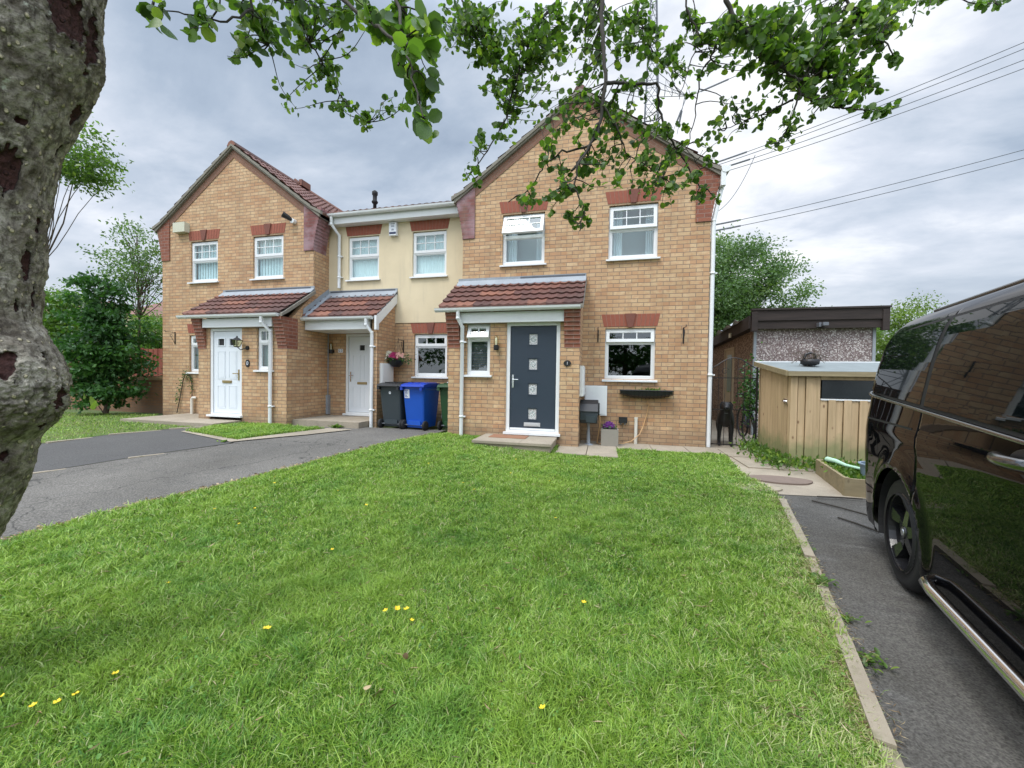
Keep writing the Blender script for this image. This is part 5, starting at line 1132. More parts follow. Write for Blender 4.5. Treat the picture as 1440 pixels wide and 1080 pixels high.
mb = MB(); mb.tube([(.80, 1.0, .98), (1.0, .97, 1.0), (1.25, 1.0, .98)], .013, 8); mb.tube([(1.03, .98, .85), (1.03, .98, 1.0)], .012, 8); mb.build('handlebar', M['blackplastic'], t_)
mb = MB(); mb.prism([(-.05, 0), (.05, 0), (.07, .10), (.03, .25), (-.03, .25), (-.07, .10)], 'z', .92, .96); mb.v = [(x+1.14, y+1.52, z) for x, y, z in mb.v]; mb.build('saddle', M['blackplastic'], t_, bevel=.01)
# sticks and scraps on the drive
for i, (a, b, lb) in enumerate([((.30, -3.05, .022), (.62, -3.45, .022), 'thin dark stick lying on the worn tarmac'), ((.42, -2.90, .03), (.85, -2.86, .03), 'straight dark strip lying in front of the raised bed'), ((.28, -3.55, .02), (.42, -3.85, .02), 'short bent twig on the tarmac')]):
    mb = MB(); mb.tube([a, ((a[0]+b[0])/2+.01, (a[1]+b[1])/2+.015, a[2]), b], .008, 5); tag(mb.build('stick', M['twig']), lb, 'stick')
mb = MB(); mb.ball((.95, -2.92, .03), .03, 8, 0, (1.3, .8, .6)); tag(mb.build('paper_scrap', M['paper']), 'crumpled white scrap by the corner of the raised bed', 'litter')

# ------------------------------------------------------------------ dog behind the gate
def skin(name, verts, edges, mat, parent, sub=2, root=0):
    me = bpy.data.meshes.new(name); me.from_pydata([v_[0] for v_ in verts], edges, []); o = link(name, me, mat, parent)
    sm_ = o.modifiers.new('skin', 'SKIN'); sm_.use_smooth_shade = True
    for sv, v_ in zip(me.skin_vertices[0].data, verts): sv.radius = v_[1] if isinstance(v_[1], tuple) else (v_[1], v_[1])
    me.skin_vertices[0].data[root].use_root = True
    s_ = o.modifiers.new('sub', 'SUBSURF'); s_.levels = sub; s_.render_levels = sub; return o
def ensure_skin(me):
    if not me.skin_vertices:
        bm = bmesh.new(); bm.from_mesh(me); bm.verts.layers.skin.verify(); bm.to_mesh(me); bm.free()
_old = skin
def skin(name, verts, edges, mat, parent, sub=2, root=0):
    me = bpy.data.meshes.new(name); bm = bmesh.new(); lay = bm.verts.layers.skin.verify(); bv = []
    for k, v_ in enumerate(verts):
        q = bm.verts.new(v_[0]); q[lay].radius = v_[1] if isinstance(v_[1], tuple) else (v_[1], v_[1]); q[lay].use_root = (k == root); bv.append(q)
    for a, b in edges: bm.edges.new((bv[a], bv[b]))
    bm.to_mesh(me); bm.free(); o = link(name, me, mat, parent)
    sm_ = o.modifiers.new('skin', 'SKIN'); sm_.use_smooth_shade = True
    s_ = o.modifiers.new('sub', 'SUBSURF'); s_.levels = sub; s_.render_levels = sub; return o
dog = thing('dog', (.42, .34, .012), 'black short haired dog standing behind the iron gate facing the lawn', 'dog', None, math.radians(-14))
V_ = [((0, .62, .50), .12),         # 0 pelvis
      ((0, .40, .50), .125),        # 1 loin
      ((0, .16, .49), (.165, .175)), # 2 ribs
      ((0, .0, .50), (.165, .185)),   # 3 chest
      ((0, -.04, .60), .125),       # 4 neck base
      ((0, -.08, .70), .10),       # 5 neck
      ((0, -.12, .775), .105),      # 6 skull
      ((0, -.19, .765), .080),       # 7 stop
      ((0, -.26, .74), .052),      # 8 muzzle
      ((0, -.31, .735), .044),       # 9 nose
      ((-.095, -.01, .42), .055), ((-.10, -.01, .27), .036), ((-.10, .0, .14), .027), ((-.10, -.01, .045), .028), ((-.10, -.06, .022), .026),   # 10-14 right front
      ((.095, -.01, .42), .055), ((.10, -.01, .27), .036), ((.10, .0, .14), .027), ((.10, -.01, .045), .028), ((.10, -.06, .022), .026),       # 15-19
      ((-.095, .62, .42), .075), ((-.11, .56, .30), .050), ((-.10, .70, .17), .028), ((-.10, .66, .05), .026), ((-.10, .60, .022), .026),       # 20-24 hind
      ((.095, .62, .42), .075), ((.11, .56, .30), .050), ((.10, .70, .17), .028), ((.10, .66, .05), .026), ((.10, .60, .022), .026),
      ((0, .74, .50), .035), ((.02, .86, .38), .022), ((.03, .92, .26), .014)]
E_ = [(0, 1), (1, 2), (2, 3), (3, 4), (4, 5), (5, 6), (6, 7), (7, 8), (8, 9), (3, 10), (10, 11), (11, 12), (12, 13), (13, 14), (3, 15), (15, 16), (16, 17), (17, 18), (18, 19),
      (0, 20), (20, 21), (21, 22), (22, 23), (23, 24), (0, 25), (25, 26), (26, 27), (27, 28), (28, 29), (0, 30), (30, 31), (31, 32)]
skin('body', V_, E_, M['dogfur'], dog)
for s_ in (-1, 1):
    mb = MB(); pts = [(s_*.035, -.10, .850), (s_*.075, -.10, .845), (s_*.112, -.115, .79), (s_*.108, -.12, .715), (s_*.080, -.115, .71), (s_*.060, -.105, .78)]
    mb.face(pts); mb.face([(p_[0], p_[1]+.022, p_[2]) for p_ in reversed(pts)])
    for k in range(6): a, b = pts[k], pts[(k+1) % 6]; mb.face([b, a, (a[0], a[1]+.022, a[2]), (b[0], b[1]+.022, b[2])])
    mb.build('ear', M['dogfur'], dog, True, True)
    mb = MB(); mb.ball((s_*.036, -.205, .785), .010, 8); mb.build('eye', M['carglass'], dog, True, True)
mb = MB(); mb.ball((0, -.335, .735), .017, 8, 0, (1.2, .7, .8)); mb.build('nose', M['carglass'], dog, True, True)
mb = MB(); mb.tube([(.085*math.cos(a), -.065+.085*math.sin(a), .655+.02*math.sin(a)) for a in [2*PI*k/20 for k in range(21)]], .010, 6, False); mb.build('collar', M['steel'], dog, True, True)

# ------------------------------------------------------------------ van
VR = -math.radians(16.4)
van = thing('parked_van', (-.06, -4.78, .004), 'glossy black van with tinted side windows and chrome side bar', 'van', None, VR)
W_ = 1.92; ZB = 1.13; HT = 1.80
prof_pts = [(.20, .045), (.215, .032), (.28, .024), (.45, .016), (.60, .010), (.75, .004), (.90, .006), (1.0, .012), (1.08, .022), (1.13, .026), (1.20, .036), (1.35, .060), (1.50, .092), (1.58, .118), (1.64, .150), (1.69, .20), (1.73, .27), (1.76, .36), (1.79, .50), (1.815, .70), (1.83, .96)]
zs_ = [p_[0] for p_ in prof_pts]; xs_ = [p_[1] for p_ in prof_pts]
def xoff(z): return float(np.interp(z, zs_, xs_))
def hfac(y):
    if y > .45: return 1-.16*((y-.45)/.55)**2.2
    if y < -2.7: return max(.08, 1-1.0*((-2.7-y)/.95)) if y > -3.6 else max(-.25, .08-.3*((-3.6-y)/.7))
    return 1.0
def inset(y, z):
    r = 0
    if y > .55: r += .20*((y-.55)/.45)**2.4
    if y < -3.6: r += .22*((-3.6-y)/.75)**2
    return r
def surf(y, z, out=0):
    zz = z if z <= ZB else ZB+(z-ZB)*hfac(y)
    lean = .10*max(0, (z-.7)/1.1) if y > .5 else 0
    return (xoff(z)+inset(y, z)-out, y-lean*min(1, max(0, (y-.5)/.45)), zz)
ys = sorted(set([round(-4.35+.1*k, 3) for k in range(8)]+[round(-3.70+.025*k, 4) for k in range(41)]+[round(-2.65+.09*k, 3) for k in range(23)]+[round(-.56+.02*k, 3) for k in range(57)]+[round(.60+.02*k, 3) for k in range(21)]))
GRO = [-.30, -1.62]
ys = [y for y in ys if all(abs(y-g) > .011 for g in GRO)]
for g in GRO: ys += [g-.008, g-.004, g+.004, g+.008]
ys = sorted(ys)
zz_ = sorted(set([.20, .215]+[round(.235+.0205*k, 4) for k in range(26)]+[.80, .85, .90, .95, 1.0, 1.04, 1.08, 1.11, 1.13]+[p_[0] for p_ in prof_pts if p_[0] > 1.13]+[1.27, 1.42, 1.60, 1.655, 1.69]))
AR, AC = .385, .335
WY = [0.0, -3.25]
def build_side(flip):
    nv = []; nf = []; grid = {}
    for i, y in enumerate(ys):
        for j, z in enumerate(zz_):
            yy, z2 = y, z
            for wy in WY:
                d = math.hypot(y-wy, z-AC)
                if .0 < abs(d-AR) < .016 and z > .22:
                    yy = wy+(y-wy)*AR/d; z2 = AC+(z-AC)*AR/d
            o_ = 0
            if .26 < z < 1.62 and any(abs(abs(y-g)-.004) < .001 for g in GRO): o_ = -.009
            if -3.9 < y < .72 and .845 < z < .857: o_ = -.0
            # swage: shallow crease catching the light under the belt line
            o_ += .010*math.exp(-((z-.93)/.05)**2)*(1 if y < .45 else max(0, 1-(y-.45)/.3))
            # wheel arch flare
            for wy in WY:
                d = math.hypot(y-wy, z-AC); o_ += .018*math.exp(-((d-AR-.02)/.05)**2)
            p_ = surf(yy, max(z2, .19), o_); x = p_[0] if not flip else W_-p_[0]
            grid[i, j] = len(nv); nv.append((x, p_[1], p_[2]))
    for i in range(len(ys)-1):
        for j in range(len(zz_)-1):
            q = [grid[i, j], grid[i, j+1], grid[i+1, j+1], grid[i+1, j]]
            cy_ = sum(nv[a][1] for a in q)/4; cz_ = (zz_[j]+zz_[j+1])/2; cyy = (ys[i]+ys[i+1])/2
            if any(math.hypot(cyy-wy, cz_-AC) < AR-.002 for wy in WY) and cz_ < 1.0: continue
            nf.append(q if flip else q[::-1])
    return nv, nf
bv, bf = [], []
for fl in (False, True):
    a, b = build_side(fl); k = len(bv); bv += a; bf += [[i+k for i in f_] for f_ in b]
nz_ = len(zz_); ny_ = len(ys); off_ = ny_*nz_
for j in range(nz_-1):     # rear and front closing faces
    for i in (0, ny_-1):
        q = [i*nz_+j, i*nz_+j+1, off_+i*nz_+j+1, off_+i*nz_+j]; bf.append(q if i == 0 else q[::-1])
for i in range(ny_-1):
    q = [i*nz_+nz_-1, (i+1)*nz_+nz_-1, off_+(i+1)*nz_+nz_-1, off_+i*nz_+nz_-1]; bf.append(q)
me = bpy.data.meshes.new('body'); me.from_pydata(bv, [], bf); bm = bmesh.new(); bm.from_mesh(me); bmesh.ops.remove_doubles(bm, verts=bm.verts, dist=.0008); bmesh.ops.recalc_face_normals(bm, faces=bm.faces); bm.to_mesh(me); bm.free()
body = link('body', me, M['paint'], van, True)
# arch liners, glass, trims
for wy in WY:
    for fl in (0, 1):
        mb = MB(); n = 28
        for k in range(n):
            a0, a1 = -.35+(PI+.7)*k/n, -.35+(PI+.7)*(k+1)/n; q = []
            for (a, x) in ((a0, .03), (a1, .03), (a1, .36), (a0, .36)):
                xx = x if not fl else W_-x; q.append((xx, wy+(AR+.002)*math.cos(a), AC+(AR+.002)*math.sin(a)))
            mb.face(q)
        x_ = .36 if not fl else W_-.36
        mb.face([(x_, wy+(AR+.002)*math.cos(a), AC+(AR+.002)*math.sin(a)) for a in [-.35+(PI+.7)*k/n for k in range(n+1)]])
        mb.build('arch_liner', M['rubber'], body, local=True)
def side_panel(name, ya, yb, za, zb, mat, parent, out, ny=16, nz=8, cut=None, th=.004):
    mb = MB(); g = {}
    for i in range(ny+1):
        for j in range(nz+1):
            t_, s_ = i/ny, j/nz; y, z = ya+(yb-ya)*t_, za+(zb-za)*s_
            if cut: y, z = cut(t_, s_, y, z)
            g[i, j] = surf(y, z, out)
    for i in range(ny):
        for j in range(nz): mb.face([g[i+1, j], g[i, j], g[i, j+1], g[i+1, j+1]])
    return mb.build(name, M[mat], parent, True, True)
def zb(y): return (1.140+.060*(min(y, .45)-.30)) if y < .45 else 1.146+.1*(y-.45)
def wb(t_, s_, y, z): return y, z+(zb(y)-1.135)*(1-s_)
def rc(t_, s_, y, z):   # rear quarter light: raked rear edge, rounded corners
    z = z+(zb(y)-1.135)*(1-s_); w_ = max(0, (t_-.78)/.22); y = y-.09*s_*w_; z = z-.05*(w_**2.2)*s_+.03*(w_**3)*(1-s_); return y, z
w1 = side_panel('side_window', -.275, .70, 1.165, 1.605, 'carglass', body, .006, 26, 10, rc)
w2 = side_panel('side_window', -1.60, -.325, 1.165, 1.605, 'carglass', body, .006, 14, 10, wb)
w3 = side_panel('side_window', -2.75, -1.66, 1.165, 1.605, 'carglass', body, .006, 14, 10, wb)
side_panel('window_rubber', -2.78, .735, 1.148, 1.622, 'rubber', body, .0035, 60, 10, rc)
# chrome belt line
mb = MB()
pth = [surf(y_, zb(y_)+.002, .009) for y_ in [-2.9+(.80+2.9)*k/60 for k in range(61)]]; mb.tube(pth, .010, 8); mb.build('belt_trim', M['darkchrome'], body, True, True)
mb = MB(); pth = [(p_[0]+.0, p_[1], p_[2]) for p_ in [surf(-2.8+3.25*k/50, 1.745, .008) for k in range(51)]]; mb.tube(pth, .016, 8); mb.build('roof_rail', M['blackgloss'], body, True, True)
# side rail groove of the sliding door
side_panel('door_rail', -.22, .62, .985, .998, 'rubber', body, .004, 10, 1)
# handle
mb = MB(); hp = [surf(-1.33+.24*k/10, .985, .012+.045*math.sin(PI*k/10)**.5) for k in range(11)]; mb.tube(hp, [.014]+[.022]*9+[.014], 10); hd = mb.build('door_handle', M['darkchrome'], body, True, True)
mb = MB()
pass
ring_ = [surf(-1.21+.10*math.cos(a), .975+.056*math.sin(a), .003) for a in [2*PI*k/28 for k in range(28)]]; mb.face(ring_[::-1]); mb.build('handle_recess', M['blackplastic'], hd, True, True)
side_panel('fuel_flap_gap', .36, .364, .78, .95, 'rubber', body, .003, 1, 4)
# sill strip, side bar
mb = MB(); mb.tube([(.12, -.48, .27), (.02, -.51, .265), (-.02, -.56, .26)]+[(-.028, -.66-.2*k, .258) for k in range(9)]+[(-.02, -2.45, .258), (.10, -2.55, .28)], .027, 16); mb.build('side_bar', M['chrome'], van, True, True)
mb = MB(); mb.box(.10, W_-.10, -4.2, .85, .18, .26); mb.build('underbody', M['rubber'], van, local=True)
side_panel('bumper_seam', .40, .90, .485, .492, 'rubber', body, .003, 12, 1)
side_panel('bumper_seam', .40, .404, .25, .485, 'rubber', body, .003, 1, 6)
side_panel('tail_lamp', .80, .93, .86, 1.30, 'redlamp', body, .004, 6, 6)
# wheels
def van_wheel(wy, flip):
    s = -1 if not flip else 1; cx = .045 if not flip else W_-.045
    mb = MB(); R_ = .333
    pr = [(.225, -.02), (.24, .0), (.285, -.012), (.315, .0), (.328, .02), (R_, .045), (R_, .19), (.325, .215), (.28, .23), (.225, .22)]
    mb.lathe([(r, cx+(h if not flip else -h)) for r, h in pr], (0, wy, .335), 'x', 56)
    wh = mb.build('wheel', M['rubber'], van, True, True)
    mb = MB(); q = 1 if not flip else -1
    mb.lathe([(.238, cx-.004*q), (.232, cx-.010*q), (.222, cx-.004*q), (.215, cx+.03*q), (.205, cx+.12*q), (.0, cx+.125*q)], (0, wy, .335), 'x', 48)
    for k in range(5):
        a = 2*PI*k/5+.32; ca, sa = math.cos(a), math.sin(a)
        def pt(r, w__, x): return (cx+x*q, wy+r*ca-w__*sa, .335+r*sa+w__*ca)
        for (r0, r1, w0, w1, x0, x1) in ((.035, .13, .036, .026, .010, .022), (.13, .222, .026, .046, .022, -.002)):
            f0 = [pt(r0, -w0, x0), pt(r0, w0, x0), pt(r1, w1, x1), pt(r1, -w1, x1)]; mb.face(f0 if flip else f0[::-1]); mb.face([pt(r0, w0, x0), pt(r0, w0*.8, x0+.05), pt(r1, w1*.8, x1+.05), pt(r1, w1, x1)]); mb.face([pt(r0, -w0*.8, x0+.05), pt(r0, -w0, x0), pt(r1, -w1, x1), pt(r1, -w1*.8, x1+.05)])
    mb.lathe([(0, cx+.002*q), (.034, cx+.003*q), (.038, cx+.012*q), (.055, cx+.022*q), (.055, cx+.06*q)], (0, wy, .335), 'x', 24); mb.build('rim', M['blackgloss'], wh, False, True)
    mb = MB(); mb.lathe([(0, cx+.07*q), (.15, cx+.07*q), (.15, cx+.08*q)], (0, wy, .335), 'x', 28); mb.build('brake_disc', M['steel'], wh, False, True)
    mb = MB(); mb.lathe([(0, cx-.0005*q), (.020, cx-.0005*q), (.022, cx+.003*q)], (0, wy, .335), 'x', 20); mb.build('hub_emblem', M['chrome'], wh, False, True)
for wy in WY:
    for fl in (False, True): van_wheel(wy, fl)
mb = MB(); mb.box(.25, W_-.25, 1.0-.10, 1.0, .45, .60); mb.build('number_plate', M['paper'], van, local=True) if False else None

# ------------------------------------------------------------------ trees
def limb_path(a, b, n=6, wob=.15, sag=0):
    a, b = np.array(a, float), np.array(b, float); L = np.linalg.norm(b-a); pts = []
    w1, w2 = rng.normal(size=3)*wob*L*.35, rng.normal(size=3)*wob*L*.2
    for k in range(n+1):
        t_ = k/n; pts.append(tuple(a+(b-a)*t_+w1*math.sin(PI*t_)+w2*math.sin(2*PI*t_)+np.array([0, 0, -sag*L*t_*t_])))
    return pts
def tree(name, label, base, h, crown, clumps, per, lsize, mat, trunk_r, cr=.5, group=None, cat='tree', seed=1, bark='brownbark', squash=.7, droop=0, low=.25, nb=30, rmin=.005):
    """crown = (cx,cy,cz,rx,ry,rz)"""
    global rng; save = rng; rng = np.random.default_rng(seed)
    t_ = thing(name, base, label, cat, group); cx, cy, cz, rx, ry, rz = crown
    d = rng.normal(size=(clumps, 3)); d /= np.linalg.norm(d, axis=1, keepdims=True); d *= (rng.random((clumps, 1))**.45); d[:, 2] = np.where(d[:, 2] < -low*2, d[:, 2]*.5, d[:, 2])
    C = np.array([cx, cy, cz])+d*np.array([rx, ry, rz])*(1+.14*rng.normal(size=(clumps, 1)))
    top = (cx+rng.normal()*.1*rx, cy, cz+rz*.6); tp = limb_path(base, top, 8, .08)
    mb = MB(); mb.tube(tp, [trunk_r*(1-.85*k/8) for k in range(9)], 8); mb.build('trunk', M[bark], t_, True)
    mb = MB()
    for c in C[::max(1, clumps//nb)]:
        hgt = min(.95, max(.12, (c[2]-base[2])/(top[2]-base[2])*.75)); k = int(hgt*8); p0 = tp[k]; mb.tube(limb_path(p0, tuple(c), 5, .12), [trunk_r*.16*(1-.8*i/5)+rmin for i in range(6)], 5)
    mb.build('branches', M[bark], t_, True)
    N = clumps*per; ci = np.repeat(np.arange(clumps), per); sp = cr*(.6+.8*rng.random(clumps))[ci][:, None]
    pos = C[ci]+rng.normal(size=(N, 3))*sp*np.array([.55, .55, .55*squash])+np.array([0, 0, -droop])*rng.random((N, 1))
    dirs = rng.normal(size=(N, 3))*.8+(pos-C[ci])*1.2+np.array([0, 0, -.35])
    hue = np.clip(rng.random(clumps)[ci]*.6+rng.random(N)*.4, 0, 1)
    o = scatter('crown', DIAV, DIAF, pos, rots(dirs), lsize*rng.uniform(.6, 1.3, N), mat, t_, hue)
    rng = save; return t_
b = P(1062, 520, 19); tree('ash_tree', 'tall leafy tree rising between the end house and the garage', (b[0], b[1], 0), 9, (b[0]-1.7, b[1], 4.9, 3.7, 2.6, 3.4), 240, 230, .14, M['ash'], .22, .50, 'trees behind the houses', seed=11)
for i, (px, d, top, rx, lb, mt) in enumerate([(1268, 15, 432, 1.3, 'yellow green bush directly behind the right end of the garage', 'hedgeleaf'), (1330, 17, 428, 1.9, 'pale green bush seen above the rear of the black van', 'lightleaf'), (1420, 20, 455, 2.2, 'green bush hidden mostly behind the black van', 'hedgeleaf'), (1215, 24, 428, 1.3, 'thin twiggy bush peeping over the garage fascia', 'lightleaf')]):
    b = P(px, 540, d); zt = P(px, top, d)[2]; tree('bush', lb, (b[0], b[1], 0), zt, (b[0], b[1], zt*.52, rx, rx, zt*.46), 70, 260, .10, M[mt], .06, .36, 'bushes beyond the garage', 'bush', seed=30+i)
# left garden
b = (-14.35, -.45, .12)
tree('dense_shrub', 'tall dark green shrub in front of the low brick wall', b, 4, (b[0], b[1], 1.95, .72, .65, 1.85), 120, 110, .12, M['shrubleaf'], .06, .26, 'trees by the left garden wall', 'shrub', seed=41, squash=.5, low=.6)
tree('feathery_tree', 'thin feathery tree top rising above the dark shrub', (-14.9, .6, .12), 5.5, (-14.7, .6, 4.3, 1.2, .9, 1.35), 90, 42, .085, M['ash'], .045, .26, 'trees by the left garden wall', seed=42)
b = P(90, 500, 12.5); tree('leafy_tree', 'mid green tree with round leaves just beyond the big trunk', (b[0], b[1], .1), 4, (b[0], b[1], 2.6, 1.5, 1.2, 1.3), 80, 150, .11, M['lightleaf'], .09, .4, 'trees by the left garden wall', seed=43)
b = P(212, 480, 17); tree('light_green_tree', 'light green tree right beside the left gable wall', (b[0], b[1], .1), 4, (b[0], b[1], 2.4, 1.3, 1.2, 1.7), 90, 150, .11, M['lightleaf'], .10, .42, 'trees by the left garden wall', seed=44)
b = P(150, 470, 22); tree('garden_tree', 'green tree in front of the distant brown roofs', (b[0], b[1], .1), 4, (b[0], b[1], 2.2, 3.2, 2, 1.7), 70, 120, .14, M['ash'], .12, .6, 'trees by the left garden wall', seed=45)
# row of trees across the street, behind the photographer (their reflections show in the panes)
for i, (x, y, r) in enumerate([(-16, -30, 5), (-8, -33, 5.5), (0, -31, 5), (8, -34, 6), (16, -30, 5)]):
    tree('street_tree', ['broad tree across the street, reflected in the panes']*5 and f"tree across the street, {['first', 'second', 'third', 'fourth', 'fifth'][i]} from the driveway end", (x, y, 0), 8, (x, y, 4.4, r, r*.7, 4.2), 60, 60, .5, M['shrubleaf'], .3, 1.3, 'trees across the street', seed=60+i)
# low wall with soldier course, fences, pier, far houses
t_ = thing('garden_wall', (-15.0, .55, .1), 'low brown brick wall with a pale upright brick coping', 'wall')
mb = MB(); mb.box(-19.5, -13.05, .45, .67, -.1, 1.02); mb.build('wall', M['wallbrick'], t_)
mb = MB(); x = -19.5
while x < -13.08: mb.box(x+.004, x+.071, .42, .70, 1.022, 1.13+random.uniform(-.003, .003)); x += .075
mb.build('coping', M['brick'], t_)
def fence_run(p, q, h, mat, label, name='garden_fence', z0=0):
    L = math.dist(p, q); t_ = thing(name, (p[0], p[1], z0), label, 'fence', 'fences behind the left garden', math.atan2(q[1]-p[1], q[0]-p[0])); mb = MB(); x = 0; k = 0
    while x < L: mb.box(x, x+.115, -.012-(k % 2)*.02, .01-(k % 2)*.02, 0, h+random.uniform(-.01, .01)); x += .12; k += 1
    mb.build('boards', M[mat], t_, local=True); mb = MB()
    for zz in (.3, h-.3): mb.box(0, L, .012, .05, zz, zz+.08)
    mb.build('rail', M[mat], t_, local=True); x = 0
    while x <= L: mb = MB(); mb.box(x-.05, x+.05, .02, .12, 0, h+.05); mb.build('post', M[mat], t_, local=True); x += 1.8
a, b2 = P(100, 500, 16), P(236, 500, 15); fence_run(a, b2, 2.15, 'fence', 'red brown boarded fence beyond the low brick wall')
c = P(118, 500, 12.5); t_ = thing('brick_pier', (c[0], c[1], .1), 'square brick pier with a red band beside the dark shrub', 'brick pier')
mb = MB(); mb.box(c[0]-.30, c[0]+.30, c[1]-.3, c[1]+.3, 0, 1.95); mb.build('shaft', M['brick'], t_); mb = MB(); mb.box(c[0]-.34, c[0]+.34, c[1]-.34, c[1]+.34, 1.35, 1.45); mb.box(c[0]-.34, c[0]+.34, c[1]-.34, c[1]+.34, 1.95, 2.05); mb.build('band', M['red'], t_)
for i, (pxa, pxb, d, top, lb) in enumerate([(20, 150, 34, 412, 'distant brown roofed house behind the big tree trunk'), (168, 300, 36, 410, 'distant brown roofed house just left of the gabled house'), ]):
    A_, B_ = P(pxa, 500, d), P(pxb, 500, d+1); ang = math.atan2(B_[1]-A_[1], B_[0]-A_[0]); L = math.dist(A_[:2], B_[:2]); zt = P((pxa+pxb)/2, top, d)[2]
    t_ = thing('distant_house', (A_[0], A_[1], 0), lb, 'house', 'distant houses', ang); e_ = zt-2.3
    mb = MB(); mb.box(0, L, 0, 7, 0, e_); mb.build('wall', M['cream'], t_, local=True)
    mb = MB(); mb.face([(-.3, -.3, e_), (L+.3, -.3, e_), (L-2.2, 3.5, zt), (2.2, 3.5, zt)]); mb.face([(L+.3, 7.3, e_), (-.3, 7.3, e_), (2.2, 3.5, zt), (L-2.2, 3.5, zt)]); mb.face([(-.3, 7.3, e_), (-.3, -.3, e_), (2.2, 3.5, zt)]); mb.face([(L+.3, -.3, e_), (L+.3, 7.3, e_), (L-2.2, 3.5, zt)]); mb.face([(-.3, -.3, e_), (-.3, 7.3, e_), (L+.3, 7.3, e_), (L+.3, -.3, e_)]); mb.build('roof', M['tile2'], t_, local=True)
    for xx in (L*.2, L*.45, L*.7):
        mb = MB(); mb.box(xx, xx+1.1, -.03, .02, e_-1.5, e_-.4); f_ = mb.build('window', M['white'], t_, local=True); mb = MB(); mb.box(xx+.08, xx+1.02, -.036, -.031, e_-1.42, e_-.48); mb.build('pane', M['carglass'], f_, local=True)

# foreground alder: trunk on the left, boughs hanging across the top of the view
al = thing('alder_tree', (-4.25, -6.75, 0), 'big scarred alder trunk at the left with leafy boughs hanging over the lawn', 'tree')
edge = [(1080, -60), (1000, -55), (900, -45), (840, -30), (790, -10), (750, 8), (700, 28), (660, 44), (620, 56), (595, 82), (570, 98), (545, 106), (520, 104), (500, 96), (480, 82), (450, 64), (430, 62), (380, 66), (300, 74), (250, 80), (200, 92), (130, 114), (85, 134), (60, 142), (0, 142), (-60, 146), (-200, 180), (-400, 220)]
DT = 1.45
ctr, rad = [], []
for (py, px) in edge:
    px = px-26-(0 if py < 600 else min(22, (py-600)*.12))-15*ss((py-90)/150)*(1-ss((py-600)/100))-6*ss((py+50)/100)*(1-ss((py-500)/100)); e3 = np.array(P(px, py, DT)); r = .20
    
    c3 = e3-np.array(RT)*r; ctr.append(c3); rad.append(r)
ctr = np.array(ctr); rad = np.array(rad)
# resample
tt = np.linspace(0, 1, len(ctr)); TT = np.linspace(0, 1, 700); Cc = np.stack([np.interp(TT, tt, ctr[:, k]) for k in range(3)], 1); Rr = np.interp(TT, tt, rad)
kern = np.hanning(15); kern /= kern.sum(); pad = lambda a: np.convolve(np.pad(a, 7, 'edge'), kern, 'valid'); Cc = np.stack([pad(Cc[:, k]) for k in range(3)], 1); Rr = pad(Rr)
from mathutils import noise as mn
NS = 270; V = np.zeros((700, NS, 3)); SM = np.zeros((700, NS))
SC = []
for a, b_, w_, h_ in ((104, 30, 44, 46), (134, 70, 24, 60), (108, 165, 14, 40), (6, 235, 26, 48), (40, 372, 13, 34), (84, 215, 9, 34), (4, 512, 24, 46), (66, 440, 10, 32), (90, 560, 16, 36), (54, 318, 8, 18), (10, 640, 14, 14), (30, 168, 11, 9), (62, 500, 7, 22), (96, 500, 10, 26), (60, 600, 9, 20), (24, 430, 6, 16)):
    d_ = Vector(P(a, b_, 1))-CAM; best = None
    for q_ in np.linspace(.9, 1.6, 140):     # where the sight line meets the bark
        p_ = CAM+d_*float(q_); k_ = int(np.argmin(np.abs(Cc[:, 2]-p_.z)))
        if math.hypot(p_.x-Cc[k_, 0], p_.y-Cc[k_, 1]) < Rr[k_]*1.02: best = (p_, q_); break
    if best is None: p_ = CAM+d_*DT; best = (p_, DT)
    SC.append((*best[0], .62*w_*best[1]/541, .72*h_*best[1]/541))
for i in range(700):
    z = Cc[i, 2]
    for j in range(NS):
        a = 2*PI*j/NS; ca, sa = math.cos(a), math.sin(a)
        q = Vector((ca*1.2, sa*1.2, z*1.1)); n1_ = mn.noise(q*1.7); q2 = Vector((ca*Rr[i]*26, sa*Rr[i]*26, z*14)); n2_ = mn.noise(q2); n3_ = mn.noise(q2*2.7); n4_ = mn.noise(Vector((ca*Rr[i]*9+4, sa*Rr[i]*9, z*5)))
        n5_ = mn.noise(q2*5.5); n6_ = mn.noise(Vector((ca*Rr[i]*60, sa*Rr[i]*60, z*16))); r = Rr[i]+.009*n1_+.010*(.35-abs(n2_)*1.7)+.0035*n3_+.010*n4_+.0030*n5_-.006*max(0, .35-abs(n6_)*2.2)
        bz = max(0, 1-abs(z-1.13)/.22)
        if bz: r += bz*(.020*abs(mn.noise(q2*.8))-.006+.008*n5_)
        px_, py_, pz_ = Cc[i, 0]+ca*Rr[i], Cc[i, 1]+sa*Rr[i], z; sm = 0
        for (sx, sy2, sz, wr, hr) in SC:
            dd = (((px_-sx)**2+(py_-sy2)**2)/wr**2+((pz_-sz)/hr)**2)
            if dd < 3: sm = max(sm, 1.05-dd**.5+.50*n3_+.45*n2_)
        sm = max(sm, (mn.noise(Vector((ca*3.1+2, sa*3.1, z*3.3)))-.52)*4) ; sm = max(0.0, min(1.0, sm*3.5)); SM[i, j] = sm
        r -= .020*sm*(1+.5*n5_); r += .006*math.exp(-((sm-.12)/.14)**2) if sm > 0 else 0
        # burl at the bend
        bz, ba = 1.08, -.15
        r += .0*math.exp(-((z-bz)/.10)**2)
        V[i, j] = (Cc[i, 0]+ca*r, Cc[i, 1]+sa*r, z)
idx = np.arange(700*NS).reshape(700, NS); q = np.stack([idx[:-1], np.roll(idx, -1, 1)[:-1], np.roll(idx, -1, 1)[1:], idx[1:]], -1).reshape(-1, 4)
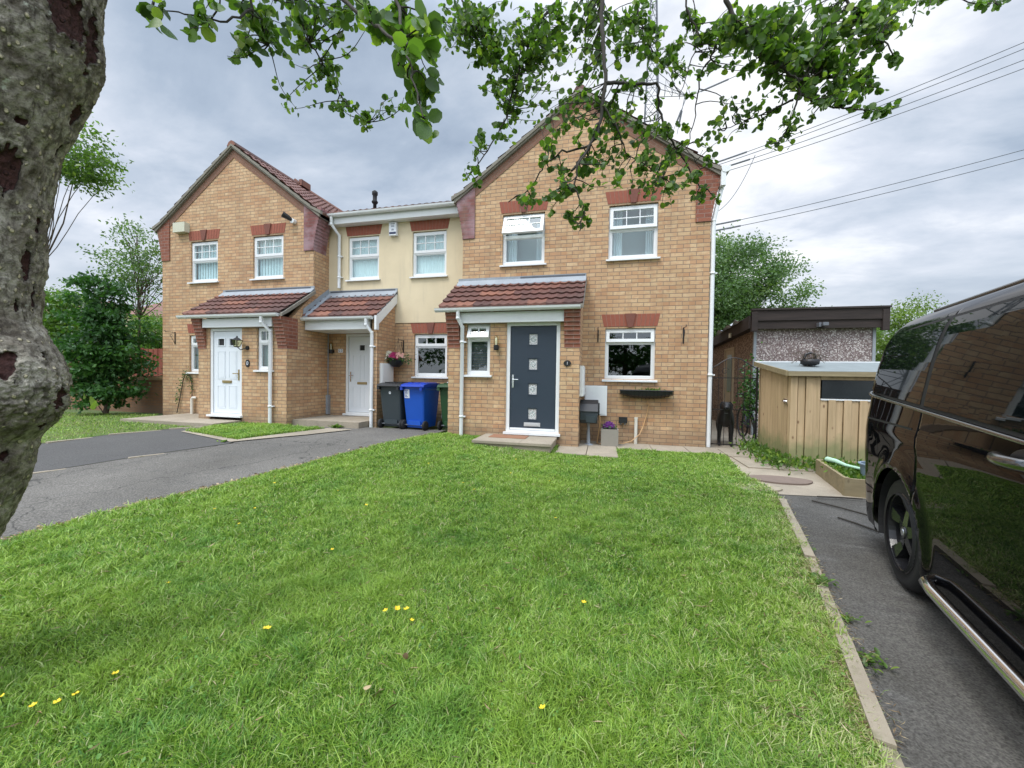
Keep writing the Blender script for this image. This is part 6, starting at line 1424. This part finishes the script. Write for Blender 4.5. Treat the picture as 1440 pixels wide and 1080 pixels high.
zc_ = np.stack([SM.ravel(), np.zeros(700*NS)], 1); zfl = V.reshape(-1, 3)
tr = npmesh('trunk', zfl, [q[:, ::1]], zc_, M['bark'], al); tr.data.polygons.foreach_set('use_smooth', np.ones(len(tr.data.polygons), bool))
# boughs: (pixel x, y, distance, radius)
def Q(l): return [np.array(P(a, b_, c_)) for a, b_, c_ in l]
BR = [
 (Q([(845, -120, 2.5), (845, -30, 2.35), (846, 20, 2.3), (850, 70, 2.25), (850, 128, 2.2), (846, 165, 2.2), (836, 195, 2.2), (818, 222, 2.2), (804, 240, 2.2)]), .016, .007),
 (Q([(850, 115, 2.2), (885, 118, 2.3), (925, 118, 2.35), (928, 160, 2.4), (940, 192, 2.4), (955, 215, 2.45), (970, 240, 2.5), (985, 262, 2.5), (1003, 272, 2.5)]), .011, .003),
 (Q([(843, 170, 2.2), (828, 205, 2.15), (812, 235, 2.1), (806, 262, 2.1), (822, 296, 2.1), (815, 325, 2.1)]), .008, .003),
 (Q([(830, 205, 2.2), (790, 214, 2.2), (765, 232, 2.25), (748, 262, 2.3), (715, 284, 2.3)]), .007, .003),
 (Q([(850, 150, 2.2), (870, 185, 2.2), (880, 215, 2.25), (915, 235, 2.3), (930, 250, 2.3)]), .006, .002),
 (Q([(790, -60, 3.0), (785, 0, 2.9), (760, 30, 2.85), (745, 60, 2.8), (730, 95, 2.8), (718, 140, 2.8), (712, 165, 2.8), (690, 205, 2.8), (668, 238, 2.8), (652, 255, 2.8)]), .013, .003),
 (Q([(1010, -60, 2.0), (1022, 0, 2.0), (1035, 30, 2.0), (1060, 62, 2.05), (1098, 95, 2.1), (1122, 112, 2.1), (1124, 130, 2.1), (1118, 152, 2.1), (1108, 180, 2.1), (1092, 205, 2.1)]), .014, .003),
 (Q([(1122, 112, 2.1), (1160, 108, 2.2), (1200, 114, 2.2), (1225, 120, 2.3)]), .008, .003),
 (Q([(1124, 130, 2.1), (1160, 150, 2.2), (1195, 152, 2.2), (1240, 160, 2.3)]), .008, .003),
 (Q([(1118, 140, 2.1), (1085, 155, 2.15), (1050, 170, 2.2), (1022, 180, 2.2)]), .007, .002),
 (Q([(1036, 30, 2.0), (1008, 58, 2.2), (1000, 82, 2.3), (984, 102, 2.4), (980, 140, 2.5), (975, 175, 2.5), (967, 208, 2.5), (985, 238, 2.5)]), .008, .002),
 (Q([(1180, -50, 2.2), (1190, 0, 2.2), (1210, 30, 2.2), (1240, 50, 2.2), (1262, 80, 2.2)]), .010, .003),
 (Q([(1290, -40, 2.4), (1330, -10, 2.4), (1370, 6, 2.4), (1400, 4, 2.4)]), .006, .002),
 (Q([(460, -60, 1.5), (480, 0, 1.45), (520, 30, 1.4), (555, 55, 1.3), (563, 80, 1.25), (560, 92, 1.2)]), .010, .003),
 (Q([(545, -50, 1.4), (560, 10, 1.35), (572, 60, 1.25), (580, 110, 1.2), (595, 165, 1.15)]), .008, .002),
 (Q([(320, -60, 2.2), (330, 0, 2.1), (365, 28, 2.1), (378, 62, 2.1)]), .009, .003),
 (Q([(340, -50, 1.8), (355, 10, 1.8), (320, 30, 1.7), (260, 20, 1.7), (215, 10, 1.6)]), .008, .002),
 (Q([(400, -50, 2.2), (415, 0, 2.2), (435, 60, 2.2), (455, 90, 2.3), (478, 135, 2.4), (515, 172, 2.4)]), .008, .002),
 (Q([(640, -50, 3.0), (650, 0, 2.9), (672, 40, 2.9), (700, 85, 2.9), (735, 118, 2.9)]), .010, .003),
 (Q([(900, -60, 2.7), (895, 0, 2.7), (905, 50, 2.7), (930, 90, 2.7)]), .010, .003),
 (Q([(970, -60, 2.4), (965, 10, 2.4), (985, 50, 2.4), (970, 90, 2.5), (955, 140, 2.6)]), .008, .002)]
mb = MB(); allpts = []
for pts, r0, r1 in BR:
    P2 = []; n = 5
    for a, b_ in zip(pts[:-1], pts[1:]):
        for k in range(n): P2.append(a+(b_-a)*k/n+rng.normal(size=3)*.004)
    P2.append(pts[-1]); m_ = len(P2); rr = [r0+(r1-r0)*(k/(m_-1))**.7 for k in range(m_)]
    mb.tube([tuple(p_) for p_ in P2], rr, 7); allpts += [(p_, r_) for p_, r_ in zip(P2, rr)]
# main boughs joining those to the trunk above the frame
crot = Cc[-60]
for tgt, r_ in ((BR[0][0][0], .045), (BR[5][0][0], .04), (BR[6][0][0], .045), (BR[11][0][0], .035), (BR[12][0][0], .02), (BR[13][0][0], .025), (BR[15][0][0], .03), (BR[17][0][0], .025), (BR[18][0][0], .03), (BR[19][0][0], .03), (BR[20][0][0], .025), (BR[14][0][0], .02), (BR[16][0][0], .02)):
    st_ = Cc[-40+rng.integers(0, 30)]+np.array([.1, .0, 0]); pth = limb_path(tuple(st_), tuple(tgt), 10, .05); pth = [(x, y, z+.5*math.sin(PI*k/10)*.6) for k, (x, y, z) in enumerate(pth)]
    mb.tube(pth, [r_*(1-.6*k/10) for k in range(11)], 8)
AP = np.array([a for a, _ in allpts])
# leaf clusters: (px, py, rx, ry, n, depth, leaf length m)
CL = [(222, 20, 16, 16, 6, 1.5, .07), (290, 32, 30, 22, 13, 1.6, .065), (350, 42, 36, 36, 40, 2.0, .07), (372, 6, 60, 12, 34, 2.1, .065), (330, 78, 20, 12, 12, 2.0, .05), (398, 52, 18, 26, 20, 2.1, .06), (432, 48, 36, 40, 46, 2.3, .055), (445, 92, 34, 24, 42, 2.4, .05), (472, 112, 22, 16, 30, 2.4, .05), (415, 140, 20, 20, 22, 2.4, .045),
 (480, 145, 24, 16, 30, 2.5, .045), (522, 172, 16, 30, 26, 2.4, .05), (500, 20, 50, 26, 46, 2.0, .06), (545, 30, 34, 36, 20, 1.5, .066), (590, 45, 36, 40, 30, 1.35, .066), (600, 105, 28, 40, 26, 1.3, .066), (596, 172, 26, 18, 12, 1.25, .070), (560, 140, 22, 20, 22, 2.2, .05), (640, 20, 40, 24, 60, 2.6, .055),
 (665, 52, 44, 40, 90, 2.8, .055), (705, 92, 46, 50, 150, 2.8, .055), (745, 55, 54, 50, 150, 2.8, .055), (690, 30, 50, 30, 80, 2.9, .055), (718, 148, 30, 26, 56, 2.8, .055), (690, 190, 24, 24, 30, 2.8, .06), (652, 252, 26, 20, 26, 2.8, .05), (675, 205, 14, 10, 9, 2.8, .05), (725, 190, 16, 12, 9, 2.8, .05),
 (795, 38, 48, 40, 100, 2.7, .055), (792, 105, 46, 48, 130, 2.6, .055), (850, 45, 36, 44, 80, 2.6, .055), (900, 28, 44, 28, 70, 2.7, .055), (895, 92, 46, 38, 75, 2.5, .055), (830, 165, 60, 38, 160, 2.3, .05), (770, 180, 34, 26, 60, 2.4, .05), (900, 175, 52, 38, 100, 2.4, .05), (952, 200, 30, 34, 60, 2.5, .05),
 (795, 245, 64, 30, 110, 2.2, .045), (875, 235, 62, 34, 140, 2.3, .05), (945, 238, 44, 30, 80, 2.4, .05), (780, 288, 40, 22, 44, 2.2, .045), (735, 280, 34, 14, 30, 2.3, .045), (815, 305, 24, 26, 46, 2.1, .045), (990, 272, 24, 18, 34, 2.5, .05), (988, 222, 22, 20, 24, 2.5, .05), (948, 282, 20, 14, 15, 2.4, .045), (900, 262, 40, 16, 40, 2.3, .045),
 (1060, 36, 54, 40, 210, 2.1, .055), (1122, 46, 56, 44, 230, 2.1, .055), (1190, 36, 54, 36, 190, 2.2, .055), (1245, 20, 46, 26, 90, 2.3, .055), (1150, 100, 78, 38, 230, 2.2, .055), (1225, 92, 36, 34, 56, 2.3, .055), (1082, 108, 40, 28, 70, 2.3, .05), (1195, 140, 60, 24, 90, 2.2, .05), (1238, 160, 24, 16, 24, 2.3, .05),
 (1105, 170, 44, 22, 56, 2.2, .045), (1088, 204, 28, 10, 24, 2.2, .045), (1022, 172, 26, 16, 34, 2.2, .045), (1010, 60, 34, 44, 50, 2.4, .05), (1042, 140, 36, 18, 34, 2.3, .045), (985, 40, 24, 34, 30, 2.5, .05), (1015, 190, 18, 10, 10, 2.3, .045), (1372, 7, 36, 9, 20, 2.4, .05), (1290, 6, 30, 10, 26, 2.3, .05), (960, 110, 24, 28, 26, 2.6, .05), (935, 70, 26, 26, 30, 2.6, .05)]
LP, LD, LS = [], [], []
for (px, py, rx, ry, n, d, s) in CL:
    n = int(n*((2.3 if px > 1040 else 3.0) if py < 75 else 1.9 if py < 150 else 1.4)); s = s*.96; nt_ = max(3, n//9)
    for _ in range(nt_):
        ang = rng.uniform(0, 2*PI); q_ = math.sqrt(rng.random()); ex, ey = px+rx*q_*math.cos(ang), py+ry*q_*math.sin(ang)
        end = np.array(P(ex, ey, d+rng.normal()*.10)); j = int(np.argmin(np.linalg.norm(AP-end, axis=1)+rng.random(len(AP))*.08)); a0 = AP[j]
        if np.linalg.norm(end-a0) > .75: a0 = np.array(P(px+rng.normal()*8, py-ry-25, d))
        pth = limb_path(tuple(a0), tuple(end), 7, .22); mb.tube(pth, [.0034*(1-.75*k/7)+.0004 for k in range(8)], 4, False)
        k_ = n//nt_
        for m_ in range(k_):
            tq = rng.uniform(.35, 1.0) if m_ else 1.0; f_ = tq*7; i0 = min(6, int(f_)); p_ = np.array(pth[i0])*(1-(f_-i0))+np.array(pth[i0+1])*(f_-i0)
            dr_ = rng.normal(size=3)+np.array([0, 0, -.55]); LP.append(p_+rng.normal(size=3)*.008); LD.append(dr_); LS.append(s*rng.uniform(.55, 1.15))
mb.build('branches', M['twig'], al, True)
LP, LD, LS = np.array(LP), np.array(LD), np.array(LS); scatter('crown', LEAFV, LEAFF, LP, rots(LD), LS*.86, M['alder'], al, None if False else np.clip(rng.random(len(LP))**1.4, 0, 1))
# short shoot on the bend of the trunk
sh_ = [np.array(P(118, 552, 1.38)), np.array(P(126, 558, 1.37)), np.array(P(136, 566, 1.36))]
pos = np.array(sh_); scatter('shoot_leaves', LEAFV, LEAFF, pos, rots(np.array([(.5, -.2, -.3), (.6, .1, -.6), (.3, -.4, -.2)])), np.array([.035, .045, .04]), M['hedgeleaf'], al)
# leafy limb of a second tree showing right of the trunk
b = P(70, 230, 4.5); tree('overhanging_tree', 'leafy branch end showing right of the big trunk against the sky', (b[0]-1.6, b[1]-.3, 0), 4, (P(112, 215, 4.5)[0]-.10, P(112, 215, 4.5)[1], P(112, 215, 4.5)[2]-.05, .42, .4, .46), 44, 70, .05, M['alder'], .02, .14, None, seed=71, nb=6, rmin=.002)

# ------------------------------------------------------------------ pylon and lines
pc = P(913, 300, 60); pl = thing('pylon', (pc[0], pc[1], 0), 'tall steel lattice pylon rising behind the end house roof', 'pylon')
mb = MB(); X0, Y0 = pc[0], pc[1]
def hw(z): return 3.2-2.0*min(1, z/34) if z < 34 else max(.25, 1.2-.03*(z-34)) if z < 62 else max(.06, .36-.06*(z-62))
zl = [0, 7, 13, 18.5, 23.5, 28, 31.5, 34.5, 37, 39.5, 42, 44.5, 47, 49.5, 52, 54.5, 57, 59.5, 62, 66]
cor = [(-1, -1), (1, -1), (1, 1), (-1, 1)]
for a, b_ in zip(zl[:-1], zl[1:]):
    for k in range(4):
        (sx, sy_), (tx, ty) = cor[k], cor[(k+1) % 4]; A_ = lambda s_, z: (X0+s_[0]*hw(z), Y0+s_[1]*hw(z), z)
        mb.tube([A_(cor[k], a), A_(cor[k], b_)], .075, 4, False); mb.tube([A_(cor[k], a), A_(cor[(k+1) % 4], b_)], .04, 4, False); mb.tube([A_(cor[(k+1) % 4], a), A_(cor[k], b_)], .04, 4, False); mb.tube([A_(cor[k], b_), A_(cor[(k+1) % 4], b_)], .04, 4, False)
mb.build('tower', M['steel'], pl)
def zpix(px, py): return P(px, py, 60)
tips = []
for (px, py) in ((966, 135), (978, 242), (972, 322)):
    tp_ = np.array(zpix(px, py)); tips.append(tp_)
    z = tp_[2]; c0 = np.array([X0, Y0, z])
    for sgn in (1, -1):
        tip = c0+(tp_-c0)*sgn if sgn > 0 else c0-(tp_-c0)*np.array([1, 1, -1])*1.0; tip[2] = z
        mb = MB(); h_ = hw(z)
        roots = [(X0+sgn*h_, Y0-h_, z), (X0+sgn*h_, Y0+h_, z), (X0+sgn*h_, Y0-h_, z+2.4), (X0+sgn*h_, Y0+h_, z+2.4)]
        for r_ in roots: mb.tube([r_, tuple(tip)], .055, 4, False)
        for f_ in (.25, .5, .75):
            ps = [tuple(np.array(r_)*(1-f_)+tip*f_) for r_ in roots]; nx_ = [tuple(np.array(r_)*(1-f_-.25)+tip*(f_+.25)) for r_ in roots] if f_ < .75 else ps
            mb.tube([ps[0], ps[2]], .03, 4, False); mb.tube([ps[1], ps[3]], .03, 4, False); mb.tube([ps[0], ps[1]], .03, 4, False); mb.tube([ps[2], nx_[0]], .03, 4, False); mb.tube([ps[3], nx_[1]], .03, 4, False)
        mb.build('cross_arm', M['steel'], pl)
        if sgn > 0 and py < 200:
            for k_ in (0, 1):
                mb = MB(); e_ = np.array(zpix(946+6*k_, 186+3*k_)); s_ = tip+np.array([-.3*k_, 0, 0]); mb.tube([tuple(s_), tuple(s_*.6+e_*.4)], .05, 4)
                for q in range(14): c_ = s_*(.6-.4*q/14)+e_*(.4+.4*q/14); mb.ball(tuple(c_), .16, 6, 0, (1, 1, .6))
                mb.tube([tuple(s_*.2+e_*.8), tuple(e_)], .04, 4); mb.build('insulator', M['steel'], pl)
def wire(label, a, b_, sag=.6, r0=.045, r1=.02, ins=0):
    a, b_ = np.array(a), np.array(b_); n = 40; pts = [tuple(a+(b_-a)*t_+np.array([0, 0, -sag*4*t_*(1-t_)])) for t_ in [k/n for k in range(n+1)]]
    mb = MB(); mb.tube(pts, [r0+(r1-r0)*k/n for k in range(n+1)], 5); o = mb.build('power_line', M['alu']); tag(o, label, 'power line', 'overhead power lines')
    if ins:
        mb = MB()
        for k in range(34): c_ = a+(b_-a)*(.075+.0042*k)+np.array([0, 0, -sag*4*(.075+.0042*k)*(1-.075-.0042*k)]); mb.ball(tuple(c_), .15, 6, 0, (.6, .6, 1))
        mb.build('insulator_string', M['steel'], o)
D2 = 26
wire('upper left of the conductors, passing behind the leafy boughs', P(968, 136, 60), P(1500, -115, D2), .3, .05, .025, 1)
wire('highest conductor crossing the bright sky above the gutter end', P(985, 236, 60), P(1600, -8, D2), .5, .05, .025, 1)
wire('second conductor down in the bundle above the gutter end', P(985, 240, 60), P(1600, 3, D2), .5, .05, .025)
wire('third conductor down in the bundle above the gutter end', P(990, 244, 60), P(1600, 22, D2), .5, .05, .025, 1)
wire('fourth and lowest conductor of the bundle above the gutter end', P(990, 250, 60), P(1600, 36, D2), .5, .05, .025)
wire('upper of the two low conductors over the ash tree', P(975, 322, 60), P(1600, 167, D2), .5, .05, .025, 1)
wire('lower of the two low conductors over the ash tree', P(975, 330, 60), P(1600, 180, D2), .5, .05, .025, 1)
wire('loose jumper cable curving down beside the gutter end', P(1062, 218, 60), P(1004, 300, 60), 1.6, .05, .05)

# ------------------------------------------------------------------ grass
def inpoly(x, y, poly):
    r = np.zeros(len(x), bool); n = len(poly)
    for i in range(n):
        x1, y1 = poly[i]; x2, y2 = poly[(i+1) % n]; c = ((y1 > y) != (y2 > y)) & (x < (x2-x1)*(y-y1)/(y2-y1+1e-12)+x1); r ^= c
    return r
def GZ(x, y):
    f = lambda t_: np.clip(t_, 0, 1)**2*(3-2*np.clip(t_, 0, 1)); return .13*f((-x-1.7)/3.2)*f((y+5.5)/4)
def grass(name, poly, N0, label, hmul=1.0, grow=0.0):
    xs = [p_[0] for p_ in poly]; ys2 = [p_[1] for p_ in poly]; N = N0
    x = rng.uniform(min(xs), max(xs), N); y = rng.uniform(min(ys2), max(ys2), N)
    if grow: x += rng.normal(size=N)*grow
    d = np.hypot(x-CAM.x, y-CAM.y); k = np.clip((1.9/np.maximum(d, .5))**1.35, .12, 1)
    dx, dy = x-CAM.x, y-CAM.y; fwd = dx*FW.x+dy*FW.y; lat = dx*RT.x+dy*RT.y; vis = (fwd > .35) & (np.abs(lat) < fwd*1.55+.8)
    keep = (rng.random(N) < np.where(vis, k, .08)) & inpoly(x, y, poly); x, y, d = x[keep], y[keep], d[keep]; n = len(x); x = x+rng.normal(size=n)*.022; y = y+rng.normal(size=n)*.015
    wsc = np.sqrt(1/np.clip((1.9/np.maximum(d, .5))**1.35, .12, 1))
    patch = np.array([mn.noise(Vector((a*1.1, b_*1.1, 0))) for a, b_ in zip(x[::1], y[::1])]) if n < 900000 else 0
    tuft = np.array([mn.noise(Vector((a*6.5, b_*6.5, 3))) for a, b_ in zip(x, y)])
    h = hmul*(.026+.020*rng.random(n)+.040*np.clip(tuft+.05, 0, 1)+.016*patch)*np.where(rng.random(n) < .05, 1.5, 1); h = np.clip(h, .012, .09)
    wd = .0017*rng.uniform(.7, 1.6, n)*np.clip(wsc, 1, 2.6)
    yaw = rng.uniform(0, 2*PI, n); lean = rng.uniform(.25, 1.25, n)*h; la = yaw+rng.normal(size=n)*.6+tuft*2.5
    ax, ay = np.cos(yaw+PI/2)*wd, np.sin(yaw+PI/2)*wd; lx, ly = np.cos(la)*lean, np.sin(la)*lean; g = GZ(x, y)+.010
    V = np.stack([np.stack([x-ax, y-ay, g], 1), np.stack([x+ax, y+ay, g], 1), np.stack([x+lx*.35+ax*.8, y+ly*.35+ay*.8, g+h*.55], 1), np.stack([x+lx*.35-ax*.8, y+ly*.35-ay*.8, g+h*.55], 1), np.stack([x+lx, y+ly, g+h*(.98-.25*(lean/h/1.25))], 1)], 1).reshape(-1, 3)
    b_ = (np.arange(n)*5)[:, None]; F4 = b_+np.array([[0, 1, 2, 3]]); F3 = b_+np.array([[3, 2, 4]])
    hue = np.clip(.42+.26*rng.normal(size=n)+.12*patch, .0, .9); xk = .293*(y+3.1); near = np.exp(-np.abs(xk-x)/.22)*(x > -2.3)+np.exp(-np.hypot(x+3.3, y+1.75)/.25)*.8; h *= 1-.45*np.clip(near, 0, 1)
    hue = np.where(rng.random(n) < .05+.45*near, rng.uniform(.93, 1, n), hue)
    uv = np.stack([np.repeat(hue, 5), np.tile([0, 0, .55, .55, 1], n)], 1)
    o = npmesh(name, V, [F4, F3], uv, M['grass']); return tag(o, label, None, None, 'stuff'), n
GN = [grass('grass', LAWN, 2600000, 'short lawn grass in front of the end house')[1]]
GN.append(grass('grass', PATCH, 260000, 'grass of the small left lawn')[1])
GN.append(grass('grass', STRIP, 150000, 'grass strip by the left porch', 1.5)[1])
print('grass blades', GN)

# ------------------------------------------------------------------ small things in the grass
def onto(x, y): return (x, y, gz(x, y)+.012)
bt = None
for k, (x, y, lb) in enumerate([(-3.67, -6.56, 'near the trunk foot'), (-3.71, -6.70, ''), (-3.68, -6.66, ''), (-3.78, -6.72, ''), (-3.92, -6.73, ''), (-3.35, -6.17, ''), (-3.33, -6.19, ''), (-2.86, -5.92, ''), (-2.83, -5.90, ''), (-2.76, -5.90, ''), (-2.72, -5.96, ''),
        (-4.6, -5.2, ''), (-4.8, -4.9, ''), (-5.1, -5.0, ''), (-4.4, -4.3, ''), (-5.4, -4.1, ''), (-5.2, -4.3, ''), (-3.9, -4.6, ''), (-3.3, -3.7, ''), (-3.1, -3.9, ''), (-4.0, -3.1, ''), (-3.8, -2.9, ''), (-3.5, -2.6, ''), (-2.9, -3.1, ''), (-2.4, -3.3, ''), (-1.9, -5.6, ''), (-2.2, -4.4, ''), (-3.0, -2.4, ''), (-4.5, -2.6, ''), (-2.6, -2.7, ''), (-3.6, -5.4, ''), (-4.2, -6.0, ''), (-2.0, -6.3, '')]):
    p_ = onto(x, y); h_ = .055+.02*((k*37) % 7)/7; s_ = .011
    if bt is None:
        bt = thing('buttercup', (0, 0, 0), 'small yellow buttercup growing in the front lawn grass', 'flower', 'buttercups in the lawn')
        mb = MB(); mb.tube([(0, 0, 0), (.004, .003, .03), (.002, .0, .060)], .0012, 4, False); mb.build('stem', M['alder'], bt, local=True)
        mb = MB()
        for q in range(5):
            a, b_ = 2*PI*q/5, 2*PI*(q+.86)/5; m_ = (a+b_)/2
            mb.face([(.002, 0, .060), (s_*math.cos(a), s_*math.sin(a), .064), (1.25*s_*math.cos(m_), 1.25*s_*math.sin(m_), .068), (s_*math.cos(b_), s_*math.sin(b_), .064)])
        mb.build('petals', M['yellow'], bt, local=True); o = bt
    else: o = copy_tree(bt)
    o.location = p_; o.rotation_euler = (random.uniform(-.25, .25), random.uniform(-.25, .25), random.uniform(0, 6)); o.scale = (.75+random.random()*.4,)*3
def weed(x, y, n, r, L, label, z=0, mat='lightleaf'):
    t_ = thing('weed', (x, y, gz(x, y)+z), label, 'weed', 'weeds along the edges')
    pos = np.array([x, y, gz(x, y)+z+.008])+rng.normal(size=(n, 3))*np.array([r*.35, r*.35, .002]); a = rng.uniform(0, 2*PI, n); d = np.stack([np.cos(a), np.sin(a), rng.uniform(.15, 1.1, n)], 1)
    scatter('leaves', LEAFV*np.array([.6, 1, 1]), LEAFF, pos, rots(d, up=np.tile(np.array([0, 0, 1.0]), (n, 1))+rng.normal(size=(n, 3))*.1), rng.uniform(.6, 1.2, n)*L, M[mat], t_)
weed(-.50, -4.93, 60, .12, .034, 'flat leafy weed growing over the concrete edging', .03)
weed(-.55, -5.28, 30, .07, .028, 'small weed on the tarmac side of the edging', .01)
weed(-.66, -5.62, 50, .12, .034, 'broad leaved weed against the edging nearest the camera', .01)
weed(-.33, -4.40, 18, .06, .025, 'tiny weed in the edging joint above the leafy one', .01)
weed(-7.25, -.70, 40, .12, .10, 'tall dandelion tuft by the middle porch step', .01)
weed(-8.6, -.92, 30, .12, .07, 'low weed at the foot of the left downpipe', .01); weed(-9.5, -.84, 34, .16, .07, 'weed beside the white panelled door step', .01)
weed(-7.9, -2.62, 18, .08, .05, 'weed in the joint of the driveway edging', .01)
for k, (x, y, lb, n) in enumerate([(.66, -1.15, 'thick green weeds at the front corner of the timber store', 500), (.72, -.3, 'green weeds along the timber store door', 420), (1.15, -1.45, 'weeds between the timber store and the raised bed', 300), (.90, .0, 'weeds at the iron gate post', 260)]):
    t_ = thing('weed', (x, y, .01), lb, 'weed', 'weeds along the edges'); pos = np.array([x, y, .02])+rng.normal(size=(n, 3))*np.array([.12 if k != 2 else .3, .28 if k != 2 else .06, .0])+np.array([0, 0, 1])*rng.random((n, 1))*.16
    scatter('leaves', DIAV, DIAF, pos, rots(rng.normal(size=(n, 3))*.6+[0, 0, .8]), rng.uniform(.03, .09, n), M['lightleaf'], t_)
# climber on the garage wall beside the gate
t_ = thing('climbing_plant', (1.2, .9, 0), 'dark leafy climber beside the gate behind the timber store', 'plant'); pos = np.array([.92, .55, 1.0])+rng.normal(size=(700, 3))*np.array([.10, .10, .26]); scatter('foliage', LEAFV, LEAFF, pos, rots(rng.normal(size=(700, 3))), rng.uniform(.03, .065, 700), M['shrubleaf'], t_)
mb = MB(); mb.tube(limb_path((1.1, .7, 0), (.92, .55, 1.1), 6, .1), .012, 5); mb.build('stem', M['brownbark'], t_)
# dry crumbs and dirt along the driveway edge
edge_pts = [(-5.98, -5.85), (-6.03, -5.46), (-5.97, -4.99), (-5.83, -4.44), (-5.65, -3.69), (-5.4, -2.64), (-5.18, -1.8), (-5.05, -1.2), (-4.95, -.8)]
n = 5200; seg = rng.integers(0, len(edge_pts)-1, n); tq = rng.random(n); ep = np.array(edge_pts); c_ = ep[seg]*(1-tq[:, None])+ep[seg+1]*tq[:, None]; c_ = c_+np.stack([-np.abs(rng.normal(size=n))*.07+.035, rng.normal(size=n)*.03], 1)
pos = np.concatenate([c_, (GZ(c_[:, 0], c_[:, 1])+.008+rng.random(n)*.010)[:, None]], 1); a = rng.uniform(0, 2*PI, n)
M['dry'] = leafmat('dry_litter', (.10, .06, .03), (.42, .30, .16), .1, (.60, .50, .32)); o = scatter('dry_litter', DIAV, DIAF, pos, rots(np.stack([np.cos(a), np.sin(a), rng.normal(size=n)*.2], 1)), rng.uniform(.012, .045, n), M['dry']); tag(o, 'dry leaf litter along the driveway edge', None, None, 'stuff')
n = 2400; cx = np.array([-.88, -6.1]); pts_ = np.array([(-2.3, -11), (-.88, -6.1), (-.69, -5.49), (-.41, -4.57), (.0, -3.1)]); seg = rng.integers(1, 4, n); tq = rng.random(n); c_ = pts_[seg]*(1-tq[:, None])+pts_[seg+1]*tq[:, None]; c_[:, 0] += rng.normal(size=n)*.045-.02
pos = np.concatenate([c_, np.full((n, 1), .012)+rng.random((n, 1))*.03], 1); a = rng.uniform(0, 2*PI, n); o = scatter('dry_grass', DIAV*np.array([.16, 1, 1]), DIAF, pos, rots(np.stack([np.cos(a), np.sin(a), rng.random(n)*.3], 1)), rng.uniform(.012, .040, n), M['dry']); tag(o, 'dry grass along the concrete edging', None, None, 'stuff')
for (x, y, r, lb) in [(-2.64, -6.17, 0, 'curled brown fallen leaf among the near grass'), (-2.70, -6.36, 1, 'pale fallen leaf lying flat in the near grass'), (-3.1, -2.2, 2, 'dry leaf on the grass below the door step')]:
    o = scatter('fallen_leaf', LEAFV, LEAFF, np.array([[x, y, gz(x, y)+.055]]), rots(np.array([[.7, .3*r, .1]])), np.array([.030]), M['dry']); tag(o, lb, 'leaf', 'fallen leaves')

# clover and dandelion leaves scattered through the lawn
n = 16000; x = rng.uniform(-5.8, .1, n); y = rng.uniform(-7.4, -.9, n); pt = np.array([mn.noise(Vector((a*1.6, b_*1.6, 7))) for a, b_ in zip(x, y)]); k_ = (pt > .12) & inpoly(x, y, LAWN); x, y = x[k_], y[k_]; n = len(x)
pos = np.stack([x, y, GZ(x, y)+.012+rng.uniform(.006, .034, n)], 1); a = rng.uniform(0, 2*PI, n); M['clover'] = leafmat('clover_leaf', (.05, .15, .03), (.12, .28, .05), .3, (.22, .40, .09))
o = scatter('clover', LEAFV, LEAFF, pos, rots(np.stack([np.cos(a), np.sin(a), rng.normal(size=n)*.35], 1), up=np.tile(np.array([0, 0, 1.0]), (n, 1))+rng.normal(size=(n, 3))*.25), rng.uniform(.008, .017, n), M['clover']); tag(o, 'clover leaves among the lawn grass', None, None, 'stuff')
n = 3200; x = rng.uniform(-5.8, .0, n); y = rng.uniform(-7.4, -.9, n); k_ = inpoly(x, y, LAWN); x, y = x[k_], y[k_]; n = len(x); a = rng.uniform(0, 2*PI, n)
o = scatter('grass_clippings', DIAV*np.array([.13, 1, 1]), DIAF, np.stack([x, y, GZ(x, y)+.035+rng.random(n)*.02], 1), rots(np.stack([np.cos(a), np.sin(a), rng.normal(size=n)*.15], 1)), rng.uniform(.02, .06, n), M['dry']); tag(o, 'dry mown clippings lying on the lawn', None, None, 'stuff')
